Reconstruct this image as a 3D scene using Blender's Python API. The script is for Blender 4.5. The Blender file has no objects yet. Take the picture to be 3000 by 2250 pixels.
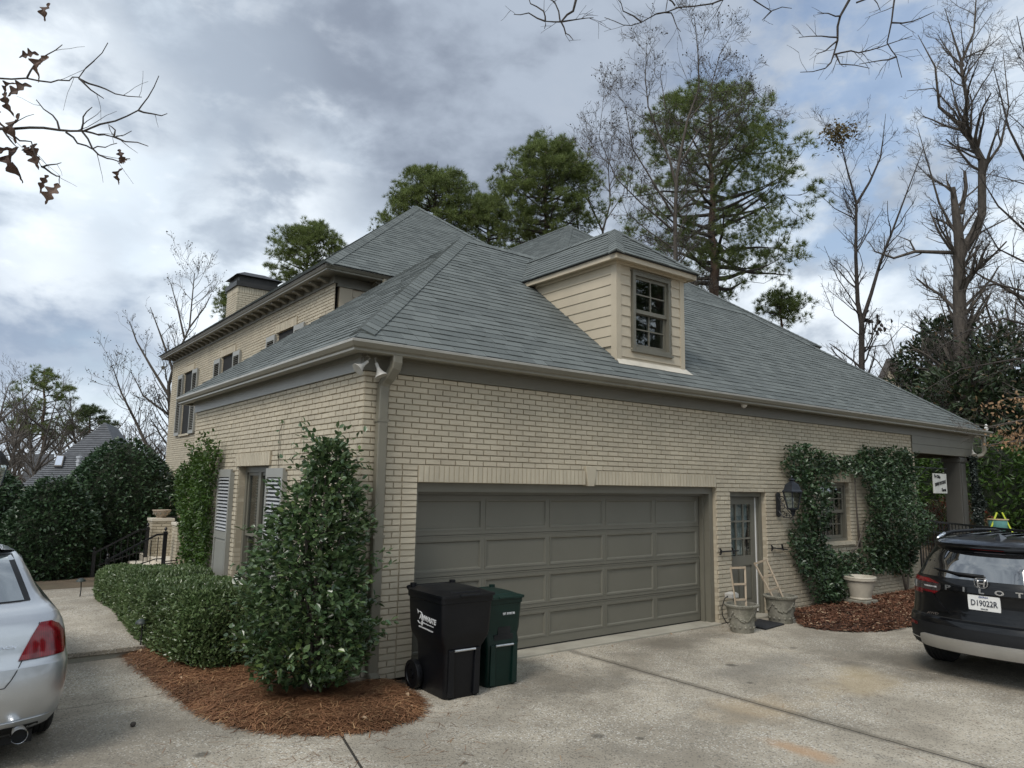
import bpy, bmesh, math, random
import numpy as np
from mathutils import Vector, Matrix
random.seed(7); rng = np.random.default_rng(11)
sc = bpy.context.scene
col = sc.collection
# ------------------------------------------------------------------ camera
RM = np.array([[0.7902, 0.0972, 0.6051], [-0.6127, 0.1000, 0.7840], [0.0157, -0.9902, 0.1386]])   # rows: world X, Y, Z seen in camera axes (right, down, forward)
for i in range(3): RM[i] /= np.linalg.norm(RM[i])
CAM = np.array([-3.4964, -7.1781, 2.0881]); FPX = 2112.15; CX, CY = 1500.0, 1125.0
cd = bpy.data.cameras.new('camera'); cam = bpy.data.objects.new('camera', cd); col.objects.link(cam)
m4 = Matrix.Identity(4)
for r in range(3):
    m4[r][0] = RM[r][0]; m4[r][1] = -RM[r][1]; m4[r][2] = -RM[r][2]; m4[r][3] = CAM[r]
cam.matrix_world = m4
cd.sensor_width = 36; cd.lens = FPX / 3000 * 36; cd.clip_start = .05; cd.clip_end = 2000
sc.camera = cam
# ------------------------------------------------------------------ sky and sun
SUN_EL, SUN_AZ = math.radians(48), math.radians(247)          # azimuth clockwise from +Y
sdir = Vector((math.sin(SUN_AZ) * math.cos(SUN_EL), math.cos(SUN_AZ) * math.cos(SUN_EL), math.sin(SUN_EL)))
sl = bpy.data.lights.new('sun', 'SUN'); sl.energy = 1.5; sl.angle = math.radians(20); sl.color = (1, .95, .88)
so = bpy.data.objects.new('sun', sl); col.objects.link(so); so.rotation_euler = sdir.to_track_quat('Z', 'Y').to_euler()
so.location = (-20, -10, 30)
wd = bpy.data.worlds.new('World'); sc.world = wd; wd.use_nodes = True
def ray_dir(u, v):
    d = RM @ np.array([(u - CX) / FPX, (v - CY) / FPX, 1.0]); return d / np.linalg.norm(d)
def build_sky():
    nt = wd.node_tree; N = nt.nodes; L = nt.links; N.clear()
    def nd(t, **k):
        n = N.new(t)
        for a, b in k.items(): setattr(n, a, b)
        return n
    def mth(op, a, b=None, c=None, clamp=False):
        n = nd('ShaderNodeMath', operation=op, use_clamp=clamp)
        for i, x in enumerate((a, b, c)):
            if x is None: continue
            if isinstance(x, (int, float)): n.inputs[i].default_value = x
            else: L.new(x, n.inputs[i])
        return n.outputs[0]
    def mixc(f, a, b):
        n = nd('ShaderNodeMix', data_type='RGBA')
        for i, x in ((0, f), (6, a), (7, b)):
            if isinstance(x, (tuple, float, int)): n.inputs[i].default_value = x if not isinstance(x, tuple) else (*x, 1)
            else: L.new(x, n.inputs[i])
        return n.outputs[2]
    out = nd('ShaderNodeOutputWorld'); bg = nd('ShaderNodeBackground'); bg.inputs[1].default_value = 1.0
    L.new(bg.outputs[0], out.inputs[0])
    tc = nd('ShaderNodeTexCoord'); D = tc.outputs['Generated']
    sky = nd('ShaderNodeTexSky', sky_type='NISHITA'); sky.sun_disc = False
    sky.sun_elevation = SUN_EL; sky.sun_rotation = SUN_AZ; sky.air_density = 1.2; sky.dust_density = 1.5
    s2 = nd('ShaderNodeVectorMath', operation='SCALE'); L.new(sky.outputs[0], s2.inputs[0]); s2.inputs[3].default_value = .15
    blue = s2.outputs[0]
    sx = nd('ShaderNodeSeparateXYZ'); L.new(D, sx.inputs[0])
    # cloud deck: lumps in direction space, flattened a little towards the horizon
    mp = nd('ShaderNodeMapping'); mp.inputs['Scale'].default_value = (1.0, 1.0, 1.75); mp.inputs['Location'].default_value = (3.1, 7.7, 1.3); L.new(D, mp.inputs[0]); CV = mp.outputs[0]
    def noise(scale, detail, rough, dist=0.0):
        n = nd('ShaderNodeTexNoise'); n.inputs['Scale'].default_value = scale; n.inputs['Detail'].default_value = detail
        n.inputs['Roughness'].default_value = rough; n.inputs['Distortion'].default_value = dist; L.new(CV, n.inputs['Vector']); return n.outputs[0]
    def rng_(x, a, b, c=0.0, d=1.0):
        n = nd('ShaderNodeMapRange', interpolation_type='SMOOTHSTEP'); L.new(x, n.inputs[0])
        for i, v in enumerate((a, b, c, d)): n.inputs[i + 1].default_value = v
        return n.outputs[0]
    n_big = noise(2.4, 5, .5, .1); n_mid = noise(6.0, 8, .55, .15); n_fine = noise(14, 7, .55, .2)
    def blob(u, v, r0, r1, wob=.22):
        d = ray_dir(u, v)
        dt = nd('ShaderNodeVectorMath', operation='DISTANCE'); L.new(D, dt.inputs[0]); dt.inputs[1].default_value = d
        w = mth('MULTIPLY', mth('SUBTRACT', n_mid, .5), wob)
        return rng_(mth('ADD', dt.outputs['Value'], w), r1, r0)
    def mx(*a):
        o = a[0]
        for b in a[1:]: o = mth('MAXIMUM', o, b)
        return o
    tex = mth('ADD', mth('MULTIPLY', n_big, .42), mth('ADD', mth('MULTIPLY', n_mid, .38), mth('MULTIPLY', n_fine, .20)))
    c = mixc(rng_(tex, .40, .56), (.38, .445, .53), (.66, .745, .825))
    c = mixc(mth('MULTIPLY', rng_(n_fine, .50, .68), rng_(n_mid, .44, .6)), c, (.80, .86, .91))
    # the darker grey deck overhead with its ragged edge
    dk = mx(blob(1300, 130, .12, .30), blob(1560, 330, .10, .30), blob(1800, 180, .10, .30), blob(2080, 250, .02, .22), blob(1180, 420, .02, .18), blob(1750, -700, .3, .85, .3))
    dcol = mixc(rng_(tex, .42, .57), (.20, .235, .30), (.32, .37, .45))
    c = mixc(mth('MULTIPLY', dk, .92), c, dcol)
    md = mx(blob(560, 200, .02, .20, .3), blob(640, 470, .0, .11, .3), blob(300, 700, .0, .12, .3), blob(1000, 640, 0, .10, .3))
    c = mixc(mth('MULTIPLY', md, .55), c, (.37, .43, .51))
    # slate strata low on the left
    low = mx(blob(60, 980, .03, .15, .2), blob(260, 1000, .02, .12, .2), blob(430, 1040, .0, .10, .2), blob(-200, 1020, .05, .2, .2))
    c = mixc(mth('MULTIPLY', low, .75), c, (.235, .30, .41))
    # gaps where the clear sky shows through
    gap = mx(blob(2560, 200, .06, .28, .35), mth('MULTIPLY', blob(2400, 430, .03, .20, .35), .85), mth('MULTIPLY', blob(330, 1130, 0, .10, .25), .5), mth('MULTIPLY', blob(2720, 560, .02, .16, .3), .6))
    gap = mth('MULTIPLY', gap, rng_(n_fine, .66, .40))
    c = mixc(mth('MULTIPLY', gap, .58), c, blue)
    br = mx(blob(100, 300, .03, .20, .3), blob(820, 620, .0, .14, .3), blob(760, 930, .02, .22, .3), blob(120, 800, .0, .14, .3), blob(2350, 960, .03, .22, .35))
    c = mixc(mth('MULTIPLY', mth('MULTIPLY', br, .8), rng_(n_mid, .36, .58)), c, (.82, .875, .92))
    # brightening haze at the horizon, ground bounce below it
    hz = rng_(sx.outputs[2], .16, .0)
    c = mixc(mth('MULTIPLY', hz, .35), c, (.66, .72, .79))
    c = mixc(rng_(sx.outputs[2], .0, -.04), c, (.12, .115, .10))
    L.new(c, bg.inputs[0])
build_sky()
sc.view_settings.view_transform = 'Standard'; sc.view_settings.look = 'None'; sc.view_settings.gamma = 1
sc.view_settings.use_curve_mapping = False; sc.view_settings.exposure = 0.40
sc.render.engine = 'CYCLES'; cy_ = sc.cycles; cy_.max_bounces = 6; cy_.diffuse_bounces = 3; cy_.glossy_bounces = 3; cy_.transmission_bounces = 4; cy_.transparent_max_bounces = 12; cy_.use_adaptive_sampling = True; cy_.adaptive_threshold = .015; cy_.use_denoising = True; cy_.caustics_reflective = False; cy_.caustics_refractive = False
# ------------------------------------------------------------------ helpers
def ray(u, v): return RM @ np.array([(u - CX) / FPX, (v - CY) / FPX, 1.0])
def at(u, v, d): return CAM + ray(u, v) * d                       # photo pixel (3000 wide) at forward depth d metres
def on_y(u, v, y): r = ray(u, v); return CAM + r * ((y - CAM[1]) / r[1])
def on_x(u, v, x): r = ray(u, v); return CAM + r * ((x - CAM[0]) / r[0])
def on_z(u, v, z): r = ray(u, v); return CAM + r * ((z - CAM[2]) / r[2])
def link(o, parent=None):
    col.objects.link(o)
    if parent is not None: o.parent = parent
    return o
def tag(o, label=None, cat=None, group=None, kind=None):
    if label: o['label'] = label
    if cat: o['category'] = cat
    if group: o['group'] = group
    if kind: o['kind'] = kind
    return o
def thing(name, label, cat, loc=(0, 0, 0), rz=0, group=None):
    o = bpy.data.objects.new(name, None); o.empty_display_size = .2
    o.location = loc; o.rotation_euler = (0, 0, rz); link(o); return tag(o, label, cat, group)
class MB:
    """collects quads/tris (several materials) into one mesh"""
    def __init__(s): s.v = []; s.f = []; s.m = []
    def add(s, vs, fs, mi=0):
        b = len(s.v); s.v.extend([tuple(map(float, p)) for p in vs]); s.f.extend([tuple(i + b for i in f) for f in fs]); s.m.extend([mi] * len(fs)); return s
    def box(s, x0, x1, y0, y1, z0, z1, mi=0):
        v = [(x, y, z) for z in (z0, z1) for y in (y0, y1) for x in (x0, x1)]
        return s.add(v, [(0, 2, 3, 1), (4, 5, 7, 6), (0, 1, 5, 4), (2, 6, 7, 3), (0, 4, 6, 2), (1, 3, 7, 5)], mi)
    def obox(s, c, ax, ay, az, mi=0):
        """box from centre and three half vectors"""
        c, ax, ay, az = map(np.array, (c, ax, ay, az))
        v = [c + i * ax + j * ay + k * az for k in (-1, 1) for j in (-1, 1) for i in (-1, 1)]
        return s.add(v, [(0, 2, 3, 1), (4, 5, 7, 6), (0, 1, 5, 4), (2, 6, 7, 3), (0, 4, 6, 2), (1, 3, 7, 5)], mi)
    def bar(s, a, b, w, h=None, up=(0, 0, 1), mi=0):
        a, b = np.array(a, float), np.array(b, float); d = b - a; l = np.linalg.norm(d); d /= l
        u = np.cross(d, up); n = np.linalg.norm(u)
        u = np.cross(d, (1, 0, 0)) if n < 1e-4 else u; u /= np.linalg.norm(u); q = np.cross(u, d)
        h = w if h is None else h
        return s.obox((a + b) / 2, d * l / 2, u * w / 2, q * h / 2, mi)
    def tube(s, path, rad, n=8, cap=True, mi=0):
        P = np.array(path, float); k = len(P); r = np.full(k, rad, float) if np.isscalar(rad) else np.array(rad, float)
        T = np.gradient(P, axis=0); T /= np.maximum(np.linalg.norm(T, axis=1, keepdims=True), 1e-9)
        ref = np.array([0, 0, 1.]) if abs(T[0][2]) < .9 else np.array([1., 0, 0])
        vs = []
        u = np.cross(T[0], ref); u /= np.linalg.norm(u)
        for i in range(k):
            u = u - T[i] * (u @ T[i]); u /= max(np.linalg.norm(u), 1e-9); w = np.cross(T[i], u)
            for j in range(n):
                a = 2 * math.pi * j / n; vs.append(P[i] + r[i] * (math.cos(a) * u + math.sin(a) * w))
        fs = [(i * n + j, i * n + (j + 1) % n, (i + 1) * n + (j + 1) % n, (i + 1) * n + j) for i in range(k - 1) for j in range(n)]
        if cap: fs += [tuple(range(n))[::-1], tuple((k - 1) * n + j for j in range(n))]
        return s.add(vs, fs, mi)
    def lathe(s, prof, n=20, c=(0, 0, 0), mi=0, sx=1, sy=1):
        vs = [(c[0] + r * sx * math.cos(2 * math.pi * j / n), c[1] + r * sy * math.sin(2 * math.pi * j / n), c[2] + z) for r, z in prof for j in range(n)]
        fs = [(i * n + j, i * n + (j + 1) % n, (i + 1) * n + (j + 1) % n, (i + 1) * n + j) for i in range(len(prof) - 1) for j in range(n)]
        return s.add(vs, fs, mi)
    def loft(s, loops, mi=0, cap=True, closed=True):
        n = len(loops[0]); vs = [p for l in loops for p in l]; e = n if closed else n - 1
        fs = [(i * n + j, i * n + (j + 1) % n, (i + 1) * n + (j + 1) % n, (i + 1) * n + j) for i in range(len(loops) - 1) for j in range(e)]
        if cap and closed: fs += [tuple(range(n))[::-1], tuple((len(loops) - 1) * n + j for j in range(n))]
        return s.add(vs, fs, mi)
    def prism(s, pts, d, mi=0):
        """planar polygon pts extruded by vector d"""
        n = len(pts); P = [np.array(p, float) for p in pts]; d = np.array(d, float)
        return s.add(P + [p + d for p in P], [tuple(range(n))[::-1], tuple(range(n, 2 * n))] + [(i, (i + 1) % n, (i + 1) % n + n, i + n) for i in range(n)], mi)
    def build(s, name, mats, parent=None, smooth=False, kind=None, bevel=0, angle=None):
        me = bpy.data.meshes.new(name); me.from_pydata(s.v, [], s.f)
        mats = mats if isinstance(mats, (list, tuple)) else [mats]
        for m in mats: me.materials.append(m)
        if len(mats) > 1: me.polygons.foreach_set('material_index', s.m)
        bm = bmesh.new(); bm.from_mesh(me); bmesh.ops.recalc_face_normals(bm, faces=bm.faces); bm.to_mesh(me); bm.free()
        o = bpy.data.objects.new(name, me); link(o, parent)
        if kind: o['kind'] = kind
        if smooth:
            me.polygons.foreach_set('use_smooth', [True] * len(me.polygons))
            if angle: me.set_sharp_from_angle(angle=math.radians(angle))
        if bevel:
            b = o.modifiers.new('bevel', 'BEVEL'); b.width = bevel; b.segments = 2; b.limit_method = 'ANGLE'; b.angle_limit = math.radians(40)
        return o
def fast_mesh(name, V, F, mats, fm=None, smooth=False):
    """numpy arrays -> mesh; F is (m,3) or (m,4)"""
    V = np.asarray(V, np.float32).reshape(-1, 3); F = np.asarray(F, np.int32); k = F.shape[1]
    me = bpy.data.meshes.new(name); me.vertices.add(len(V)); me.vertices.foreach_set('co', V.ravel())
    me.loops.add(F.size); me.loops.foreach_set('vertex_index', F.ravel()); me.polygons.add(len(F))
    me.polygons.foreach_set('loop_start', np.arange(0, F.size, k, dtype=np.int32))
    mats = mats if isinstance(mats, (list, tuple)) else [mats]
    for m in mats: me.materials.append(m)
    if fm is not None: me.polygons.foreach_set('material_index', np.asarray(fm, np.int32))
    me.polygons.foreach_set('use_smooth', np.full(len(F), bool(smooth)))
    me.update(calc_edges=True); me.validate()
    return me
def fast_obj(name, V, F, mats, parent=None, kind=None, fm=None, smooth=False):
    o = bpy.data.objects.new(name, fast_mesh(name, V, F, mats, fm, smooth)); link(o, parent)
    if kind: o['kind'] = kind
    return o
def inst(src_mesh, name, parent, mat4):
    o = bpy.data.objects.new(name, src_mesh); link(o, parent); o.matrix_local = mat4; return o
def text_mesh(s, size, font_shear=0, extrude=.002, bold=0, align='CENTER', spacing=1.0):
    cu = bpy.data.curves.new('lettering', 'FONT'); cu.body = s; cu.size = size; cu.extrude = extrude; cu.align_x = align; cu.align_y = 'CENTER'
    cu.offset = bold; cu.shear = font_shear; cu.space_character = spacing; cu.resolution_u = 3
    o = bpy.data.objects.new('lettering', cu); col.objects.link(o)
    dg = bpy.context.evaluated_depsgraph_get(); me = bpy.data.meshes.new_from_object(o.evaluated_get(dg))
    bpy.data.objects.remove(o); bpy.data.curves.remove(cu); return me
def text_obj(s, size, origin, xdir, zdir, mat, parent, name='lettering', sx=1.0, **k):
    """text in the plane spanned by xdir (reading direction) and zdir (up)"""
    me = text_mesh(s, size, **k); me.materials.clear(); me.materials.append(mat)
    x = Vector(xdir).normalized(); z = Vector(zdir).normalized(); n = x.cross(z)
    M = Matrix((x * sx, z, n)).transposed().to_4x4(); M.translation = Vector(origin)
    me.transform(M); o = bpy.data.objects.new(name, me); link(o, parent); return o
# ------------------------------------------------------------------ materials
def newmat(name):
    m = bpy.data.materials.new(name); m.use_nodes = True; nt = m.node_tree; b = nt.nodes['Principled BSDF']; return m, nt, b
class NB:
    def __init__(s, nt): s.nt = nt; s.N = nt.nodes; s.L = nt.links
    def pos(s): return s.N.new('ShaderNodeNewGeometry').outputs['Position']
    def island(s):
        g = s.N.new('ShaderNodeNewGeometry').outputs['Random Per Island']; o = s.N.new('ShaderNodeObjectInfo').outputs['Random']
        a = s.math('ADD', g, o); return s.math('FRACT', a)
    def math(s, op, a, b=None, clamp=False):
        n = s.N.new('ShaderNodeMath'); n.operation = op; n.use_clamp = clamp
        for i, x in enumerate((a, b)):
            if x is None: continue
            if isinstance(x, (int, float)): n.inputs[i].default_value = x
            else: s.L.new(x, n.inputs[i])
        return n.outputs[0]
    def noise(s, scale, detail=4, rough=.55, vec=None, dist=0, stretch=None):
        n = s.N.new('ShaderNodeTexNoise'); n.inputs['Scale'].default_value = scale; n.inputs['Detail'].default_value = detail
        n.inputs['Roughness'].default_value = rough; n.inputs['Distortion'].default_value = dist
        v = s.pos() if vec is None else vec
        if stretch:
            mp = s.N.new('ShaderNodeMapping'); mp.inputs['Scale'].default_value = stretch; s.L.new(v, mp.inputs[0]); v = mp.outputs[0]
        s.L.new(v, n.inputs['Vector']); return n.outputs[0]
    def ramp(s, x, a, b, c=0., d=1.):
        n = s.N.new('ShaderNodeMapRange'); n.interpolation_type = 'SMOOTHSTEP'; s.L.new(x, n.inputs[0])
        for i, v in enumerate((a, b, c, d)): n.inputs[i + 1].default_value = v
        return n.outputs[0]
    def mix(s, f, a, b, mode='MIX'):
        n = s.N.new('ShaderNodeMix'); n.data_type = 'RGBA'; n.blend_type = mode
        for i, x in ((0, f), (6, a), (7, b)):
            if isinstance(x, (tuple, list)): n.inputs[i].default_value = (*x[:3], 1)
            elif isinstance(x, (float, int)): n.inputs[i].default_value = x
            else: s.L.new(x, n.inputs[i])
        return n.outputs[2]
    def bump(s, h, strength, dist, bsdf):
        n = s.N.new('ShaderNodeBump'); n.inputs['Strength'].default_value = strength; n.inputs['Distance'].default_value = dist
        s.L.new(h, n.inputs['Height']); s.L.new(n.outputs[0], bsdf.inputs['Normal']); return n
def sc3(c, k): return tuple(x * k for x in c)
def pmat(name, c, rough=.6, var=.12, scale=3, fine=0, isl=0, bump=0, bscale=60, bdist=.004, metal=0, spec=.5, dirt=0, dirtc=(.1, .09, .07), dscale=1.3, coat=0, stretch=None, trans=0):
    m, nt, b = newmat(name); q = NB(nt)
    n = q.ramp(q.noise(scale, 6, .6, stretch=stretch), .3, .7)
    cc = q.mix(n, sc3(c, 1 - var), sc3(c, 1 + var))
    if fine: cc = q.mix(q.math('MULTIPLY', q.ramp(q.noise(bscale, 3, .7), .35, .65), fine), cc, sc3(c, .6))
    if isl:
        k = q.math('ADD', q.math('MULTIPLY', q.island(), 2 * isl), 1 - isl)
        hv = q.N.new('ShaderNodeHueSaturation'); q.L.new(k, hv.inputs['Value']); q.L.new(cc, hv.inputs['Color']); cc = hv.outputs[0]
    if dirt: cc = q.mix(q.math('MULTIPLY', q.ramp(q.noise(dscale, 8, .65), .48, .72), dirt), cc, dirtc)
    q.L.new(cc, b.inputs['Base Color']); b.inputs['Roughness'].default_value = rough; b.inputs['Metallic'].default_value = metal
    b.inputs['Specular IOR Level'].default_value = spec
    if coat: b.inputs['Coat Weight'].default_value = coat; b.inputs['Coat Roughness'].default_value = .04
    if bump: q.bump(q.noise(bscale, 4, .6), bump, bdist, b)
    return m
def leafmat(name, c1, c2, rough=.35, trans=.25, spec=.5, c3=None, p3=.04):
    m, nt, b = newmat(name); q = NB(nt); i = q.island()
    cc = q.mix(i, c1, c2)
    if c3: cc = q.mix(q.math('GREATER_THAN', q.math('FRACT', q.math('MULTIPLY', i, 17.3)), 1 - p3), cc, c3)
    n = q.noise(1.7, 3, .5); hv = q.N.new('ShaderNodeHueSaturation'); q.L.new(q.ramp(n, .3, .7, .75, 1.25), hv.inputs['Value']); q.L.new(cc, hv.inputs['Color']); cc = hv.outputs[0]
    q.L.new(cc, b.inputs['Base Color']); b.inputs['Roughness'].default_value = rough; b.inputs['Specular IOR Level'].default_value = spec
    if trans:
        t = nt.nodes.new('ShaderNodeBsdfTranslucent'); nt.links.new(cc, t.inputs[0]); mx = nt.nodes.new('ShaderNodeMixShader'); mx.inputs[0].default_value = trans
        nt.links.new(b.outputs[0], mx.inputs[1]); nt.links.new(t.outputs[0], mx.inputs[2]); nt.links.new(mx.outputs[0], nt.nodes['Material Output'].inputs[0])
    return m
def glassmat(name, tint=(.75, .8, .8), k=.92, rough=.01):
    """thin pane: see-through with Fresnel reflection"""
    m, nt, b = newmat(name); N = nt.nodes; L = nt.links; N.remove(b)
    tr = N.new('ShaderNodeBsdfTransparent'); tr.inputs[0].default_value = (*tint, 1); gl = N.new('ShaderNodeBsdfGlossy'); gl.inputs['Roughness'].default_value = rough
    lw = N.new('ShaderNodeLayerWeight'); lw.inputs[0].default_value = .5; pw = N.new('ShaderNodeMath'); pw.operation = 'POWER'; L.new(lw.outputs['Facing'], pw.inputs[0]); pw.inputs[1].default_value = 3.0
    fr = N.new('ShaderNodeMath'); fr.operation = 'MULTIPLY_ADD'; L.new(pw.outputs[0], fr.inputs[0]); fr.inputs[1].default_value = .75; fr.inputs[2].default_value = .10; mx = N.new('ShaderNodeMixShader')
    L.new(fr.outputs[0], mx.inputs[0]); L.new(tr.outputs[0], mx.inputs[1]); L.new(gl.outputs[0], mx.inputs[2]); L.new(mx.outputs[0], N['Material Output'].inputs[0]); return m
MT = {}
BR = (.500, .440, .332)
MT['brick'] = pmat('painted_brick', BR, .75, .07, 1.6, isl=.07, bump=.5, bscale=55, bdist=.004, dirt=.25, dirtc=(.40, .33, .25), dscale=1.1)
MT['mortar'] = pmat('painted_mortar', (.42, .36, .265), .85, .1, 2, bump=.4, bscale=80, bdist=.003)
MT['trim'] = pmat('grey_trim_paint', (.165, .155, .122), .42, .06, 1.5, dirt=.15, dirtc=(.13, .12, .10))
MT['door'] = pmat('grey_door_paint', (.158, .150, .120), .4, .05, 1.2, dirt=.12, dirtc=(.13, .125, .105), bump=.08, bscale=220, bdist=.001)
MT['gutter'] = pmat('grey_gutter_paint', (.185, .17, .13), .34, .07, 1.8, spec=.6, dirt=.2, dirtc=(.14, .13, .11))
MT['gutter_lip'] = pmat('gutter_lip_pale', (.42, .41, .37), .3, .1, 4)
MT['cream'] = pmat('cream_siding_paint', (.50, .43, .32), .5, .05, 1.5, dirt=.12, dirtc=(.42, .37, .28))
MT['shutter'] = pmat('grey_shutter_paint', (.285, .28, .25), .4, .05, 2)
MT['slat'] = pmat('glossy_skylit_slat', (.60, .61, .62), .2, .05, 2, spec=.8)  # shutter paint made paler: sky glare on the slats put into the colour
MT['black'] = pmat('black_iron', (.012, .012, .013), .45, .1, 5)
MT['dark'] = pmat('dark_interior', (.012, .012, .012), .9, .1, 2)
MT['glass'] = glassmat('window_glass')
MT['white'] = pmat('white_paint', (.78, .77, .74), .5, .04, 3)
MT['blind'] = pmat('white_blind', (.62, .63, .64), .6, .05, 3)
MT['curtain'] = pmat('white_curtain', (.72, .72, .70), .8, .08, 4)
def shingle_mat():
    m, nt, b = newmat('grey_shingle'); q = NB(nt); i = q.island()
    a = q.mix(q.ramp(i, .0, 1.), (.098, .110, .106), (.150, .165, .158))
    a = q.mix(q.ramp(q.noise(.8, 5, .6), .35, .7, 0, .35), a, (.114, .127, .121))
    a = q.mix(q.math('MULTIPLY', q.ramp(q.noise(420, 2, .7), .45, .62), .45), a, (.24, .255, .25))
    q.L.new(a, b.inputs['Base Color']); b.inputs['Roughness'].default_value = .9; b.inputs['Specular IOR Level'].default_value = .25
    q.bump(q.noise(420, 2, .7), .5, .003, b); return m
MT['shingle'] = shingle_mat()
MT['felt'] = pmat('roof_deck_dark', (.03, .03, .032), .9, .1, 3)
def concrete_mat(name, base, stains=True):
    m, nt, b = newmat(name); q = NB(nt); p = q.pos()
    big = q.noise(.55, 8, .62); mid = q.noise(2.6, 7, .6)
    a = q.mix(q.ramp(big, .34, .66), sc3(base, .64), sc3(base, 1.2))
    a = q.mix(q.ramp(mid, .40, .72, 0, .5), a, sc3(base, .62))
    # exposed aggregate: pale and dark pebbles
    vo = q.N.new('ShaderNodeTexVoronoi'); vo.inputs['Scale'].default_value = 62; q.L.new(p, vo.inputs['Vector'])
    sp = q.N.new('ShaderNodeSeparateColor'); q.L.new(vo.outputs['Color'], sp.inputs[0])
    peb = q.ramp(vo.outputs['Distance'], .62, .38)
    zone = q.ramp(q.noise(1.1, 5, .6), .36, .60)
    a = q.mix(q.math('MULTIPLY', q.math('MULTIPLY', q.math('GREATER_THAN', sp.outputs[0], .66), peb), q.math('MULTIPLY', zone, .95)), a, (.68, .65, .58))
    a = q.mix(q.math('MULTIPLY', q.math('MULTIPLY', q.math('LESS_THAN', sp.outputs[1], .30), peb), .72), a, (.11, .10, .085))
    a = q.mix(q.math('MULTIPLY', q.ramp(q.noise(170, 3, .7), .42, .66), .35), a, sc3(base, .45))
    if stains:
        def blot(x, y, r, colr, amt, sx=1., sy=1., wob=.9):
            mp = q.N.new('ShaderNodeMapping'); mp.vector_type = 'POINT'; mp.inputs['Location'].default_value = (-x * sx, -y * sy, 0); mp.inputs['Scale'].default_value = (sx, sy, 0); q.L.new(p, mp.inputs[0])
            ln = q.N.new('ShaderNodeVectorMath'); ln.operation = 'LENGTH'; q.L.new(mp.outputs[0], ln.inputs[0])
            w = q.math('MULTIPLY', q.math('SUBTRACT', q.noise(1.7, 7, .65), .5), wob * r * 2)
            return q.math('MULTIPLY', q.ramp(q.math('ADD', ln.outputs['Value'], w), r, r * .25), amt)
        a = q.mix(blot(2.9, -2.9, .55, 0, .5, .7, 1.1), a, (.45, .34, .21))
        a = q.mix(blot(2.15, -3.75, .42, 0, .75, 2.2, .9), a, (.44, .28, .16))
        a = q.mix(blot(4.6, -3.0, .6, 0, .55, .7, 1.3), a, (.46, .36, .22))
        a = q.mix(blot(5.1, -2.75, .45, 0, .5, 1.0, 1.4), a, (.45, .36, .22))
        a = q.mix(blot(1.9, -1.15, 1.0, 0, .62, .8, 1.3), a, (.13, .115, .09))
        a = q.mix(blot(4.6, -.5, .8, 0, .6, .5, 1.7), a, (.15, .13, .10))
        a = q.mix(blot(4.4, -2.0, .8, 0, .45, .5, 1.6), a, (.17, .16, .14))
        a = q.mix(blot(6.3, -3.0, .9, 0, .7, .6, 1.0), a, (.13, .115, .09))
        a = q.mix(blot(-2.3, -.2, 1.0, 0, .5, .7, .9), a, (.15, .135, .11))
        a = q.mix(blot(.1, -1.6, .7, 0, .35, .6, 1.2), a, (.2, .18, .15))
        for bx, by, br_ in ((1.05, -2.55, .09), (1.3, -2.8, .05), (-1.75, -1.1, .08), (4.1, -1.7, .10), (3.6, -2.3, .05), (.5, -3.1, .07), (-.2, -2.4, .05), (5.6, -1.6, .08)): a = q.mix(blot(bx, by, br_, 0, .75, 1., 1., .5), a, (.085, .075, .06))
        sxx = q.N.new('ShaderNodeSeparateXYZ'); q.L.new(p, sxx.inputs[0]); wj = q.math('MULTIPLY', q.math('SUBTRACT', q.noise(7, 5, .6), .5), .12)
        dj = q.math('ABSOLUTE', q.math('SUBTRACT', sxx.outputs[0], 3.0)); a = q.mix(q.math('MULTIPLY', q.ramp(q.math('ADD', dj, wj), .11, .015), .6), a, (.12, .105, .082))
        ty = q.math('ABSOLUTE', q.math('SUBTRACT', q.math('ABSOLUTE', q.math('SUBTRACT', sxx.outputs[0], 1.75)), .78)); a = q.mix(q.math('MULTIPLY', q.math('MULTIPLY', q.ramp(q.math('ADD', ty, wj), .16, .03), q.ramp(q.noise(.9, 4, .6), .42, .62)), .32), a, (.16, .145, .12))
    q.L.new(a, b.inputs['Base Color']); b.inputs['Roughness'].default_value = .88; b.inputs['Specular IOR Level'].default_value = .3
    h = q.math('ADD', q.math('MULTIPLY', peb, .5), q.noise(90, 4, .7)); q.bump(h, .55, .006, b); return m
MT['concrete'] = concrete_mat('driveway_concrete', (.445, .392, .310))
MT['walk'] = concrete_mat('walkway_concrete', (.45, .395, .315), False)
MT['smoothconc'] = pmat('smooth_concrete', (.40, .37, .30), .85, .12, 2.2, fine=.3, bscale=120, bump=.3, dirt=.5, dirtc=(.22, .19, .15), dscale=2)
# ------------------------------------------------------------------ ground, driveway, walk
def struct(o): o['kind'] = 'structure'; return o
MT['litter'] = pmat('leaf_litter', (.115, .085, .055), .95, .35, 1.2, fine=.5, bscale=30, bump=.6, bdist=.02, dirt=.5, dirtc=(.07, .075, .035), dscale=.4)
g = MB(); NG = 40
ext = np.concatenate([[-700, -300, -120, -60], np.linspace(-40, 60, 30), [90, 160, 330, 700]])
eyt = np.concatenate([[-700, -300, -120, -60], np.linspace(-40, 70, 30), [100, 170, 330, 700]])
def gz(x, y):
    z = -.06
    if x > 14 and y > 1.5: z += min(1.5, .16 * (min(x, 30) - 14)) * min(1, (y - 1.5) / 6)      # bank rising on the right
    if x < -1 and y > 14: z -= min(3.5, .05 * (y - 14))                                          # land falling away on the left
    return z
for y in eyt:
    for x in ext: g.v.append((x, y, gz(x, y)))
nx = len(ext)
g.f = [(j * nx + i, j * nx + i + 1, (j + 1) * nx + i + 1, (j + 1) * nx + i) for j in range(len(eyt) - 1) for i in range(nx - 1)]; g.m = [0] * len(g.f)
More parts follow.
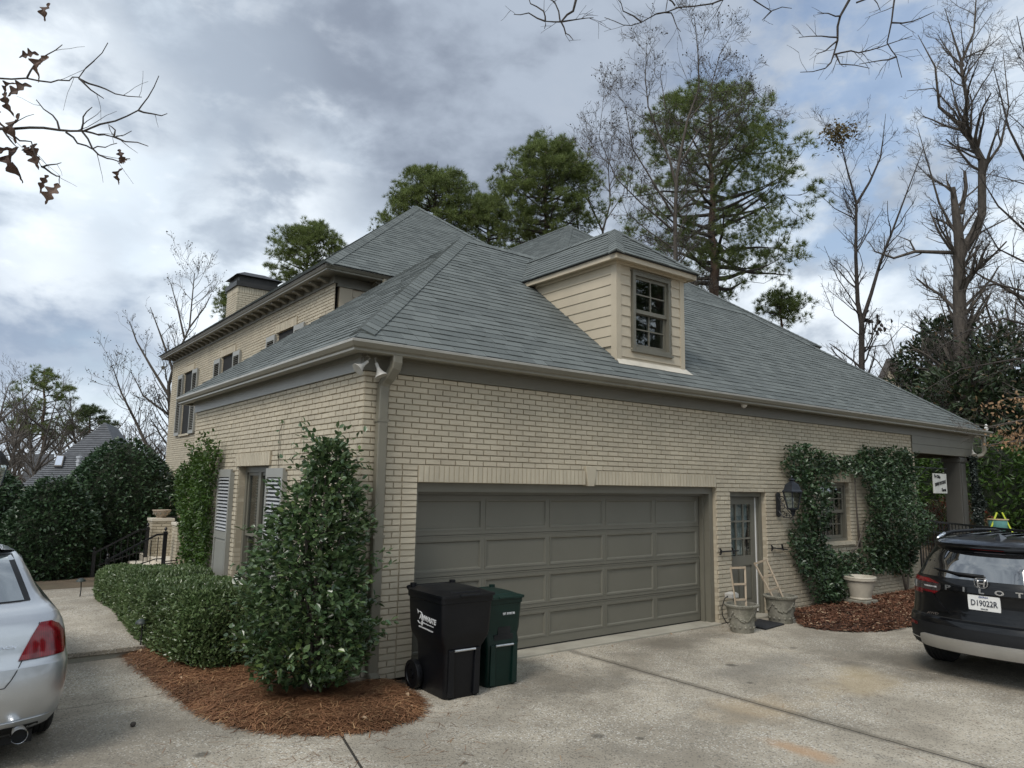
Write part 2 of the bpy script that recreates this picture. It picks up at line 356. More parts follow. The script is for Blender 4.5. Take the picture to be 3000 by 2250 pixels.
struct(g.build('ground', MT['litter'], smooth=True))
drv = MB(); drv.add([(-14, -32, -.03), (20, -32, -.03), (20, .24, -.03), (.3, .24, -.03), (-.2, 2.65, -.03), (-14, 2.65, -.03)], [(0, 1, 2, 3, 4, 5)])
drive = struct(drv.build('driveway', pmat('joint_dirt', (.045, .04, .03), .95, .2, 6)))
def slab(pts, z1=0, z0=-.028, mat='concrete', parent=drive, name='slab'):
    m = MB(); m.prism([(x, y, z0) for x, y in pts], (0, 0, z1 - z0)); o = m.build(name, MT[mat], parent); b = o.modifiers.new('bevel', 'BEVEL'); b.width = .006; b.segments = 1; b.limit_method = 'ANGLE'; return o
G_ = .010
jl = lambda y: -.69 + .24 * (y + 1.28)                     # left joint line
j2 = lambda y: 5.2 - .205 * (y + .59)
slab([(jl(-32) + G_, -32), (3.0 - .016, -32), (3.0 - .016, -.42), (.55, -.40), (.3, .0), (-.25, .55), (jl(.55) + G_, .55)])
slab([(3.0 + .016, -32), (j2(-32) - G_, -32), (j2(-.5) - G_, -.50), (3.0 + .016, -.43)])
slab([(j2(-32) + G_, -32), (20, -32), (20, .2), (13.3, .2), (13.3, -.02), (6.2, -.02), (6.2, -.52), (j2(-.51) + G_, -.51)])
slab([(-14, -32), (jl(-32) - G_, -32), (jl(.78) - G_, .78), (-14, .78)])
slab([(-14, .78 + 2 * G_), (jl(.8), .78 + 2 * G_), (-.25, 1.5), (-.4, 2.64), (-14, 2.64)])
slab([(.735, -.40 + G_), (3.0 - G_, -.42 + G_), (3.0 + G_, -.43 + G_), (6.17, -.52 + G_), (6.17, -.07), (.735, -.03)], mat='concrete')
slab([(.73, -.03 + .006), (6.165, -.075 + .012), (6.165, .30), (.73, .30)], z1=.022, mat='smoothconc', name='threshold')
wk = MB(); wk.box(-5.2, -.2, 2.68, 8.3, -.05, .06); walk = struct(wk.build('walkway', MT['smoothconc']))
for y0, y1 in ((2.66, 3.62), (3.64, 5.95), (5.97, 8.35)): slab([(-5.25, y0), (-.25, y0), (-.25, y1), (-5.25, y1)], .105, .05, 'walk', walk)
jf = MB()
for a, b in (((3.0, -32), (3.0, -.42)), ((jl(-32), -32), (jl(.5), .5)), ((j2(-32), -32), (j2(-.5), -.5))): jf.bar((*a, -.011), (*b, -.011), .03, .012)
jf.bar((-14, .79, -.011), (-.4, .79, -.011), .026, .012)
jf.build('joint_filler', pmat('joint_grime', (.035, .03, .022), .95, .3, 9), drive, kind='stuff')
# ------------------------------------------------------------------ the house
house = thing('house', 'large painted tan brick house with grey shingle hip roofs and attached garage', 'house')
class Frame:
    """flat wall: origin O, horizontal unit u, outward unit n"""
    def __init__(s, O, u, n): s.O, s.u, s.n = np.array(O, float), np.array(u, float), np.array(n, float)
    def p(s, a, z, d=0): return s.O + s.u * a + np.array([0, 0, z]) + s.n * d
CH, BL, JT, DP = .0677, .2032, .0115, .018
def split(iv, cuts):
    out = [iv]
    for c0, c1 in cuts:
        nxt = []
        for a, b in out:
            if c1 <= a or c0 >= b: nxt.append((a, b)); continue
            if a < c0: nxt.append((a, c0))
            if c1 < b: nxt.append((c1, b))
        out = nxt
    return out
def lay(fr, a0, a1, z0, z1, holes, stack=None, phase=0., top=None):
    """list of bricks (a, z, w, h) laid in running bond round the holes"""
    res = []; k0 = int(round(z0 / CH)); k = k0
    while k * CH < z1 - .01:
        zb = k * CH; zt = min(zb + CH, z1)
        cuts = [(h[0], h[1]) for h in holes if h[2] < zt - .02 and h[3] > zb + .02]
        hi = a1 if top is None else min(a1, top(zt))
        for s0, s1 in split((a0, hi), cuts):
            off = (.5 if k % 2 else 0) * BL + phase
            i = math.floor((s0 - off) / BL)
            while off + i * BL < s1 - 1e-6:
                b0 = max(s0, off + i * BL); b1 = min(s1, off + (i + 1) * BL); i += 1
                if b1 - b0 > .03: res.append((b0, zb, b1 - b0, zt - zb))
        k += 1
    return res
def brick_arrays(fr, bricks, dp=DP):
    n = len(bricks); V = np.zeros((n, 8, 3)); B = np.array(bricks)
    a0 = B[:, 0] + JT / 2; a1 = B[:, 0] + B[:, 2] - JT / 2; z0 = B[:, 1] + JT / 2; z1 = B[:, 1] + B[:, 3] - JT / 2
    c = .0018; j = lambda s: rng.normal(0, s, n)
    back = [(a0, z0), (a1, z0), (a1, z1), (a0, z1)]; fc = [(a0 + c, z0 + c), (a1 - c, z0 + c), (a1 - c, z1 - c), (a0 + c, z1 - c)]
    dd = j(.0012)
    for q, (A, Z) in enumerate(back): V[:, q] = fr.O + A[:, None] * fr.u - fr.n * dp; V[:, q, 2] += Z
    for q, (A, Z) in enumerate(fc):
        d = dd + j(.0008); V[:, q + 4] = fr.O + (A + j(.0012))[:, None] * fr.u + fr.n * d[:, None]; V[:, q + 4, 2] += Z + j(.0012)
    f = np.array([(4, 5, 6, 7), (0, 1, 5, 4), (1, 2, 6, 5), (2, 3, 7, 6), (3, 0, 4, 7)])
    if np.cross(fr.u, (0, 0, 1)) @ fr.n < 0: f = f[:, ::-1]
    F = (f[None] + 8 * np.arange(n)[:, None, None]).reshape(-1, 4)
    return V.reshape(-1, 3), F
def backing(name, fr, a0, a1, z0, z1, holes, depth=.22, parent=house, mat='mortar', reveal=.12, dp=DP):
    """mortar face behind the bricks, with openings and their reveals"""
    m = MB(); A = sorted({a0, a1, *[min(max(x, a0), a1) for h in holes for x in h[:2]]}); Z = sorted({z0, z1, *[min(max(x, z0), z1) for h in holes for x in h[2:4]]})
    for i in range(len(A) - 1):
        for k in range(len(Z) - 1):
            am, zm = (A[i] + A[i + 1]) / 2, (Z[k] + Z[k + 1]) / 2
            if any(h[0] < am < h[1] and h[2] < zm < h[3] for h in holes): continue
            m.add([fr.p(A[i], Z[k], -dp), fr.p(A[i + 1], Z[k], -dp), fr.p(A[i + 1], Z[k + 1], -dp), fr.p(A[i], Z[k + 1], -dp)], [(0, 1, 2, 3)])
    for h in holes:
        q = [(h[0], h[2]), (h[1], h[2]), (h[1], h[3]), (h[0], h[3])]
        for i in range(4):
            (x0, y0), (x1, y1) = q[i], q[(i + 1) % 4]
            m.add([fr.p(x0, y0, -dp), fr.p(x1, y1, -dp), fr.p(x1, y1, -depth), fr.p(x0, y0, -depth)], [(0, 1, 2, 3)])
    return m.build(name, MT[mat], parent)
FRT = Frame((0, 0, 0), (1, 0, 0), (0, -1, 0)); SID = Frame((0, 0, 0), (0, 1, 0), (-1, 0, 0)); MAI = Frame((2.17, 0, 0), (0, 1, 0), (-1, 0, 0))
GX0, GX1, GZ = .716, 6.18, 2.10                       # garage opening
PX0, PX1, PZ = 6.55, 7.55, 2.03                       # side door opening
WX0, WX1, WZ0, WZ1 = 9.30, 10.37, 1.13, 2.235         # front window
SY0, SY1, SZ0, SZ1 = 2.85, 4.17, .30, 2.30            # side window
LH = 3 * CH
hf = [(GX0, GX1, -1, GZ), (PX0, PX1, -1, PZ), (WX0, WX1, WZ0, WZ1)]
hb = hf + [(GX0 - .2, GX0, -1, GZ + LH), (GX0, GX1, GZ, GZ + LH), (WX0, WX1, WZ1, WZ1 + LH)]
wall_front = backing('brick_wall', FRT, 0.0, 13.15, 0, 3.33, hf)
wall_side = backing('brick_wall', SID, 0.0, 6.84, 0, 3.33, [(SY0, SY1, SZ0, SZ1)])
MW = [(y - .55, y + .55, 3.50, 5.45) for y in (8.45, 12.72, 16.75)]
MWL = [(16.8, 17.9, .45, 2.15)]
wall_main = backing('brick_wall', MAI, 5.95, 19.05, -.3, 6.0, MW + MWL)
br = [(FRT, b, wall_front) for b in lay(FRT, 0, 13.15, 0, 3.31, hb)]
stackb = [(GX0 - .2, k * CH, .2, CH) for k in range(34)]
br += [(FRT, b, wall_front) for b in stackb]
# short returns inside the openings (bricks seen end on)
RET = [Frame((GX1, 0, 0), (0, 1, 0), (-1, 0, 0)), Frame((PX1, 0, 0), (0, 1, 0), (-1, 0, 0)), Frame((WX1, 0, 0), (0, 1, 0), (-1, 0, 0))]
for f, z0, z1 in ((RET[0], 0, GZ - .02), (RET[1], 0, PZ - .02), (RET[2], WZ0, WZ1)):
    br += [(f, (.012, k * CH, .085 + .02 * (k % 2), CH), wall_front) for k in range(int(z0 / CH), int(z1 / CH))]
sh = [(SY0, SY1, SZ0, SZ1 + .198)]
br += [(SID, b, wall_side) for b in lay(SID, 0, 6.84, 0, 3.31, sh, phase=.1016)]
br += [(Frame((0, SY1, 0), (1, 0, 0), (0, -1, 0)), (.012, k * CH, .12 + .03 * (k % 2), CH), wall_side) for k in range(5, 34)]
mh = [(a, b, c - .07, d + .2) for a, b, c, d in MW + MWL]
br_main = [(MAI, b) for b in lay(MAI, 5.95, 19.05, 0, 5.99, mh, phase=.03)]
for a, b, c, d in MW + MWL:
    br_main += [(Frame((2.17, b, 0), (1, 0, 0), (0, -1, 0)), (.012, k * CH, .10 + .03 * (k % 2), CH)) for k in range(int(c / CH) + 1, int(d / CH))]
# soldier courses
def soldiers(fr, a0, a1, z0, proud=.012, step=.0677, h=.2):
    n = int(round((a1 - a0) / step)); s = (a1 - a0) / n
    return [(a0 + i * s, z0, s, h) for i in range(n)]
BRICK_FS = [(4, 5, 6, 7), (0, 1, 5, 4), (1, 2, 6, 5), (2, 3, 7, 6), (3, 0, 4, 7)]
def brick_mesh(w, h, d, name='brick'):
    a, z = w / 2 - JT / 2, h / 2 - JT / 2; c = .0018; jj = lambda: rng.normal(0, .0012)
    v = [(-a, d, -z), (a, d, -z), (a, d, z), (-a, d, z)] + [(x + jj(), jj(), y + jj()) for x, y in ((-a + c, -z + c), (a - c, -z + c), (a - c, z - c), (-a + c, z - c))]
    me = bpy.data.meshes.new(name); me.from_pydata(v, [], BRICK_FS); me.materials.append(MT['brick']); return me
bm_cache = {}
def single_brick(fr, b, parent, name='brick', d=DP):
    k = (round(b[2], 3), round(b[3], 3), round(d, 3), random.randrange(3))
    if k not in bm_cache: bm_cache[k] = brick_mesh(b[2], b[3], d, name)
    x = Vector(fr.u); y = -Vector(fr.n); z = Vector((0, 0, 1)); c = fr.p(b[0] + b[2] / 2, b[1] + b[3] / 2)
    if x.cross(y).dot(z) < 0: x = -x
    M = Matrix((x, y, z)).transposed().to_4x4(); M.translation = Vector(c); return inst(bm_cache[k], name, parent, M)
def bdist(e):
    c = e[0].p(e[1][0] + e[1][2] / 2, e[1][1] + .03); d = np.linalg.norm(c - CAM); pen = 0
    if e[2] is wall_front and c[2] < 1.0 and c[0] > .35: pen = 6
    if e[2] is wall_side and (c[2] < 1.9 and c[1] < 1.2 or c[2] < 1.0): pen = 6
    return d + pen
br.sort(key=bdist)
for fr, b, w in br[:300]: single_brick(fr, b, w)
for w in (wall_front, wall_side):
    groups = {}
    for fr, b, ww in br[300:]:
        if ww is w: groups.setdefault(id(fr), (fr, []))[1].append(b)
    Vs, Fs, o = [], [], 0
    for fr, bs in groups.values():
        V, F = brick_arrays(fr, bs); Vs.append(V); Fs.append(F + o); o += len(V)
    fast_obj('brickwork', np.concatenate(Vs), np.concatenate(Fs), MT['brick'], w, 'stuff')
groups = {}
for fr, b in br_main: groups.setdefault(tuple(fr.O) + tuple(fr.u), (fr, []))[1].append(b)
Vs, Fs, o_ = [], [], 0
for fr, bs in groups.values():
    V, F = brick_arrays(fr, bs); Vs.append(V); Fs.append(F + o_); o_ += len(V)
fast_obj('brickwork', np.concatenate(Vs), np.concatenate(Fs), MT['brick'], wall_main, 'stuff')
# lintels of upright bricks, standing a little proud
def lintel(fr, a0, a1, z0, parent, proud=.016, single=True):
    f2 = Frame(fr.O + fr.n * proud, fr.u, fr.n); m = MB()
    P = [fr.p(a0, z0 + .004, proud - .006), fr.p(a1, z0 + .004, proud - .006), fr.p(a1, z0 + .199, proud - .006), fr.p(a0, z0 + .199, proud - .006)]
    m.prism(P, -fr.n * (.10)); o = m.build('lintel', MT['mortar'], parent)
    sb = soldiers(fr, a0, a1, z0)
    if single:
        for b in sb: single_brick(f2, b, o, 'lintel_brick', .02)
    else:
        V, F = brick_arrays(f2, sb, .02); fast_obj('lintel_brickwork', V, F, MT['brick'], o, 'stuff')
    return o
kx = 3.406
lintel(FRT, GX0, kx - .085, GZ, house); lintel(FRT, kx + .085, GX1 - .01, GZ, house)
m = MB(); m.prism([(kx - .055, -.035, GZ - .012), (kx + .055, -.035, GZ - .012), (kx + .105, -.035, GZ + .255), (kx - .105, -.035, GZ + .255)], (0, .13, 0))
m.build('keystone', pmat('keystone_paint', BR, .6, .05, 3, bump=.2, bscale=90, bdist=.002), house, bevel=.004)
lintel(FRT, WX0 - .06, WX1 + .06, WZ1, house)
lintel(SID, SY0 - .10, SY1 + .09, SZ1, house, .03)
for a, b, c, d in MW: lintel(MAI, a - .09, b + .09, d, house, .03, False)
# ------------------------------------------------------------------ trim, soffit, gutter of the garage wing
ZF0, ZF1 = 3.31, 3.50
m = MB(); m.box(-.03, 16.55, -.03, .0 + .05, ZF0, ZF1); m.box(-.055, 16.6, -.055, -.031, ZF1 - .045, ZF1 - .001); m.build('frieze_board', MT['trim'], house)
m = MB(); m.box(-.03, .05, .051, 6.87, ZF0, ZF1); m.box(-.055, -.031, .0, 6.89, ZF1 - .045, ZF1 - .001); m.build('frieze_board', MT['shutter'], house)
m = MB(); m.box(-.2, 16.7, -.2, -.0, ZF1, ZF1 + .02); m.box(-.2, .0, .001, 7.05, ZF1, ZF1 + .02); m.box(.001, 2.1, 6.8, 7.05, ZF1, ZF1 + .02); m.build('soffit', MT['trim'], house)
GP = [(.17, 3.585), (.17, 3.462), (.245, 3.462), (.258, 3.475), (.258, 3.498), (.276, 3.515), (.296, 3.562), (.30, 3.588), (.292, 3.592), (.286, 3.578)]
def gutter(path_of, prof, name='gutter', parent=house):
    """prof points are (offset outwards, z); path_of(o) gives the plan polyline at that offset"""
    m = MB(); L_ = [path_of(o) for o, z in prof]; k = len(L_[0])
    for j in range(len(prof) - 1):
        for i in range(k - 1):
            z0, z1 = prof[j][1], prof[j + 1][1]
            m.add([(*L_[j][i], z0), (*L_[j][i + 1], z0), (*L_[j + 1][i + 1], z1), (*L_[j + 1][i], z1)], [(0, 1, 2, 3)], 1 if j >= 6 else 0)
    for i in (0, k - 1): m.add([(*L_[j][i], prof[j][1]) for j in range(len(prof))], [tuple(range(len(prof)))], 0)
    return m.build(name, [MT['gutter'], MT['gutter_lip']], parent)
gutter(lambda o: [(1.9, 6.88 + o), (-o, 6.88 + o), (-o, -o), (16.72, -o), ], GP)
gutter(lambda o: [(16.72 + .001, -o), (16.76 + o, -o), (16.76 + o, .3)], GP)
# ------------------------------------------------------------------ roofs: deck plus shingles
sh_cache = []
def tri_basis(P0, P1, P2):
    e = P1 - P0; e /= np.linalg.norm(e); n = np.cross(e, P2 - P0); n /= np.linalg.norm(n)
    if n[2] < 0: n = -n
    s = np.cross(n, e)
    if s[2] < 0: s = -s
    return e, s, n
def shingle_face(pts, e0, e1, row=.143, w0=.16, w1=.36, lift=.0):
    """shingles over a planar polygon; e0 -> e1 is the eave line. returns quads (n,8,3)"""
    P = [np.array(p, float) for p in pts]; e, s, n = tri_basis(np.array(e0, float), np.array(e1, float), max(P, key=lambda p: p[2]))
    O = np.array(e0, float); Q = [((p - O) @ e, (p - O) @ s) for p in P]
    def span(b):
        xs = []
        for i in range(len(Q)):
            (a0, b0), (a1, b1) = Q[i], Q[(i + 1) % len(Q)]
            if (b0 - b) * (b1 - b) <= 0 and abs(b1 - b0) > 1e-9: xs.append(a0 + (a1 - a0) * (b - b0) / (b1 - b0))
        return (min(xs), max(xs)) if len(xs) >= 2 else None
    bmax = max(q[1] for q in Q); out = []; k = 0
    bb = -.012
    while bb < bmax - .02:
        b0, b1 = bb, min(bb + row + .02, bmax - .001); s0 = span(max(b0, .002)); s1 = span(min(max(b1, .004), bmax - .002))
        if s0 and s1:
            lo = min(s0[0], s1[0]); hi = max(s0[1], s1[1]); a = lo - random.random() * w1
            while a < hi:
                w = random.uniform(w0, w1); c0, c1 = a, a + w; a = c1 + .003
                q = [min(max(c0, s0[0]), s0[1]), min(max(c1, s0[0]), s0[1]), min(max(c1, s1[0]), s1[1]), min(max(c0, s1[0]), s1[1])]
                if q[1] - q[0] < .004 and q[2] - q[3] < .004: continue
                t = lift + (.015 if random.random() < .45 else .0105) + random.uniform(-.001, .001)
                sl_ = random.uniform(-.003, .003)
                T = [O + e * q[0] + s * (b0 + sl_) + n * t, O + e * q[1] + s * (b0 + sl_) + n * t, O + e * q[2] + s * b1 + n * (lift + .0012), O + e * q[3] + s * b1 + n * (lift + .0012)]
                Bt = [T[0] - n * (t + .004), T[1] - n * (t + .004), T[2] - n * .004, T[3] - n * .004]
                out.append(np.array(T + Bt))
        bb += row; k += 1
    return out
SHF = np.array([(0, 1, 2, 3), (0, 4, 5, 1), (1, 5, 6, 2), (3, 7, 4, 0)])
def shingle_obj(quads, parent, name='shingle_field'):
    V = np.array(quads).reshape(-1, 3); F = (SHF[None] + 8 * np.arange(len(quads))[:, None, None]).reshape(-1, 4)
    return fast_obj(name, V, F, MT['shingle'], parent, 'stuff')
def roof(name, faces, parent=house, thick=.02):
    m = MB()
    for pts, e0, e1 in faces:
        P = [np.array(p, float) for p in pts]; nrm = tri_basis(np.array(e0, float), np.array(e1, float), max(P, key=lambda p: p[2]))[2]
        m.add(P + [p - nrm * thick for p in P], [tuple(range(len(P)))[::1], tuple(range(len(P), 2 * len(P)))[::-1]] + [(i, (i + 1) % len(P), (i + 1) % len(P) + len(P), i + len(P)) for i in range(len(P))])
    return m.build(name, MT['felt'], parent)
def caps(P0, P1, nA, nB, parent, w=.15, step=.145, lift=.012, singles=False):
    """bent cap shingles along a hip or ridge running up from P0 to P1; nA,nB the normals of the two faces"""
    P0, P1, nA, nB = map(lambda a: np.array(a, float), (P0, P1, nA, nB)); d = P1 - P0; Lg = np.linalg.norm(d); d /= Lg; nm = nA + nB; nm /= np.linalg.norm(nm)
    wa = np.cross(nA, d); wa /= np.linalg.norm(wa); wb = np.cross(d, nB); wb /= np.linalg.norm(wb)
    if wa[2] > 0 and abs(d[2]) < .01 or wa @ nB > 0: wa = wa
    if (wa @ (nB)) > (-wa @ nB): wa = -wa
    if (wb @ (nA)) > (-wb @ nA): wb = -wb
    V, F = [], []; t = 0.
    while t < Lg:
        t0, t1 = t, min(t + step + .07, Lg + .02); h0 = lift + random.uniform(.010, .015); h1 = lift + .002; b = len(V)
        jw = random.uniform(-.004, .004)
        for tt, h in ((t0, h0), (t1, h1)):
            c = P0 + d * tt
            V += [c + wa * (w + jw) + nA * h, c + wa * .02 + nA * h + nm * .006, c + nm * (h + .010), c + wb * .02 + nB * h + nm * .006, c + wb * (w + jw) + nB * h]
        for q in range(5): V.append(V[b + q] - nm * (h0 - lift + .012))
        F += [(b + q, b + q + 1, b + q + 6, b + q + 5) for q in range(4)] + [(b + q, b + 10 + q, b + 11 + q, b + q + 1) for q in range(4)]
        t += step
    return fast_obj('cap_shingles', np.array(V), np.array(F), MT['shingle'], parent, 'stuff')
def nrm3(a, b, c):
    n = np.cross(np.array(b, float) - np.array(a, float), np.array(c, float) - np.array(a, float)); n /= np.linalg.norm(n); return n if n[2] > 0 else -n
PT = .777
zr = lambda y: 3.575 + PT * (y + .29)
E0 = -.25; RY = 3.56; AP = (RY, RY, zr(RY)); AR = (12.25, RY, zr(RY)); c0 = (E0, E0, zr(E0)); c1 = (16.66, E0, zr(E0)); c2 = (E0, 7.22, zr(E0)); c3 = (16.66, 7.22, zr(E0))
F_front = ([c0, c1, AR, AP], c0, c1); F_left = ([c2, c0, AP], c2, c0); F_back = ([c3, c2, AP, AR], c3, c2); F_right = ([c1, c3, AR], c1, c3)
r1 = roof('roof', [F_front, F_left, F_back, F_right])
qf = shingle_face(*F_front); ql = shingle_face(*F_left); qr = shingle_face(*F_right)
# the shingles that show largest are pieces of their own
allq = [(np.linalg.norm(q[:4].mean(0) - CAM) + (30 if (q[:, 1].mean() > .3 and 4.2 < q[:, 0].mean() < 5.6) else 0), q) for q in qf + ql]; allq.sort(key=lambda t: t[0])
for d_, q in allq[:300]:
    c = q[:4].mean(0); me = bpy.data.meshes.new('shingle'); me.from_pydata([tuple(p) for p in q - c], [], [tuple(map(int, f)) for f in SHF]); me.materials.append(MT['shingle'])
    inst(me, 'shingle', r1, Matrix.Translation(Vector(c)))
shingle_obj([q for d_, q in allq[300:]] + qr, r1)
nF, nL, nR = nrm3(c0, c1, AP), nrm3(c2, c0, AP), nrm3(c1, c3, AR); nBk = nrm3(c3, c2, AP)
hp = lambda a, b, t: tuple(np.array(a) + (np.array(b) - np.array(a)) * t)
caps(hp(c0, AP, .035), AP, nL, nF, r1); caps(hp(c1, AR, .03), AR, nF, nR, r1); caps(AR, AP, nF, nBk, r1, step=.143)
# main block and rear block
def block(name, ex0, ex1, ey0, ey1, ez, pitch, ya0=None):
    xm = (ex0 + ex1) / 2; hw = (ex1 - ex0) / 2; zt = ez + hw * pitch
    a, b = (xm, ey0 + hw, zt), (xm, ey1 - hw, zt); A, B, C_, D_ = (ex0, ey0, ez), (ex1, ey0, ez), (ex1, ey1, ez), (ex0, ey1, ez)
    ff = [([A, B, a], A, B), ([D_, A, a, b], D_, A), ([B, C_, b, a], B, C_), ([C_, D_, b], C_, D_)]
    o = roof(name, ff); shingle_obj(sum([shingle_face(*f) for f in ff[:3]], []), o)
    n1, n2, n3 = nrm3(A, B, a), nrm3(D_, A, a), nrm3(B, C_, a)
    caps(A, a, n2, n1, o); caps(B, a, n1, n3, o); caps(a, b, n2, n3, o); return o
r2 = block('roof', 1.79, 10.68, 5.56, 19.39, 6.245, .812)
r3 = block('roof', 5.90, 16.40, 3.75, 19.4, 6.235, .752)
# main block eave: gutter, soffit, brackets, frieze
def rect_path(x0, x1, y0, y1, zz=None): return lambda o: [(x1 + o, y1 + o), (x0 - o, y1 + o), (x0 - o, y0 - o), (x1 + o, y0 - o)]
g2 = [(o - .30, z + 2.66) for o, z in GP]
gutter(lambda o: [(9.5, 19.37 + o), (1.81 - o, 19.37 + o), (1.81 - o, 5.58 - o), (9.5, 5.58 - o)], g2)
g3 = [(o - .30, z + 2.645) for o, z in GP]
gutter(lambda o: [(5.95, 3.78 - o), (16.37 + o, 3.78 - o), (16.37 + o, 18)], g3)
m = MB(); m.box(1.9, 9.5, 5.68, 5.96, 6.13, 6.15); m.box(1.9, 2.2, 5.961, 19.3, 6.13, 6.15); m.build('soffit', MT['trim'], house)
m = MB(); m.box(2.14, 2.22, 5.92, 19.08, 5.99, 6.13); m.box(2.221, 9.5, 5.92, 6.0, 5.93, 6.13); m.build('frieze_board', MT['trim'], house)
bk = MB()
for p in (0,):
    bk.prism([(2.14, -.06, 6.13), (2.14, -.06, 6.03), (2.08, -.06, 6.035), (2.0, -.06, 6.075), (1.93, -.06, 6.085), (1.93, -.06, 6.13)], (0, .12, 0))
bme = bk.build('bracket', MT['trim'], house); bme.location = (0, 6.2, 0)
for k in range(1, 29): o = bpy.data.objects.new('bracket', bme.data); link(o, house); o.location = (0, 6.2 + k * .447, 0)
for k in range(4): o = bpy.data.objects.new('bracket', bme.data); link(o, house); o.rotation_euler = (0, 0, math.pi / 2); o.location = (3.0 + k * .45, 5.95 - 2.17, 0)
# siding on the upper front walls
def board(fr, a0, a1, z0, z1, parent, mat='cream', name='siding_board', slope=None):
    """one lapped board; slope(z)->a limits the far end (boards cut by a roof)"""
    if slope is None: P = [(a0, z0), (a1, z0), (a1, z1), (a0, z1)]
    else: P = [(a0, z0), (max(a0 + .01, slope(z0)), z0), (max(a0 + .01, slope(z1)), z1), (a0, z1)]
    d = {z0: .016, z1: .003}; m = MB(); m.add([fr.p(a, z, d[z]) for a, z in P] + [fr.p(a, z, -.01) for a, z in P], [(0, 1, 2, 3), (4, 7, 6, 5), (0, 4, 5, 1), (1, 5, 6, 2), (2, 6, 7, 3), (3, 7, 4, 0)]); return m.build(name, MT[mat], parent)
UF = Frame((0, 5.97, 0), (1, 0, 0), (0, -1, 0))
m = MB(); m.box(2.30, 9.6, 5.98, 6.1, 3.4, 5.96); us = m.build('upper_wall', MT['cream'], house)
for k in range(12): board(UF, 2.56, 9.5, 3.9 + k * .17, 3.9 + (k + 1) * .17, us)
m = MB(); m.box(2.28, 2.55, 5.945, 5.99, 3.4, 5.93); m.build('corner_board', MT['cream'], house)
m = MB(); m.box(6.3, 16.03, 4.12, 18.9, 3.5, 6.23); m.build('upper_wall', pmat('taupe_wall', (.33, .27, .23), .7, .08, 2), house)
m = MB(); m.box(2.20, 10.3, 6.12, 18.98, -.3, 6.1); m.box(.25, 12.9, .45, 6.6, -.2, 3.45); m.build('inner_core', MT['dark'], house)
# ------------------------------------------------------------------ chimney
chx0, chx1, chy0, chy1 = 2.62, 3.86, 13.9, 14.9
chm = MB(); chm.box(chx0 + .014, chx1 - .014, chy0 + .014, chy1 - .014, 6.2, 7.72); ch = chm.build('chimney', MT['mortar'], house)
cf = [(Frame((chx0, chy0, 0), (1, 0, 0), (0, -1, 0)), chx1 - chx0), (Frame((chx0, chy0, 0), (0, 1, 0), (-1, 0, 0)), chy1 - chy0)]
Vs, Fs, o_ = [], [], 0
for fr, w in cf:
    V, F = brick_arrays(fr, lay(fr, 0, w, 6.3, 7.52, [], phase=.05) + soldiers(fr, 0, w, 7.52)); Vs.append(V); Fs.append(F + o_); o_ += len(V)
fast_obj('brickwork', np.concatenate(Vs), np.concatenate(Fs), MT['brick'], ch, 'stuff')
MT['capmetal'] = pmat('dark_bronze_metal', (.035, .033, .031), .45, .15, 3, metal=.3)
m = MB(); m.box(chx0 - .05, chx1 + .05, chy0 - .05, chy1 + .05, 7.72, 7.86); m.box(chx0 + .05, chx1 - .05, chy0 + .05, chy1 - .05, 7.861, 8.05); m.build('chimney_collar', MT['capmetal'], house)
xm, ym = (chx0 + chx1) / 2, (chy0 + chy1) / 2
m = MB(); b = .07; m.add([(chx0 - b, chy0 - b, 8.051), (chx1 + b, chy0 - b, 8.051), (chx1 + b, chy1 + b, 8.051), (chx0 - b, chy1 + b, 8.051), (xm - .3, ym, 8.30), (xm + .3, ym, 8.30)], [(0, 1, 5, 4), (1, 2, 5), (2, 3, 4, 5), (3, 0, 4), (3, 2, 1, 0)]); m.build('chimney_cap', MT['capmetal'], house)
# ------------------------------------------------------------------ dormer
DX0, DX1, DY = 4.11, 5.635, .165
DF = Frame((0, DY, 0), (1, 0, 0), (0, -1, 0)); DL = Frame((DX0, 0, 0), (0, 1, 0), (-1, 0, 0)); DR = Frame((DX1, 0, 0), (0, 1, 0), (1, 0, 0))
yr = lambda z: (z - 3.575) / PT - .29                           # where the garage roof reaches height z
wx0, wx1, wz0, wz1 = 4.44, 5.31, 4.135, 5.35
m = MB(); zt = 5.47
for fr in (DL, DR): m.add([fr.p(DY, 3.85, -.012), fr.p(yr(zt), zt, -.012), fr.p(DY, zt, -.012)], [(0, 1, 2)])
for a0, a1, z0, z1 in ((DX0, wx0, 3.85, zt), (wx1, DX1, 3.85, zt), (wx0, wx1, 3.85, wz0), (wx0, wx1, wz1, zt)): m.add([DF.p(a0, z0, -.012), DF.p(a1, z0, -.012), DF.p(a1, z1, -.012), DF.p(a0, z1, -.012)], [(0, 1, 2, 3)])
dorm = m.build('dormer', MT['cream'], house)
ex = .1572
for k in range(10):
    z0 = 3.845 + k * ex; z1 = z0 + ex
    if z1 > 5.45: z1 = 5.45
    if z0 < wz0 - .09: board(DF, DX0 + .085, DX1 - .085, z0, z1, dorm)
    else: board(DF, DX0 + .085, wx0 - .04, z0, z1, dorm); board(DF, wx1 + .04, DX1 - .085, z0, z1, dorm)
    for fr in (DL, DR):
        if yr(z0) - DY > .1: board(fr, DY + .09, 9, z0, z1, dorm, slope=lambda z: yr(z) + .02)
for x0, x1, x2, x3 in ((DX0 - .018, DX0 + .085, DX0 - .0185, DX0 + .005), (DX1 - .085, DX1 + .018, DX1 - .005, DX1 + .0185)): m = MB(); m.box(x0, x1, DY - .02, DY + .012, 3.86, 5.45); m.box(x2, x3, DY + .0121, DY + .095, 3.88, 5.45); m.build('corner_board', MT['cream'], dorm)
OV = .165; dx0, dx1, dy0 = DX0 - OV, DX1 + OV, DY - OV
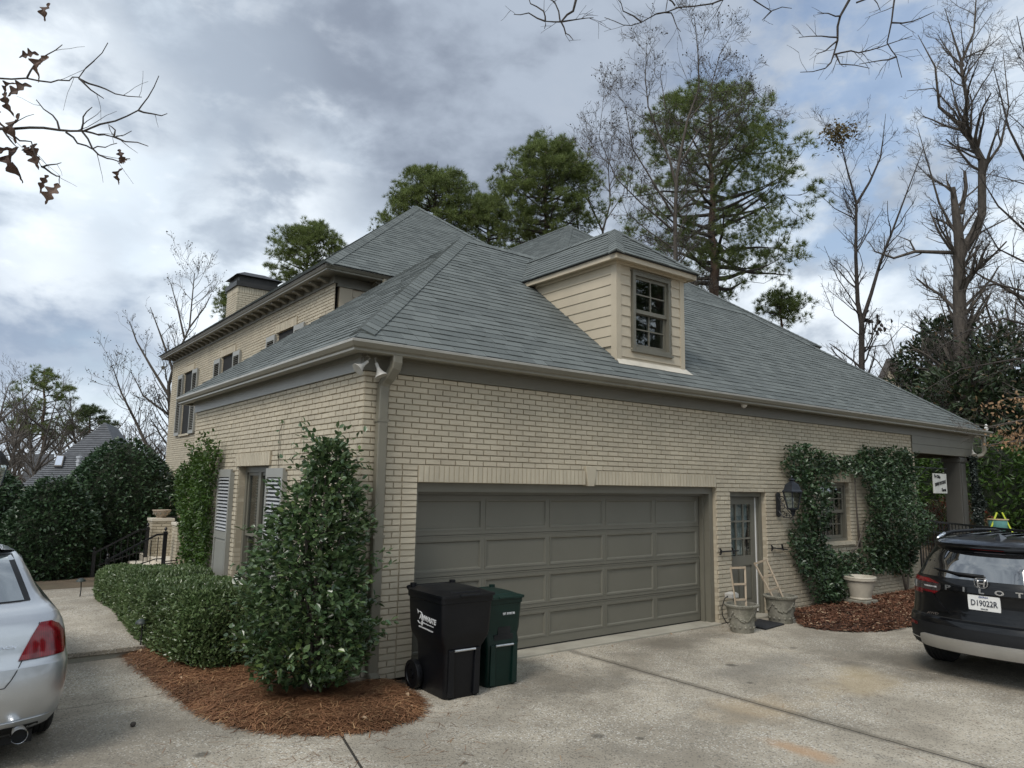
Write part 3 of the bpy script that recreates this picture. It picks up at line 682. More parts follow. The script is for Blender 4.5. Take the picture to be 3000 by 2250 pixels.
m = MB(); m.box(dx0, dx1, dy0, dy0 + .02, 5.425, 5.51); m.box(dx0, dx0 + .02, dy0 + .021, 2.2, 5.425, 5.51); m.box(dx1 - .02, dx1, dy0 + .021, 2.2, 5.425, 5.51)
m.box(dx0 + .021, dx1 - .021, dy0 + .021, DY + .02, 5.445, 5.46); m.box(dx0 + .021, DX0 + .02, DY + .021, 2.1, 5.445, 5.46); m.box(DX1 - .02, dx1 - .021, DY + .021, 2.1, 5.445, 5.46)
m.box(DX0 - .05, DX1 + .05, DY - .05, DY - .022, 5.40, 5.444); m.box(DX0 - .05, DX0 - .019, DY - .021, 2.0, 5.40, 5.444)
m.build('fascia', MT['cream'], dorm, bevel=.003)
dz = 5.52; dxm = (dx0 + dx1) / 2; dap = dz + (dxm - dx0) * .83; b_ = .03
A, B = (dx0 - b_, dy0 - b_, dz), (dx1 + b_, dy0 - b_, dz); hw = dxm - dx0 + b_; ap = (dxm, dy0 - b_ + hw, dz + hw * .82); Bk = (dxm, yr(dz + hw * .82), dz + hw * .82); Lb, Rb = (dx0 - b_, yr(dz), dz), (dx1 + b_, yr(dz), dz)
ff = [([A, B, ap], A, B), ([Lb, A, ap, Bk], Lb, A), ([B, Rb, Bk, ap], B, Rb)]
r4 = roof('dormer_roof', ff, thick=.03); shingle_obj(sum([shingle_face(*f) for f in ff], []), r4)
n1, n2, n3 = nrm3(*ff[0][0]), nrm3(Lb, A, ap), nrm3(B, Rb, ap)
caps(A, ap, n2, n1, r4, w=.12); caps(B, ap, n1, n3, r4, w=.12); caps(ap, Bk, n2, n3, r4, w=.12)
m = MB(); ff_ = lambda y: zr(y) + .016
m.add([(DX0 - .05, DY - .10, ff_(DY - .10)), (DX1 + .12, DY - .10, ff_(DY - .10)), (DX1 + .05, DY - .01, ff_(DY) + .02), (DX0 - .02, DY - .01, ff_(DY) + .02)], [(0, 1, 2, 3)])
m.build('flashing', pmat('cream_flashing', (.60, .55, .46), .45, .08, 6), dorm)
m = MB(); cvx = on_y(2009, 905, 1.3); m.lathe([(.09, 0), (.09, .10), (.13, .11), (.13, .15), (.0, .19)], 12, (6.35, 1.05, zr(1.05))); m.build('roof_vent', pmat('galvanised_vent', (.45, .48, .5), .35, .1, 5, metal=.7), house, smooth=True, angle=40)
# ------------------------------------------------------------------ windows, doors, shutters
def P4(fr, a0, a1, z0, z1, d0, d1):
    """box on a wall frame: a range, z range, depth range (outward positive)"""
    c = fr.p((a0 + a1) / 2, (z0 + z1) / 2, (d0 + d1) / 2); return c, fr.u * (a1 - a0) / 2, fr.n * (d1 - d0) / 2, np.array([0, 0, (z1 - z0) / 2])
def fbox(m, fr, a0, a1, z0, z1, d0, d1, mi=0): m.obox(*P4(fr, a0, a1, z0, z1, d0, d1), mi)
def sash(win, fr, a0, a1, z0, z1, cols, rows, d, mat, rail=.045, mun=.018, th=.035, glass='glass'):
    m = MB(); fbox(m, fr, a0, a0 + rail, z0, z1, d - th, d); fbox(m, fr, a1 - rail, a1, z0, z1, d - th, d)
    fbox(m, fr, a0 + rail, a1 - rail, z0, z0 + rail * 1.3, d - th, d); fbox(m, fr, a0 + rail, a1 - rail, z1 - rail, z1, d - th, d)
    ia0, ia1, iz0, iz1 = a0 + rail, a1 - rail, z0 + rail * 1.3, z1 - rail
    for i in range(1, cols): x = ia0 + (ia1 - ia0) * i / cols; fbox(m, fr, x - mun / 2, x + mun / 2, iz0, iz1, d - th + .008, d - .004)
    for k in range(1, rows): z = iz0 + (iz1 - iz0) * k / rows; fbox(m, fr, ia0, ia1, z - mun / 2, z + mun / 2, d - th + .0085, d - .0045)
    m.build('sash', mat, win)
    for i in range(cols):
        for k in range(rows):
            g = MB(); x0 = ia0 + (ia1 - ia0) * i / cols; x1 = ia0 + (ia1 - ia0) * (i + 1) / cols; y0 = iz0 + (iz1 - iz0) * k / rows; y1 = iz0 + (iz1 - iz0) * (k + 1) / rows
            fbox(g, fr, x0 + .001, x1 - .001, y0 + .001, y1 - .001, d - .022, d - .018); g.build('pane', MT[glass], win)
def window(fr, a0, a1, z0, z1, inset, cols, rows, mat, case=.05, sill=True, blind=False, sillmat=None, double=True, casing_out=0, shade=None):
    m = MB(); d = -inset
    for x0, x1 in ((a0, a0 + case), (a1 - case, a1)): fbox(m, fr, x0, x1, z0, z1, d - .08, d + .02 + casing_out)
    fbox(m, fr, a0 + case, a1 - case, z1 - case, z1, d - .08, d + .02 + casing_out); fbox(m, fr, a0 + case, a1 - case, z0, z0 + case * .8, d - .08, d + .03 + casing_out)
    win = m.build('window', mat, house)
    b0, b1, y0, y1 = a0 + case + .004, a1 - case - .004, z0 + case * .8 + .003, z1 - case - .003; zm = (y0 + y1) / 2
    if double:
        sash(win, fr, b0, b1, zm - .02, y1, cols, rows, d - .005, mat); sash(win, fr, b0, b1, y0, zm + .018, cols, rows, d - .042, mat)
    else: sash(win, fr, b0, b1, y0, y1, cols, rows, d - .02, mat)
    if blind:
        n = int((y1 - y0) / .045); bl = MB()
        for k in range(n): z = y0 + .02 + k * .045; bl.obox(fr.p((b0 + b1) / 2, z, d - .13), fr.u * (b1 - b0) / 2 * .97, fr.n * .016 + np.array([0, 0, .013]), np.array([0, 0, .001]))
        bl.build('blind', MT['blind'], win)
    bm_ = MB(); fbox(bm_, fr, a0, a1, z0, z1, d - .5, d - .49); bm_.build('dark_room', MT['dark'], win)
    if sill:
        s = MB(); n = 6
        for k in range(n): w = (a1 - a0 + .12) / n; fbox(s, fr, a0 - .06 + k * w + .003, a0 - .06 + (k + 1) * w - .003, z0 - .065, z0 - .004, -.05, .05)
        s.build('sill', sillmat or MT['brick'], win)
    return win
def shutter(fr, a0, a1, z0, z1, split=.42, d0=.03, mat=None, panel=True, n=None, single=True):
    mat = mat or MT['shutter']; st, th = .055, .035; m = MB(); d1 = d0 + th
    fbox(m, fr, a0, a0 + st, z0, z1, d0, d1); fbox(m, fr, a1 - st, a1, z0, z1, d0, d1)
    zm = z0 + (z1 - z0) * split if panel else z0
    fbox(m, fr, a0 + st, a1 - st, z1 - .12, z1, d0, d1); fbox(m, fr, a0 + st, a1 - st, z0, z0 + .1, d0, d1)
    if panel:
        fbox(m, fr, a0 + st, a1 - st, zm, zm + .11, d0, d1); fbox(m, fr, a0 + st + .0, a1 - st, z0 + .1, zm, d0 + .004, d1 - .018)
        fbox(m, fr, a0 + st + .03, a1 - st - .03, z0 + .14, zm - .04, d1 - .018, d1 - .006)
    for x0 in (a0, a1 - .02): fbox(m, fr, x0, x0 + .02, z0 + .05, z1 - .05, .0, d0)
    o = m.build('shutter', mat, house); y0, y1 = (zm + .11 if panel else z0 + .1), z1 - .12; n = n or int((y1 - y0) / .052)
    sl_ = MB(); sl_.obox((0, 0, 0), fr.u * ((a1 - a0) / 2 - st + .002), fr.n * .020 - np.array([0, 0, .013]), np.array([0, 0, .004]) + fr.n * .0028)
    s0 = sl_.build('slat', MT['slat'] if panel else mat, o); s0.location = Vector(fr.p((a0 + a1) / 2, y0 + (y1 - y0) * .5 / n, d0 + .017))
    for k in range(1, n): q = bpy.data.objects.new('slat', s0.data); link(q, o); q.location = Vector(fr.p((a0 + a1) / 2, y0 + (y1 - y0) * (k + .5) / n, d0 + .017))
    bk_ = MB(); fbox(bk_, fr, a0 + st, a1 - st, y0, y1, d0 - .004, d0 - .001); bk_.build('shutter_back', MT['dark'], o)
    return o
window(SID, SY0, SY1, SZ0, SZ1, .13, 2, 1, MT['trim'], case=.085, blind=True, sill=False)
m = MB(); fbox(m, SID, SY0 + .62, SY0 + .72, SZ0 + .06, SZ1 - .07, -.19, -.115); m.build('mullion', MT['trim'], house)
m = MB(); fbox(m, SID, SY0 - .05, SY1 + .05, SZ0 - .07, SZ0 - .002, -.1, .05); m.build('sill', MT['brick'], house)
shutter(SID, 4.34, 5.00, .42, 2.26, .42); shutter(SID, 2.12, 2.76, .42, 2.26, .42)
window(DF, wx0, wx1, wz0, wz1, -.004, 2, 2, MT['trim'], case=.055, sill=False, casing_out=.012)
m = MB(); fbox(m, DF, wx0 - .03, wx1 + .03, wz0 - .035, wz0 - .001, -.02, .05); fbox(m, DF, wx0 - .015, wx1 + .015, wz1 + .001, wz1 + .022, -.01, .045); m.build('window_sill', MT['trim'], dorm)
window(FRT, WX0, WX1, WZ0, WZ1, .10, 3, 2, MT['trim'], case=.055)
for a, b, c, d in MW:
    window(MAI, a, b, c, d, .13, 3, 3, MT['trim'], case=.06)
    shutter(MAI, b + .03, b + .60, c - .03, d - .02, .33, panel=(a > 99)); shutter(MAI, a - .60, a - .03, c - .03, d - .02, .33, panel=False)
a, b, c, d = MWL[0]
window(MAI, a, b, c, d, .13, 3, 3, MT['trim'], case=.06); shutter(MAI, b + .05, b + .66, c, d, .38); shutter(MAI, a - .66, a - .05, c, d, .38)
# ------------------------------------------------------------------ garage door
m = MB(); D1 = -.10                                  # trim set back in the opening
fbox(m, FRT, GX0, GX1, GZ - .105, GZ - .001, -.24, D1 + .03); fbox(m, FRT, GX0, GX0 + .05, 0.022, GZ - .106, -.24, D1 + .03); fbox(m, FRT, GX1 - .095, GX1 - .001, .022, GZ - .106, -.24, D1 + .03)
fbox(m, FRT, GX0 + .051, GX1 - .096, GZ - .14, GZ - .1055, -.245, -.17); fbox(m, FRT, GX1 - .13, GX1 - .0955, .022, GZ - .141, -.245, -.17)
m.build('garage_door_frame', MT['trim'], house)
gx0, gx1, gz0, gz1 = GX0 + .055, GX1 - .132, .04, GZ - .142; DD = -.25; ROW, COL = 4, 5
m = MB(); fbox(m, FRT, gx0, gx1, gz0, gz1, DD - .045, DD - .022); fbox(m, FRT, gx0, gx1, .024, .039, DD - .04, DD - .015, 1); gd = m.build('garage_door', [MT['door'], MT['black']], house)
rh = (gz1 - gz0) / ROW; cw = (gx1 - gx0) / COL; st = .05; rl = .055
pm = None
for r in range(ROW):
    z0, z1 = gz0 + r * rh, gz0 + (r + 1) * rh; m = MB(); lo = .11 if r == 0 else rl
    fbox(m, FRT, gx0, gx1, z0 + .003, z0 + lo, DD - .022, DD); fbox(m, FRT, gx0, gx1, z1 - rl, z1 - .003, DD - .022, DD)
    fbox(m, FRT, gx0, gx1, z1 - .018, z1 - .004, DD, DD + .006)
    if r: fbox(m, FRT, gx0, gx1, z0 + .004, z0 + .02, DD, DD + .006)
    for c in range(COL + 1):
        x = gx0 + c * cw; x0, x1 = max(gx0, x - st / 2), min(gx1, x + st / 2)
        if c in (0, COL): x0, x1 = (gx0, gx0 + st) if c == 0 else (gx1 - st, gx1)
        fbox(m, FRT, x0, x1, z0 + lo, z1 - rl, DD - .022, DD - .0005)
    m.build('door_section', MT['door'], gd)
    for c in range(COL):
        x0 = gx0 + c * cw + (st if c == 0 else st / 2); x1 = gx0 + (c + 1) * cw - (st if c == COL - 1 else st / 2); y0, y1 = z0 + lo, z1 - rl
        pp = MB(); ins, d_ = .022, .012; q0 = [(x0, y0), (x1, y0), (x1, y1), (x0, y1)]; q1 = [(x0 + ins, y0 + ins), (x1 - ins, y0 + ins), (x1 - ins, y1 - ins), (x0 + ins, y1 - ins)]; q2 = [(a + .012 * s, b + .012 * t) for (a, b), (s, t) in zip(q1, ((1, 1), (-1, 1), (-1, -1), (1, -1)))]
        pp.add([FRT.p(a, b, DD + .006) for a, b in q0] + [FRT.p(a, b, DD + .004) for a, b in q1] + [FRT.p(a, b, DD - .016) for a, b in q2], [(i, (i + 1) % 4, (i + 1) % 4 + 4, i + 4) for i in range(4)] + [(i + 4, (i + 1) % 4 + 4, (i + 1) % 4 + 8, i + 8) for i in range(4)] + [(8, 9, 10, 11)] + [(i, i + 0, (i + 1) % 4, i) for i in range(0)])
        pp.add([FRT.p(a, b, DD + .006) for a, b in q0] + [FRT.p(a, b, DD - .001) for a, b in q0], [(i, (i + 1) % 4, (i + 1) % 4 + 4, i + 4) for i in range(4)])
        pp.build('panel', MT['door'], gd)
# ------------------------------------------------------------------ side door
m = MB(); fbox(m, FRT, PX0, PX0 + .055, .02, PZ, -.2, -.09); fbox(m, FRT, PX1 - .055, PX1, .02, PZ, -.2, -.09); fbox(m, FRT, PX0 + .056, PX1 - .056, PZ - .075, PZ - .001, -.2, -.09)
fbox(m, FRT, PX1 - .083, PX1 - .056, .02, PZ - .076, -.2, -.13); m.build('door_frame', MT['trim'], house)
dx0_, dx1_, dz0, dz1 = PX0 + .06, PX1 - .105, .05, PZ - .085; d = -.165
m = MB(); fbox(m, FRT, dx0_, dx0_ + .11, dz0, dz1, d - .04, d); fbox(m, FRT, dx1_ - .11, dx1_, dz0, dz1, d - .04, d); i0, i1 = dx0_ + .11, dx1_ - .11
fbox(m, FRT, i0, i1, dz1 - .12, dz1, d - .04, d); fbox(m, FRT, i0, i1, dz0, dz0 + .2, d - .04, d); fbox(m, FRT, i0, i1, .82, .98, d - .04, d); xm_ = (i0 + i1) / 2; fbox(m, FRT, xm_ - .05, xm_ + .05, dz0 + .2, .82, d - .04, d - .0005)
for k in (1, 2):
    z = .98 + (dz1 - .12 - .98) * k / 3; fbox(m, FRT, i0, i1, z - .014, z + .014, d - .035, d - .004); x = i0 + (i1 - i0) * k / 3; fbox(m, FRT, x - .013, x + .013, .98, dz1 - .12, d - .0345, d - .0045)
pd = m.build('door', MT['door'], house)
for i in range(3):
    for k in range(3):
        g = MB(); fbox(g, FRT, i0 + (i1 - i0) * i / 3 + .001, i0 + (i1 - i0) * (i + 1) / 3 - .001, .98 + (dz1 - 1.10) * k / 3 + .001, .98 + (dz1 - 1.10) * (k + 1) / 3 - .001, d - .024, d - .02); g.build('pane', MT['glass'], pd)
for x0, x1 in ((i0, xm_ - .05), (xm_ + .05, i1)):
    g = MB(); fbox(g, FRT, x0 + .001, x1 - .001, dz0 + .2, .82, d - .035, d - .02); fbox(g, FRT, x0 + .04, x1 - .04, dz0 + .24, .78, d - .02, d - .008); g.build('panel', MT['door'], pd)
m = MB(); nseg = 30; top_, bot = 1.86, .99                         # curtain pulled to the left at its foot
vs = []
for k in range(9):
    t = k / 8; z = top_ + (bot - top_) * t
    for j in range(nseg + 1):
        s = j / nseg; w = (i1 - i0) * (1 - .24 * max(0, (t - .45) / .55) ** 1.6); x = i0 - .02 + s * (w + .02); vs.append(FRT.p(x, z, d - .075 + .014 * math.sin(s * 34 + t * 3) + .006 * math.sin(s * 11 + 9 * t)))
m.add(vs, [(k * (nseg + 1) + j, k * (nseg + 1) + j + 1, (k + 1) * (nseg + 1) + j + 1, (k + 1) * (nseg + 1) + j) for k in range(8) for j in range(nseg)]); m.build('curtain', MT['curtain'], pd, smooth=True)
m = MB(); fbox(m, FRT, PX1 - .102, PX1 - .086, .06, PZ - .09, -.19, -.15); m.build('white_strip', MT['white'], pd)  # narrow white strip along the right edge of the door
m = MB(); m.lathe([(.0, -.03), (.028, -.02), (.03, 0), (.012, .02), (.012, .05)], 12); kb = m.build('door_knob', pmat('brass_knob', (.35, .25, .1), .3, .1, 4, metal=1), pd, smooth=True); kb.location = (dx0_ + .06, -d - .05, .95); kb.rotation_euler = (-math.pi / 2, 0, 0)
m = MB(); m.box(PX0 + .02, PX1 - .02, -.12, .3, 0.0, .03); m.build('door_step', MT['smoothconc'], house)
# downspouts
def spout(path, w, d, name='downspout', mat='gutter'):
    m = MB(); P = [np.array(p, float) for p in path]; n = len(P); V = []
    for i in range(n):
        t = P[min(i + 1, n - 1)] - P[max(i - 1, 0)]; t /= np.linalg.norm(t); x = np.array([1., 0, 0]); x = x - t * (x @ t); x /= np.linalg.norm(x); y = np.cross(t, x); c = .2
        for a, b in ((-1, -1 + c), (-1 + c, -1), (1 - c, -1), (1, -1 + c), (1, 1 - c), (1 - c, 1), (-1 + c, 1), (-1, 1 - c)): V.append(P[i] + x * a * w / 2 + y * b * d / 2)
    m.add(V, [(i * 8 + j, i * 8 + (j + 1) % 8, i * 8 + 8 + (j + 1) % 8, i * 8 + 8 + j) for i in range(n - 1) for j in range(8)]); return m.build(name, MT[mat], house)
spout([(.27, -.215, 3.47), (.27, -.215, 3.40), (.265, -.20, 3.34), (.235, -.13, 3.24), (.215, -.085, 3.19), (.205, -.065, 3.14), (.20, -.06, 3.05), (.20, -.06, 2.0), (.20, -.06, 1.0), (.20, -.06, .12), (.20, -.14, .05)], .115, .085)
for z in (2.75, 1.5): m = MB(); m.box(.13, .27, -.106, .0, z, z + .03); m.build('spout_strap', MT['gutter'], house)
spout([(3.05, 5.50, 6.12), (3.05, 5.50, 6.05), (3.02, 5.56, 5.95), (2.86, 5.82, 5.70), (2.80, 5.89, 5.60), (2.80, 5.90, 5.4), (2.80, 5.90, 4.4)], .11, .08)
spout([(16.66, -.2, 3.47), (16.66, -.2, 3.3), (16.66, -.2, 3.08), (16.63, -.16, 3.0), (16.45, -.02, 2.93), (16.2, .02, 2.88)], .10, .08)
# porch beam, ceiling and post at the right end
m = MB(); m.box(13.16, 16.5, -.02, .12, 3.13, 3.309); m.box(13.16, 16.5, -.012, .12, 2.94, 3.126); m.box(16.3, 16.5, .121, 6.8, 2.94, 3.45); pbm = m.build('porch_beam', MT['trim'], house)
m = MB(); m.box(13.16, 16.55, .13, 6.8, 3.2, 3.24); m.build('porch_ceiling', MT['trim'], house)
m = MB(); m.box(15.70, 16.06, .02, .38, .3, 2.939); m.box(15.76, 16.0, -.0, .019, .75, 2.75); m.box(15.67, 16.09, -.01, .41, 2.80, 2.90); m.box(15.67, 16.09, -.01, .41, .3, .46); m.build('porch_post', pmat('dark_grey_post', (.085, .082, .072), .5, .08, 2), house, bevel=.006)
m = MB(); m.box(13.15, 13.3, .02, 6.8, 0, 3.2); m.build('porch_side_wall', MT['mortar'], house)
# floodlights (on the house)
MT['flood'] = pmat('pale_lamp_housing', (.46, .44, .40), .45, .08, 6)
def flood(loc, dr, nm, lab, mat='flood'):
    o = thing(nm, lab, 'floodlight', loc); o.scale = (.8, .8, .8); d = Vector(dr).normalized(); q = d.to_track_quat('Z', 'Y').to_matrix()
    m = MB(); m.lathe([(.0, -.02), (.022, -.02), (.024, .05), (.03, .08), (.055, .13), (.085, .165), (.088, .175), (.08, .176), (.0, .165)], 16); b = m.build('lamp_head', MT[mat], o, smooth=True, angle=50); b.rotation_euler = q.to_euler()
    m = MB(); m.tube([(0, 0, .0), Vector((0, 0, .0)) - d * .06 + Vector((0, 0, .03)), Vector((0, 0, .09))], .014, 8); m.build('arm', MT['trim'], o); return o
flood((-.06, -.16, 3.37), (-.75, -.05, -.62), 'floodlight', 'left of two pale floodlights under the garage eave corner')
flood((.06, -.16, 3.36), (.25, -.25, -.8), 'floodlight', 'right of two pale floodlights under the garage eave corner, beside the downspout')
flood((16.2, -.1, 3.1), (-.3, -.3, -.8), 'floodlight', 'small white floodlight under the porch eave at the far right of the roof')
flood((2.0, 19.2, 5.9), (-.8, -.3, -.5), 'floodlight', 'small floodlight under the far left end of the upper eave', 'trim')
c = thing('eave_camera', 'small white dome camera under the long front eave above the side door', 'camera', (6.85, -.1, 3.46))
m = MB(); m.lathe([(.05, .04), (.055, .01), (.045, -.02), (.02, -.04), (0, -.045)], 14); m.build('dome', MT['white'], c, smooth=True)
m = MB(); m.box(-.06, .06, -.05, .05, .03, .045); m.build('base_plate', MT['white'], c)
b = thing('bird_ornament', 'small white bird figure on the right end of the front gutter', 'figurine', (16.68, -.27, 3.59))
m = MB(); m.lathe([(0, 0), (.035, .01), (.045, .05), (.04, .09), (.022, .115), (.03, .135), (.026, .16), (0, .175)], 12, sx=.8); m.build('body', MT['white'], b, smooth=True)
m = MB(); m.add([(-.02, 0, .14), (.02, 0, .14), (0, -.05, .135), (0, 0, .155)], [(0, 1, 2), (1, 3, 2), (3, 0, 2)]); m.build('beak', MT['white'], b)
# iron strap ornaments by the side door
def strap_orn(x, lab, drop):
    o = thing('shutter_dog', lab, 'wall hook', (x, -.01, 1.10)); m = MB(); m.bar((0, -.03, 0), (.42, -.05, -drop), .035, .02); m.bar((.10, 0, -.01), (.10, -.03, -.005), .02)
    m.build('iron_bar', MT['black'], o, bevel=.003)
    m = MB()
    for a, k in ((40, .07), (-40, .07), (180, .06)): m.bar((.03, -.03, 0), (.03 + k * math.cos(math.radians(180 - a)), -.035, k * math.sin(math.radians(a))), .022, .016)
    m.build('leaf_tip', MT['black'], o)
    m = MB(); m.bar((.30, -.045, -drop * .6), (.27, -.05, .05), .025, .018); m.bar((.30, -.045, -drop * .6), (.31, -.05, -.05), .025, .018); m.build('prong', MT['black'], o)
strap_orn(6.21, 'black iron strap hook on the brick pier left of the side door', .0)
strap_orn(7.62, 'black iron strap hook on the wall right of the side door, below the lantern', .04)
# ------------------------------------------------------------------ wall lantern
LN = thing('wall_lantern', 'black carriage lantern on a scrolled bracket beside the side door', 'lantern', (7.87, 0, 1.84))
m = MB(); m.prism([(-.055, -.012, -.2), (0, -.012, -.23), (.055, -.012, -.2), (.055, -.012, .17), (0, -.012, .2), (-.055, -.012, .17)], (0, -.03, 0)); m.build('back_plate', MT['black'], LN, bevel=.005)
LX, LY = .0, -.30
lm = pmat('lantern_metal', (.03, .034, .042), .4, .15, 8, metal=.4)
def hexr(r, z): return [(LX + r * math.cos(math.radians(60 * k + 30)), LY + r * math.sin(math.radians(60 * k + 30)), z) for k in range(6)]
m = MB(); m.loft([hexr(.185, .20), hexr(.185, .218), hexr(.155, .245), hexr(.125, .33), hexr(.05, .375), hexr(.035, .395), hexr(.06, .405), hexr(.055, .42), hexr(.012, .44)]); m.lathe([(.0, .0), (.016, .012), (.008, .03), (.0, .05)], 8, (LX, LY, .44)); m.build('cap', lm, LN)
m = MB()
for (x0, y0, z0), (x1, y1, z1) in zip(hexr(.165, .201), hexr(.095, -.07)): m.bar((x0, y0, z0), (x1, y1, z1), .016)
m.loft([hexr(.10, -.07), hexr(.10, -.085), hexr(.05, -.105), hexr(.02, -.2)]); m.build('cage', lm, LN)
tp, bt = hexr(.16, .199), hexr(.093, -.069)
for k in range(6): g = MB(); g.add([tp[k], tp[(k + 1) % 6], bt[(k + 1) % 6], bt[k]], [(0, 1, 2, 3)]); g.build('pane', MT['glass'], LN)
m = MB(); m.lathe([(.012, -.068), (.012, .04), (.02, .06), (.018, .10), (.004, .12)], 8, (LX, LY, 0)); m.build('bulb', MT['white'], LN, smooth=True)
m = MB()
def scroll(c, r0, turns, n, flip=1, ph=0): return [(c[0], c[1] + r0 * (1 - .75 * k / n) * math.cos(ph + flip * 2 * math.pi * turns * k / n), c[2] + r0 * (1 - .75 * k / n) * math.sin(ph + flip * 2 * math.pi * turns * k / n)) for k in range(n + 1)]
for c_, r_, ph in (((0, -.10, .07), .06, 0), ((0, -.10, -.05), .06, 1.5), ((0, -.12, -.16), .065, 3), ((0, -.20, -.2), .05, .5), ((0, -.27, -.24), .04, 2)): m.tube(scroll(c_, r_, 1.3, 16, 1, ph), .006, 5)
m.tube([(0, -.03, -.12), (0, -.12, -.23), (0, -.25, -.235), (0, -.3, -.21)], .009, 6); m.tube([(0, -.03, .12), (0, -.1, .0), (0, -.2, -.1), (0, -.3, -.2)], .007, 6); m.build('scroll_bracket', MT['black'], LN)
# ------------------------------------------------------------------ wheeled bins
def rrect(x0, x1, y0, y1, z, r, n=4):
    out = []
    for cx_, cy_, a0 in ((x1 - r, y1 - r, 0), (x0 + r, y1 - r, 90), (x0 + r, y0 + r, 180), (x1 - r, y0 + r, 270)):
        for k in range(n + 1): a = math.radians(a0 + 90 * k / n); out.append((cx_ + r * math.cos(a), cy_ + r * math.sin(a), z))
    return out
MT['binblack'] = pmat('black_bin_plastic', (.0045, .005, .0068), .40, .2, 3, spec=.3, bump=.12, bscale=260, bdist=.001, dirt=.35, dirtc=(.012, .0115, .011), dscale=3)
MT['bingreen'] = pmat('green_bin_plastic', (.0055, .022, .017), .42, .15, 3, spec=.3, bump=.12, bscale=260, bdist=.001, dirt=.3, dirtc=(.012, .024, .019), dscale=3)
MT['grime'] = pmat('worn_white_print', (.62, .63, .64), .5, .1, 8)
def wheel_bin(o, w_t, w_b, d_t, d_b, h, mat, taper_at=.6, wheels=True):
    """local: x across, -y the front, z up; wheels at the back"""
    m = MB(); y1 = d_t / 2; yf = -d_t / 2
    L_ = []
    prof = [(.0, w_b, d_b), (.02, w_b + .012, d_b + .01), (.40 * h, w_b + .03, d_b + .035), (.47 * h, w_b + .05, d_b + .05), (.56 * h, w_t - .055, d_t - .06), (.62 * h, w_t - .035, d_t - .04), (.90 * h, w_t - .006, d_t - .01), (.905 * h, w_t + .012, d_t + .012), (.955 * h, w_t + .016, d_t + .016), (.957 * h, w_t - .05, d_t - .05)]
    for z, w, d in prof: L_.append(rrect(-w / 2, w / 2, y1 - d - .0 if False else -d / 2, d / 2, z, .05))
    m.loft(L_); m.build('bin_body', mat, o, smooth=True, angle=28)
    # recessed front channel ribs and catch bar
    m = MB(); yb = -(d_b + .02) / 2
    for sx_ in (-1, 1): m.add([(sx_ * (w_b * .28), yb + .01, .02), (sx_ * (w_b * .46), yb + .01, .02), (sx_ * (w_b * .46), yb - .022, .02), (sx_ * (w_b * .28), yb - .022, .02), (sx_ * (w_b * .30), yb - .0, h * .46), (sx_ * (w_b * .46), yb, h * .46), (sx_ * (w_b * .46), yb - .03, h * .46), (sx_ * (w_b * .30), yb - .03, h * .46)], [(0, 1, 2, 3), (4, 7, 6, 5), (0, 4, 5, 1), (1, 5, 6, 2), (2, 6, 7, 3), (3, 7, 4, 0)])
    m.build('front_rib', mat, o, bevel=.008)
    m = MB(); m.box(-w_b * .32, w_b * .32, yb - .006, yb + .02, h * .40, h * .56); m.build('catch_recess', MT['dark'], o)
    m = MB(); m.tube([(-w_b * .30, yb - .03, h * .45), (w_b * .30, yb - .03, h * .45)], .012, 8); m.build('catch_bar', pmat('zinc_bar', (.55, .56, .57), .35, .1, 9, metal=.8), o, smooth=True, angle=50)
    # lid: domed, hinged at the back
    m = MB(); Lz = .958 * h
    m.loft([rrect(-w_t / 2 - .018, w_t / 2 + .018, -d_t / 2 - .03, d_t / 2 - .02, Lz, .05), rrect(-w_t / 2 - .018, w_t / 2 + .018, -d_t / 2 - .03, d_t / 2 - .02, Lz + .022, .05), rrect(-w_t / 2 + .02, w_t / 2 - .02, -d_t / 2 + .01, d_t / 2 - .04, Lz + .03, .06), rrect(-w_t / 2 + .05, w_t / 2 - .05, -d_t / 2 + .12, d_t / 2 - .06, Lz + .048, .07), rrect(-w_t / 2 + .12, w_t / 2 - .12, -d_t / 2 + .2, d_t / 2 - .1, Lz + .055, .07)])
    lid = m.build('lid', mat, o, smooth=True, angle=25)
    m = MB(); m.box(-w_t * .2, w_t * .2, -d_t / 2 - .045, -d_t / 2 + .02, Lz + .004, Lz + .03); m.box(-w_t * .30, w_t * .30, -d_t / 2 + .06, -d_t / 2 + .11, Lz + .03, Lz + .046); m.build('lid_grip', mat, lid, bevel=.008)
    m = MB(); yb2 = d_t / 2 + .03; zz = Lz + .025
    m.tube([(-w_t * .45, yb2 + .02, zz), (w_t * .45, yb2 + .02, zz)], .016, 8)
    for s in (-1, 1): m.tube([(s * w_t * .44, d_t / 2 - .03, Lz - .03), (s * w_t * .45, yb2 - .01, zz - .02), (s * w_t * .45, yb2 + .02, zz)], .02, 6); m.lathe([(.0, -.035), (.035, -.035), (.035, .035), (0, .035)], 10, (s * w_t * .40, d_t / 2 - .015, zz + .01))
    m.build('handle', mat, o, smooth=True, angle=40)
    m = MB(); m.tube([(-w_b / 2 - .07, d_b / 2 - .02, .14), (w_b / 2 + .07, d_b / 2 - .02, .14)], .012, 6); m.build('axle', MT['black'], o)
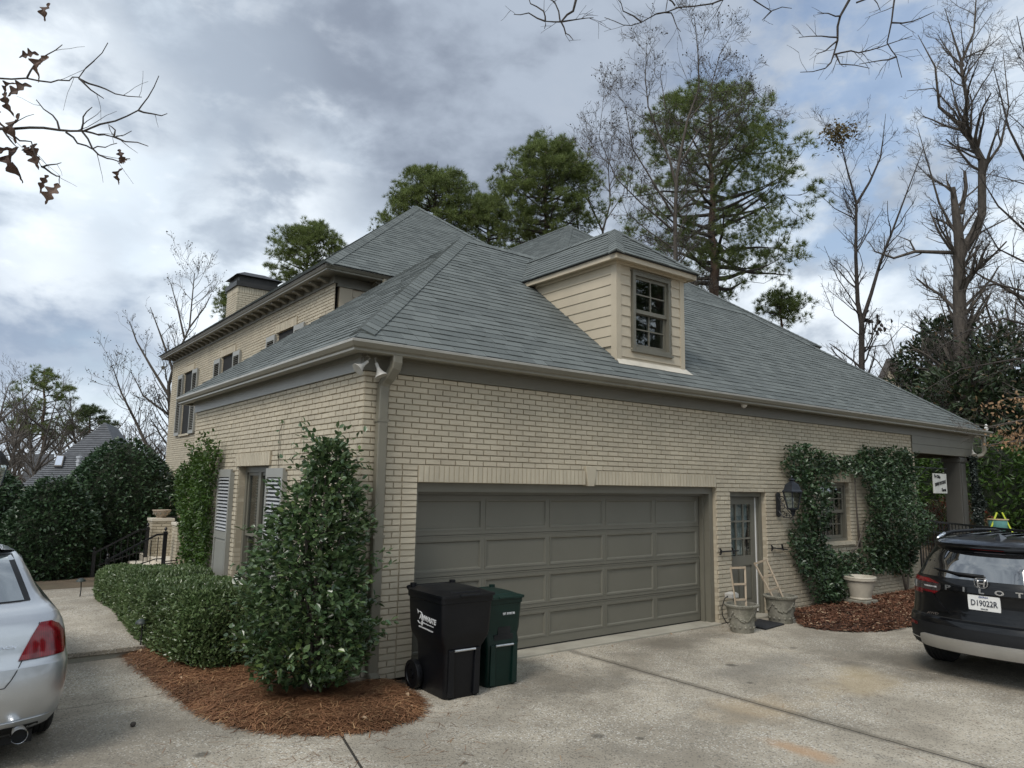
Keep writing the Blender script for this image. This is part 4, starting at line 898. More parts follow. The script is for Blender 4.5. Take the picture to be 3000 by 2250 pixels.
    for s in (-1, 1):
        W = MB(); R_ = .145
        W.lathe([(.05, -.02), (.105, -.02), (.11, -.03), (R_ - .004, -.032), (R_, -.02), (R_, .02), (R_ - .004, .032), (.11, .03), (.105, .02), (.05, .02), (.05, -.02)], 26)
        wh = W.build('wheel', MT['binblack'], o, smooth=True, angle=35); wh.rotation_euler = (0, math.pi / 2, 0); wh.location = (s * (w_b / 2 + .055), d_b / 2 - .02, .145)
        W = MB(); W.lathe([(.0, -.032), (.03, -.032), (.03, .032), (0, .032)], 12)
        for k in range(6): a = k * math.pi / 3; W.bar((.02 * math.cos(a), .02 * math.sin(a), 0), (.108 * math.cos(a), .108 * math.sin(a), 0), .02, .034)
        W.build('spokes', MT['binblack'], wh)
bb = thing('wheeled_bin', 'large black wheeled rubbish bin with white logo in front of the garage door', 'bin', (.735, -.70, 0), math.radians(-2))
wheel_bin(bb, .60, .40, .74, .56, 1.02, MT['binblack'])
xl = -.302; pl = MT['grime']
# logo on the left side of the black bin
hwz = lambda z: float(np.interp(z / 1.02, (.47, .56, .62, .90), (.225, .2725, .2825, .297))) + .003
for s, sz, yy, zz, kw in (('AMWASTE', .070, -.055, .735, dict(font_shear=.25, bold=.002)), ('a Waste Management Company', .0165, -.07, .685, {}), ('customercareamwaste.com', .0265, -.02, .64, {})):
    text_obj(s, sz, (-hwz(zz), yy, zz), (0, -1, -.05), (-.04, 0, 1), pl, bb, sx=1.0, extrude=.0025, **kw)
m = MB(); ring = [(-hwz(.735 + .058 * math.sin(a)), .095 + .058 * math.cos(a), .735 + .058 * math.sin(a)) for a in np.linspace(.9, 5.6, 22)]; m.tube(ring, .0045, 5); m.add([(-.296, .105, .795), (-.297, .155, .815), (-.294, .135, .765)], [(0, 1, 2)]); m.build('logo_ring', pl, bb)
m = MB(); m.lathe([(0, 0), (.026, 0), (.026, .006), (0, .006)], 16, sy=.7); e = m.build('logo_oval', pl, bb); e.rotation_euler = (0, -math.pi / 2, 0); e.location = (-hwz(.685) + .004, .055, .685); e.rotation_euler = (0, -math.pi / 2, 0)
gb = thing('wheeled_bin', 'slim dark green wheeled bin behind the black one, white serial number on its front', 'bin', (1.315, -.62, 0), math.radians(-3))
wheel_bin(gb, .48, .37, .56, .50, .93, MT['bingreen'])
text_obj('BK 018130', .034, (.05, -.285, .735), (1, 0, 0), (0, 0, 1), pl, gb, extrude=.004)
m = MB(); m.box(-.07, .09, -.262, -.24, .44, .60); m.build('front_pocket', MT['dark'], gb)
# ------------------------------------------------------------------ planters
MT['stone'] = pmat('weathered_cast_stone', (.25, .235, .19), .9, .3, 6, fine=.5, bscale=45, bump=.7, bdist=.006, dirt=.75, dirtc=(.10, .10, .065), dscale=3.5)
MT['soil'] = pmat('potting_soil', (.05, .038, .028), .95, .3, 15, bump=.8, bscale=60, bdist=.01)
MT['lath'] = pmat('bare_wood_lath', (.40, .32, .23), .7, .15, 6, stretch=(1, 1, .1), bump=.15, bscale=120)
def pot(o, r_t, r_b, h):
    m = MB(); m.lathe([(.0, 0), (r_b * .97, 0), (r_b, .015), (r_b * 1.02, .05), (r_b * 1.05, .06), (r_b * 1.06, .10), (r_b * 1.09, .115), (r_b * 1.07, .13), (r_t * .93, h * .86), (r_t * .95, h * .885), (r_t * 1.02, h * .9), (r_t * 1.04, h * .93), (r_t * 1.04, h * .985), (r_t, h), (r_t * .90, h), (r_t * .86, h * .8), (0, h * .79)], 36)
    m.build('pot_body', MT['stone'], o, smooth=True, angle=40)
    m = MB()                                                       # egg-and-dart lip, garland and base lobes
    for k in range(46): a = 2 * math.pi * k / 46; m.bar((r_t * 1.035 * math.cos(a), r_t * 1.035 * math.sin(a), h * .935), (r_t * 1.035 * math.cos(a), r_t * 1.035 * math.sin(a), h * .985), .016, .012)
    m.build('rim_moulding', MT['stone'], o, 'stuff')
    m = MB(); n = 64
    for k in range(n):
        a = 2 * math.pi * k / n; s = abs(math.sin(a * 2)) ** .8; z = h * (.74 - .30 * s); r = r_b * 1.07 + (r_t * .93 - r_b * 1.07) * (z - .13) / (h * .86 - .13) + .004
        for q in range(2): c = (r * math.cos(a) , r * math.sin(a), z + random.uniform(-.014, .014)); m.lathe([(0, -.013), (.011, -.007), (.014, 0), (.011, .008), (0, .013)], 6, c)
    for k in range(14): a = 2 * math.pi * k / 14; m.lathe([(0, -.022), (.02, -.012), (.026, 0), (.02, .015), (0, .022)], 7, (r_b * 1.04 * math.cos(a), r_b * 1.04 * math.sin(a), .08), sx=.8, sy=.8)
    m.build('garland', MT['stone'], o, smooth=True, kind='stuff')
    m = MB(); m.lathe([(0, h * .80), (r_t * .88, h * .80)], 24); m.build('soil', MT['soil'], o)
p1 = thing('planter', 'weathered stone pot with garland left of the side door, small ladder trellis inside', 'planter', (5.97, -.56, 0)); pot(p1, .235, .165, .40)
p2 = thing('planter', 'weathered stone pot with garland right of the side door, trellis leaning in it', 'planter', (7.16, -.45, 0)); pot(p2, .245, .18, .42)
def trellis(lab, loc, rz, tilt, rungs):
    t = thing('trellis', lab, 'trellis', loc, rz)
    for s in (-1, 1):
        m = MB(); m.bar((s * .085, 0, 0), (s * .125, tilt, .62), .026, .018); m.build('rail', MT['lath'], t)
    for k in rungs: m = MB(); w = .085 + .04 * k / .62; m.bar((-w, tilt * k / .62 - .014, k), (w, tilt * k / .62 - .014, k), .012, .03); m.build('rung', MT['lath'], t)
    return t
trellis('bare wooden ladder trellis standing upright in the left stone pot', (5.95, -.57, .31), math.radians(-20), .06, (.15, .37, .605))
t2 = trellis('bare wooden ladder trellis leaning left out of the right stone pot', (7.16, -.44, .33), math.radians(-15), .25, (.18, .38, .605)); t2.rotation_euler = (0, math.radians(-14), math.radians(-15))
wp = thing('planter', 'cream round pot standing in the mulch bed before the climbing shrub', 'planter', (9.72, -.45, .15))
m = MB(); m.lathe([(0, 0), (.17, 0), (.185, .012), (.185, .03), (.178, .04), (.245, .31), (.25, .33), (.275, .335), (.28, .35), (.275, .375), (.28, .385), (.27, .405), (.245, .405), (.22, .33), (0, .32)], 36); m.build('pot_body', pmat('cream_glazed_pot', (.52, .47, .38), .5, .12, 5, dirt=.3, dirtc=(.35, .31, .24), dscale=4), wp, smooth=True, angle=40)
m = MB(); m.lathe([(0, .33), (.24, .33)], 20); m.build('soil', MT['soil'], wp)
m = MB(); m.box(9.5, 9.94, -.66, -.24, -.02, .149); tag(m.build('stone_block', MT['stone'], bevel=.02), 'low stone block under the cream pot in the mulch bed', 'block')
# mat, tap and hose by the side door
m = MB(); m.prism([(6.36, -.70, .004), (6.98, -.62, .004), (7.02, -.16, .004), (6.40, -.16, .004)], (0, 0, .018)); tag(m.build('door_mat', pmat('black_rubber_mat', (.02, .021, .024), .8, .2, 20, bump=.6, bscale=140, bdist=.004)), 'dark rubber mat on the ground before the side door', 'mat')
hz_ = thing('hose_box', 'small grey box with black cable on the brick pier beside the side door', 'box', (6.34, -.06, .40))
m = MB(); m.prism([(-.09, 0, 0), (.1, 0, 0), (.1, 0, .06), (.04, 0, .085), (-.09, 0, .07)], (0, -.13, 0)); m.build('box_cover', pmat('grey_box', (.5, .48, .44), .6, .1, 8), hz_, bevel=.008)
m = MB(); m.tube([(-.09, -.06, .03), (-.2, -.08, -.0), (-.27, -.08, -.12), (-.25, -.07, -.24), (-.14, -.06, -.36), (-.08, -.05, -.385)], .008, 6); m.build('cable', MT['black'], hz_)
# ------------------------------------------------------------------ entry: porch, steps, piers, rails
PZ_ = .32
MT['pale'] = pmat('pale_step_brick', (.62, .56, .46), .8, .1, 3, bump=.3, bscale=60)
st = thing('entry_steps', 'pale brick entry steps and landing between two brick piers', 'steps')
m = MB(); m.box(.30, 2.15, 9.0, 12.3, -.1, PZ_); m.build('landing', MT['pale'], st)
for k, (x0, z) in enumerate(((-.08, .235), (-.46, .15))): m = MB(); m.box(x0, .299 - .38 * k, 9.55, 11.45, -.1, z); m.build('step', MT['pale'], st, bevel=.008)
for y in np.arange(9.1, 12.3, .11): m = MB(); m.box(.285, .40, y, y + .1, PZ_ - .001, PZ_ + .012); m.build('edge_brick', MT['pale'], st)
def pier(x, y, lab, w=.46, top=1.14):
    o = thing('brick_pier', lab, 'pier', (x, y, 0)); m = MB(); m.box(.014, w - .014, .014, w - .014, 0, top - .02); c = m.build('pier_core', MT['mortar'], o)
    for fr in (Frame((0, 0, 0), (1, 0, 0), (0, -1, 0)), Frame((0, 0, 0), (0, 1, 0), (-1, 0, 0))):
        k = 0
        while (k + 1) * CH + .05 < top:
            off = -.1 if k % 2 else 0
            for a0, a1 in ((0, .203), (.203, .406), (.406, w)) if k % 2 == 0 else ((0, .1), (.1, .303), (.303, w)): single_brick(fr, (a0, .05 + k * CH, a1 - a0, CH), c)
            k += 1
    m = MB(); m.box(-.02, w + .02, -.02, w + .02, top - .02, top + .045); m.build('pier_cap', MT['pale'], o, bevel=.006); return o
pier(.34, 11.35, 'farther brick pier beside the entry steps, carrying a round urn')
pier(.42, 9.35, 'nearer brick pier beside the entry steps, half behind the climbing shrub')
def urn(x, y, z, lab, s=1.):
    o = thing('urn', lab, 'urn', (x, y, z)); m = MB(); m.lathe([(0, 0), (.11 * s, 0), (.115 * s, .02), (.10 * s, .035), (.15 * s, .08), (.185 * s, .14), (.195 * s, .165), (.205 * s, .17), (.205 * s, .19), (.18 * s, .19), (.15 * s, .12), (0, .11)], 24); m.build('bowl', pmat('old_terracotta_' + str(x), (.36, .29, .22), .85, .25, 9, bump=.6, bscale=40, bdist=.008), o, smooth=True, angle=40)
    m = MB()
    for k in range(10): a = k * math.pi / 5; m.lathe([(0, -.03), (.018, -.015), (.02, .01), (0, .03)], 6, (.172 * s * math.cos(a), .172 * s * math.sin(a), .105))
    m.build('relief', MT['stone'], o, kind='stuff'); return o
urn(.57, 11.58, 1.186, 'round stone urn on top of the farther entry pier'); urn(.65, 9.58, 1.186, 'round urn on top of the nearer entry pier, half hidden by leaves')
def railing(y, lab):
    o = thing('stair_railing', lab, 'railing', (0, y, 0)); xt, xb = .24, -.80; zt, zb = 1.0, .50
    for x, z0, z1 in ((xt, PZ_, zt), (xb, -.05, zb)):
        m = MB(); m.box(x - .035, x + .035, -.035, .035, z0, z1); m.box(x - .045, x + .045, -.045, .045, z1 - .06, z1 - .035); m.lathe([(.02, 0), (.012, .015), (.03, .04), (.032, .055), (.02, .085), (0, .09)], 10, (x, 0, z1)); m.build('newel_post', MT['black'], o)
    m = MB(); m.bar((xb, 0, zb - .04), (xt - .16, 0, zt - .06), .03, .035); m.bar((xt - .17, 0, zt - .06), (xt, 0, zt - .05), .03, .035); m.build('hand_rail', MT['black'], o)
    m = MB(); m.bar((xb, 0, .16), (xt - .16, 0, PZ_ + .12), .02, .02); m.bar((xt - .17, 0, PZ_ + .12), (xt, 0, PZ_ + .12), .02, .02); m.build('lower_rail', MT['black'], o)
    for k in range(1, 8): t = k / 8; x = xb + (xt - xb) * t; m = MB(); m.bar((x, 0, .14 + .28 * t), (x, 0, zb - .05 + (zt - zb) * t), .014); m.build('baluster', MT['black'], o)
railing(11.28, 'farther black iron stair railing beside the entry steps'); railing(9.55, 'nearer black iron stair railing beside the entry steps')
o = thing('landing_railing', 'short black iron railing at the back of the entry landing', 'railing', (1.0, 12.2, PZ_)); m = MB(); m.bar((-.3, 0, .85), (1.0, 0, .85), .03); m.bar((-.3, 0, .12), (1.0, 0, .12), .02); m.build('rail', MT['black'], o)
for k in range(9): m = MB(); m.bar((-.25 + k * .15, 0, .12), (-.25 + k * .15, 0, .85), .014); m.build('baluster', MT['black'], o)
o = thing('garden_bench', 'small black slatted bench by the nearer entry pier', 'bench', (.12, 8.55, .05), .5); o.scale = (.6, .6, .6)
for k in range(5): m = MB(); m.bar((0, k * .05, .40 + k * .075), (.5, k * .05, .40 + k * .075), .02, .03); m.build('slat', MT['black'], o)
for s in (0, .5): m = MB(); m.bar((s, -.25, 0), (s, -.25, .40), .03); m.bar((s, .0, 0), (s, .22, .75), .03); m.bar((s, -.27, .40), (s, .05, .40), .03); m.build('bench_end', MT['black'], o)
for k in range(4): m = MB(); m.bar((0, -.24 + k * .07, .42), (.5, -.24 + k * .07, .42), .045, .015); m.build('seat_slat', MT['black'], o)
def path_light(x, y, lab):
    o = thing('path_light', lab, 'path light', (x, y, .02)); m = MB(); m.tube([(0, 0, 0), (.01, 0, .20), (0, 0, .36)], .009, 6); m.build('stem', MT['black'], o)
    m = MB(); m.lathe([(.01, .33), (.05, .33), (.075, .335), (.072, .35), (.05, .375), (.02, .388), (0, .39)], 14); m.build('hood', pmat('verdigris_hood' + str(x), (.035, .045, .04), .5, .2, 20), o, smooth=True, angle=50)
path_light(-1.47, 2.72, 'dark mushroom path light in the pine straw beside the clipped hedge'); path_light(-1.55, 7.2, 'small path light at the far end of the walkway by the hollies')
# ------------------------------------------------------------------ hanging sign, fence, playground frame
sg = thing('hanging_sign', 'white painted farm sign hanging under the porch beam from an iron arm', 'sign', (13.82, .02, 2.0))
m = MB(); m.box(.36, 1.06, -.012, .012, .05, .50); m.build('sign_board', pmat('aged_white_board', (.66, .66, .62), .6, .06, 6, dirt=.3, dirtc=(.4, .4, .36), dscale=5), sg, bevel=.004)
for s, sz, x, z, sh_, r_ in (('Ye Olde', .095, .55, .43, .1, -.08), ('DIXIE DOODLE', .102, .71, .28, 0, .14), ('Farm', .115, .87, .13, 0, .05)): text_obj(s, sz, (x, -.018, z), (1, 0, r_), (-r_, 0, 1), MT['black'], sg, extrude=.003, bold=.002, font_shear=sh_, sx=.84 if len(s) > 8 else 1.)
m = MB(); m.bar((-.6, 0, .62), (1.1, 0, .62), .02); m.bar((-.6, 0, .3), (.1, 0, .62), .015); m.build('iron_arm', MT['black'], sg)
for x in (.42, 1.0): m = MB(); m.bar((x, 0, .5), (x, 0, .61), .008); m.build('chain', MT['black'], sg)
fe = thing('iron_fence', 'black iron picket fence behind the dark car at the end of the house', 'fence')
fa, fb = np.array([14.1, .35]), np.array([11.0, -2.75]); n = 30
m = MB(); m.bar((*fa, 1.44), (*fb, 1.44), .035, .04); m.build('top_rail', MT['black'], fe); m = MB(); m.bar((*fa, 1.22), (*fb, 1.22), .025, .03); m.build('mid_rail', MT['black'], fe); m = MB(); m.bar((*fa, .32), (*fb, .32), .025, .03); m.build('bottom_rail', MT['black'], fe)
for k in range(n + 1): p = fa + (fb - fa) * k / n; m = MB(); m.bar((*p, .1 if k % 10 else -.05), (*p, 1.43), .016 if k % 10 else .04); m.build('picket' if k % 10 else 'post', MT['black'], fe)
m = MB(); m.box(13.6, 14.4, -9, .05, -.1, .46); tag(m.build('retaining_wall', MT['smoothconc'], bevel=.02), 'low grey concrete wall behind the iron fence', 'wall')
lime = pmat('lime_yellow_paint', (.62, .72, .06), .4, .05, 4); teal = pmat('teal_plastic', (.12, .30, .28), .4, .1, 4)
fx = thing('play_frame', 'lime yellow A-shaped play frame on the bank behind the dark car', 'play frame', tuple(at(2932, 1556, 17.5)), math.radians(-52)); fx.scale = (.62, .62, .62)
m = MB(); m.bar((-.5, 0, -.3), (-.09, 0, .72), .05); m.build('leg', lime, fx); m = MB(); m.bar((.5, 0, -.3), (.09, 0, .72), .05); m.build('leg', lime, fx)
m = MB(); m.lathe([(0, .0), (.25, .0), (.32, .12), (.34, .3), (.33, .42)], 16, (0, .2, 0)); m.build('bucket_seat', teal, fx, smooth=True); m = MB(); m.lathe([(.34, .42), (.37, .43), (.37, .46), (.33, .47)], 16, (0, .2, 0)); m.build('rim', pmat('sand_rim', (.55, .42, .25), .6, .1, 4), fx)
# lamp post at the very left edge, its lantern only just in view
lp = at(-12, 1385, 11.0); lo = thing('lamp_post', 'dark post lantern cut by the left edge of the picture', 'lamp post', (lp[0], lp[1], 0)); zl = lp[2]
m = MB(); m.tube([(0, 0, 0), (0, 0, zl - .2)], [.05, .035], 10); m.build('post', MT['black'], lo)
m = MB(); sq = lambda r, z: [(r * math.cos(a), r * math.sin(a), z) for a in np.arange(4) * math.pi / 2 + .2]
m.loft([sq(.16, zl + .12), sq(.16, zl + .14), sq(.10, zl + .26), sq(.03, zl + .34)]); m.loft([sq(.09, zl - .22), sq(.09, zl - .19), sq(.02, zl - .25)][::-1])
for a, b in zip(sq(.145, zl + .12), sq(.085, zl - .19)): m.bar(a, b, .014)
m.build('lantern_cage', lm, lo)
tp, bt = sq(.14, zl + .12), sq(.083, zl - .19)
for k in range(4): g = MB(); g.add([tp[k], tp[(k + 1) % 4], bt[(k + 1) % 4], bt[k]], [(0, 1, 2, 3)]); g.build('pane', MT['glass'], lo)
# ------------------------------------------------------------------ cars
class Body:
    """car body lofted from plan outlines: table rows (z, rear x, front x, half width); local x forwards, y left"""
    def __init__(s, rows, rd=.55, fd=.9, pr=2.9):
        s.T = np.array(rows, float); s.rd, s.fd, s.pr = rd, fd, pr
    def val(s, z): return [float(np.interp(z, s.T[:, 0], s.T[:, i])) for i in (1, 2, 3)]
    def rear(s, y, z, off=0):
        r, f, w = s.val(z); t = min(abs(y) / w, .9999); return (r + s.rd * (1 - (1 - t ** s.pr) ** (1 / s.pr)) - off, y, z)
    def loop(s, z, n=14):
        r, f, w = s.val(z); h = []
        for k in range(n + 1):
            a = math.pi / 2 * k / n; y = w * math.sin(a) ** (2 / s.pr); h.append((r + s.rd * (1 - max(math.cos(a), 0) ** (2 / s.pr)), y))
        for k in range(1, 6): h.append((r + s.rd + (f - s.fd - r - s.rd) * k / 6, w))
        for k in range(n + 1):
            a = math.pi / 2 * (1 - k / n); y = w * math.sin(a) ** (2 / 2.4) if k < n else 0; h.append((f - s.fd * (1 - max(math.cos(a), 0) ** (2 / 2.4)), y))
        return [(x, y, z) for x, y in h] + [(x, -y, z) for x, y in h[1:-1][::-1]]
    def build(s, mat, parent, zs):
        m = MB(); m.loft([s.loop(z) for z in zs]); return m.build('body', mat, parent, smooth=True, angle=38)
    def patch(s, name, zs, ya, yb, mat, parent, off=.004, nu=12, back=.03, smooth=True):
        """panel on the rear surface; for each z the span ya..yb"""
        m = MB(); n = nu + 1; V = []
        for z, a, b in zip(zs, ya, yb):
            for k in range(n): V.append(s.rear(a + (b - a) * k / nu, z, off))
        k0 = len(zs); F = [(i * n + j, i * n + j + 1, (i + 1) * n + j + 1, (i + 1) * n + j) for i in range(k0 - 1) for j in range(nu)]
        ring = list(range(n)) + [i * n + nu for i in range(1, k0)] + list(range((k0 - 1) * n, k0 * n - 1))[::-1] + [i * n for i in range(k0 - 2, 0, -1)]
        q = len(V); V += [(V[i][0] + back, V[i][1], V[i][2]) for i in ring]; L_ = len(ring)
        F += [(ring[i], ring[(i + 1) % L_], q + (i + 1) % L_, q + i) for i in range(L_)]
        m.add(V, F); return m.build(name, mat, parent, smooth=smooth, angle=35)
    def side(s, name, pts, sgn, mat, parent, off=.005):
        m = MB(); V = [(x, sgn * (s.val(z)[2] + off), z) for x, z in pts]; m.add(V + [(x, y - sgn * .02, z) for x, y, z in V], [tuple(range(len(V)))] + [(i, (i + 1) % len(V), (i + 1) % len(V) + len(V), i + len(V)) for i in range(len(V))]); return m.build(name, mat, parent)
MT['tyre'] = pmat('tyre_rubber', (.014, .014, .014), .75, .2, 12, bump=.3, bscale=90)
MT['alloy'] = pmat('alloy_rim', (.42, .43, .44), .3, .08, 8, metal=.9)
MT['chrome'] = pmat('chrome', (.75, .76, .78), .12, .03, 5, metal=1)
MT['plastic'] = pmat('black_trim_plastic', (.009, .0095, .0105), .55, .15, 10, spec=.25, bump=.2, bscale=300, bdist=.001)
def paint(name, c, metal, rough, flake=0):
    m, nt, b = newmat(name); q = NB(nt); n = q.noise(900, 2, .5); cc = q.mix(q.ramp(n, .3, .7), sc3(c, 1 - flake), sc3(c, 1 + flake)); dn = q.ramp(q.noise(2.2, 7, .65), .45, .8, 0, .12)
    cc = q.mix(dn, cc, sc3(c, .9) if c[0] > .1 else (.02, .019, .017)); q.L.new(cc, b.inputs['Base Color']); b.inputs['Metallic'].default_value = metal; b.inputs['Roughness'].default_value = rough; b.inputs['Coat Weight'].default_value = 1 if metal else .45; b.inputs['Specular IOR Level'].default_value = .5 if metal else .2; b.inputs['Coat Roughness'].default_value = .03; return m
MT['blackpaint'] = paint('black_car_paint', (.003, .0032, .004), 0, .3, .1); MT['silver'] = paint('silver_car_paint', (.50, .52, .54), .75, .34, .12)
def lensmat(name, c, rough=.12):
    m, nt, b = newmat(name); q = NB(nt); w = q.N.new('ShaderNodeTexWave'); w.inputs['Scale'].default_value = 26; w.inputs['Distortion'].default_value = 1.5; q.L.new(q.pos(), w.inputs['Vector'])
    cc = q.mix(q.ramp(w.outputs['Fac'], .2, .8), sc3(c, .75), sc3(c, 1.3)); cc = q.mix(q.ramp(q.noise(9, 3, .5), .4, .65, 0, .7), cc, sc3(c, .35)); q.L.new(cc, b.inputs['Base Color']); b.inputs['Roughness'].default_value = rough; b.inputs['Coat Weight'].default_value = .3; b.inputs['Coat Roughness'].default_value = .02; return m
MT['redlens'] = lensmat('red_lamp_lens', (.15, .003, .007)); MT['clearlens'] = lensmat('clear_lamp_lens', (.45, .44, .44)); MT['smoke'] = lensmat('smoked_lens', (.05, .04, .04))
def tintglass(name, c, rough=.02):
    m, nt, b = newmat(name); b.inputs['Base Color'].default_value = (*c, 1); b.inputs['Roughness'].default_value = rough; b.inputs['Specular IOR Level'].default_value = .9; b.inputs['Coat Weight'].default_value = 1; b.inputs['Coat Roughness'].default_value = .0; b.inputs['Coat IOR'].default_value = 2.5; return m
MT['privacy'] = tintglass('dark_privacy_glass', (.008, .009, .011)); MT['carglass'] = tintglass('pale_rear_glass', (.10, .12, .125))
def car_wheel(parent, x, y, r, w, sgn):
    m = MB(); pf = [(r * .62, -w * .42), (r * .68, -w * .5), (r * .88, -w * .52), (r * .96, -w * .45), (r, -w * .36)]
    for g in (-.27, -.09, .09, .27): pf += [(r, w * (g - .055)), (r - .008, w * (g - .045)), (r - .008, w * (g + .0)), (r, w * (g + .01))]
    pf += [(r, w * .36), (r * .96, w * .45), (r * .88, w * .52), (r * .68, w * .5), (r * .62, w * .42)]
    m.lathe(pf, 40); wl = m.build('wheel', MT['tyre'], parent, smooth=True, angle=30); wl.rotation_euler = (-sgn * math.pi / 2, 0, 0); wl.location = (x, y, r)
    m = MB(); m.lathe([(r * .64, -w * .3), (r * .63, w * .40), (r * .58, w * .36), (r * .56, -w * .25), (0, -w * .25)], 32)
    m.lathe([(0, w * .38), (r * .17, w * .36), (r * .18, w * .2)], 16)
    for k in range(7): a = k * 2 * math.pi / 7; m.bar((r * .12 * math.cos(a), r * .12 * math.sin(a), w * .32), (r * .6 * math.cos(a), r * .6 * math.sin(a), w * .34), .05, .03)
    m.build('rim', MT['alloy'], wl, smooth=True, angle=30)
def arch(parent, body, x, r, sgn, mat):
    y = sgn * (body.val(.5)[2] + .004); m = MB(); n = 20; V = []
    for k in range(n + 1):
        a = math.pi * (-.08 + 1.16 * k / n)
        for rr in (r * 1.02, r * 1.16): V.append((x + rr * math.cos(a), y, r + rr * math.sin(a)))
    m.add(V, [(2 * i, 2 * i + 1, 2 * i + 3, 2 * i + 2) for i in range(n)]); m.build('wheel_arch', mat, parent)
# ---- black SUV, tail towards the left of the picture
KZ = .93
suv = thing('parked_suv', 'glossy black SUV at the right edge, its tailgate and left tail light in view', 'car', (5.47, -3.92, 0))
rows = [(.30, .14, 4.70, .90), (.325, .05, 4.88, .94), (.40, .01, 4.95, .975), (.50, 0, 4.97, .985), (.60, .015, 4.97, .99), (.655, .045, 4.96, .992), (.675, .10, 4.95, .99), (.80, .135, 4.93, .985), (.94, .125, 4.88, .975), (1.0, .12, 4.75, .968), (1.06, .13, 4.0, .955), (1.10, .155, 3.75, .93), (1.28, .245, 3.35, .86), (1.425, .335, 2.95, .785), (1.455, .30, 2.8, .76), (1.475, .235, 2.7, .745), (1.50, .235, 2.6, .735), (1.525, .30, 2.5, .715), (1.545, .48, 2.4, .68), (1.565, .85, 2.3, .62), (1.575, 1.3, 2.2, .53)]
B1 = Body(rows, .85, 1.0, 2.55)
B1.build(MT['blackpaint'], suv, [r[0] for r in rows])
zz = np.linspace(1.115, 1.42, 8)
B1.patch('rear_window', zz, [.79 - .20 * ((z - 1.115) / .305) ** 1.4 - .05 * max(0, (z - 1.36) / .06) for z in zz], [-(.79 - .20 * ((z - 1.115) / .305) ** 1.4 - .05 * max(0, (z - 1.36) / .06)) for z in zz], MT['privacy'], suv, .003, 20)
def suv_light(s):
    zt = [(.905, .60, .958), (.925, .53, .962), (.955, .48, .962)]
    lo = B1.patch('tail_light', [a for a, *_ in zt], [s * b for _, b, _ in zt], [s * c for *_, c in zt], MT['redlens'], suv, .012, 14)
    zt = [(.956, .48, .80), (.985, .45, .80), (1.01, .445, .80), (1.04, .47, .80)]; B1.patch('smoked_band', [a for a, *_ in zt], [s * b for _, b, _ in zt], [s * c for *_, c in zt], MT['smoke'], lo, .010, 10)
    zt = [(.956, .801, .962), (1.0, .801, .962), (1.04, .801, .958)]; B1.patch('reversing_lamp', [a for a, *_ in zt], [s * b for _, b, _ in zt], [s * c for *_, c in zt], MT['clearlens'], lo, .011, 6)
    zt = [(1.041, .47, .958), (1.065, .53, .952), (1.085, .62, .945)]; B1.patch('upper_red_band', [a for a, *_ in zt], [s * b for _, b, _ in zt], [s * c for *_, c in zt], MT['redlens'], lo, .012, 14)
    zt = [(.992, .50, .66), (1.008, .50, .68)]; B1.patch('light_bar', [a for a, *_ in zt], [s * b for _, b, _ in zt], [s * c for *_, c in zt], MT['clearlens'], lo, .014, 6)
suv_light(1); suv_light(-1)
zl_ = np.linspace(.315, .60, 7); B1.patch('bumper_trim', zl_, [.88 for z in zl_], [-.88 for z in zl_], MT['plastic'], suv, .008, 24)
B1.patch('skid_plate', [.335, .36, .42, .462, .478], [.66, .695, .70, .69, .64], [-.66, -.695, -.70, -.69, -.64], pmat('satin_silver_plastic', (.40, .39, .37), .35, .05, 6, metal=.6), suv, .03, 20)
B1.patch('tailgate_crease', [.985, 1.04], [.44, .44], [-.44, -.44], MT['blackpaint'], suv, .03, 16, .03)
B1.patch('plate_recess', [.75, .79, .975], [.36, .46, .43], [-.36, -.46, -.43], MT['blackpaint'], suv, .006, 16, .02)
for s in (1, -1):
    B1.patch('side_crease', [.735, .80, .93], [s * .37, s * .45, s * .56], [s * .50, s * .60, s * .70], MT['blackpaint'], suv, .022, 6, .03)
    B1.patch('reflector', [.545, .578], [s * .74, s * .74], [s * .88, s * .87], MT['redlens'], suv, .014, 6)
    B1.patch('exhaust_tip', [.335, .345, .405, .415], [s * .71, s * .70, s * .70, s * .71], [s * .90, s * .91, s * .91, s * .90], MT['chrome'], suv, .020, 6)
    B1.patch('exhaust_opening', [.348, .402], [s * .715, s * .715], [s * .895, s * .895], MT['dark'], suv, .023, 6)
B1.patch('tailgate_seam', [.672, .678], [.80, .80], [-.80, -.80], MT['dark'], suv, .004, 16)
xr_ = .105
pl_ = B1.patch('licence_plate', [.805, .84, .92, .965], [.155, .158, .158, .155], [-.155, -.158, -.158, -.155], pmat('plate_white', (.78, .78, .76), .4, .03, 6), suv, .018, 2, .012)
pdk = pmat('plate_ink', (.03, .035, .05), .5, .05, 5)
def suv_text(s, sz, y, z, mat, name='lettering', par=suv, off=.02, **k): p = B1.rear(y, z, off); return text_obj(s, sz, p, (0, -1, 0), (.02, 0, 1), mat, par, name, **k)
suv_text('D19022R', .085, 0, .882, pdk, par=pl_, extrude=.002, sx=.80, bold=.001); suv_text('GEORGIA', .022, 0, .948, pmat('plate_blue', (.06, .09, .25), .5, .05, 5), par=pl_, extrude=.002); suv_text('DEALER', .02, 0, .823, pdk, par=pl_, extrude=.002)
for y, t in ((.36, 'P'), (.185, 'I'), (.01, 'L'), (-.165, 'O'), (-.345, 'T')): suv_text(t, .070, y, 1.012, MT['chrome'], par=suv, extrude=.004, bold=.0025, sx=1.6, off=.036)
suv_text('AWD', .036, .56, .70, MT['chrome'], extrude=.003, sx=1.4, font_shear=.2, off=.02)
em = B1.rear(.02, 1.098, .03)
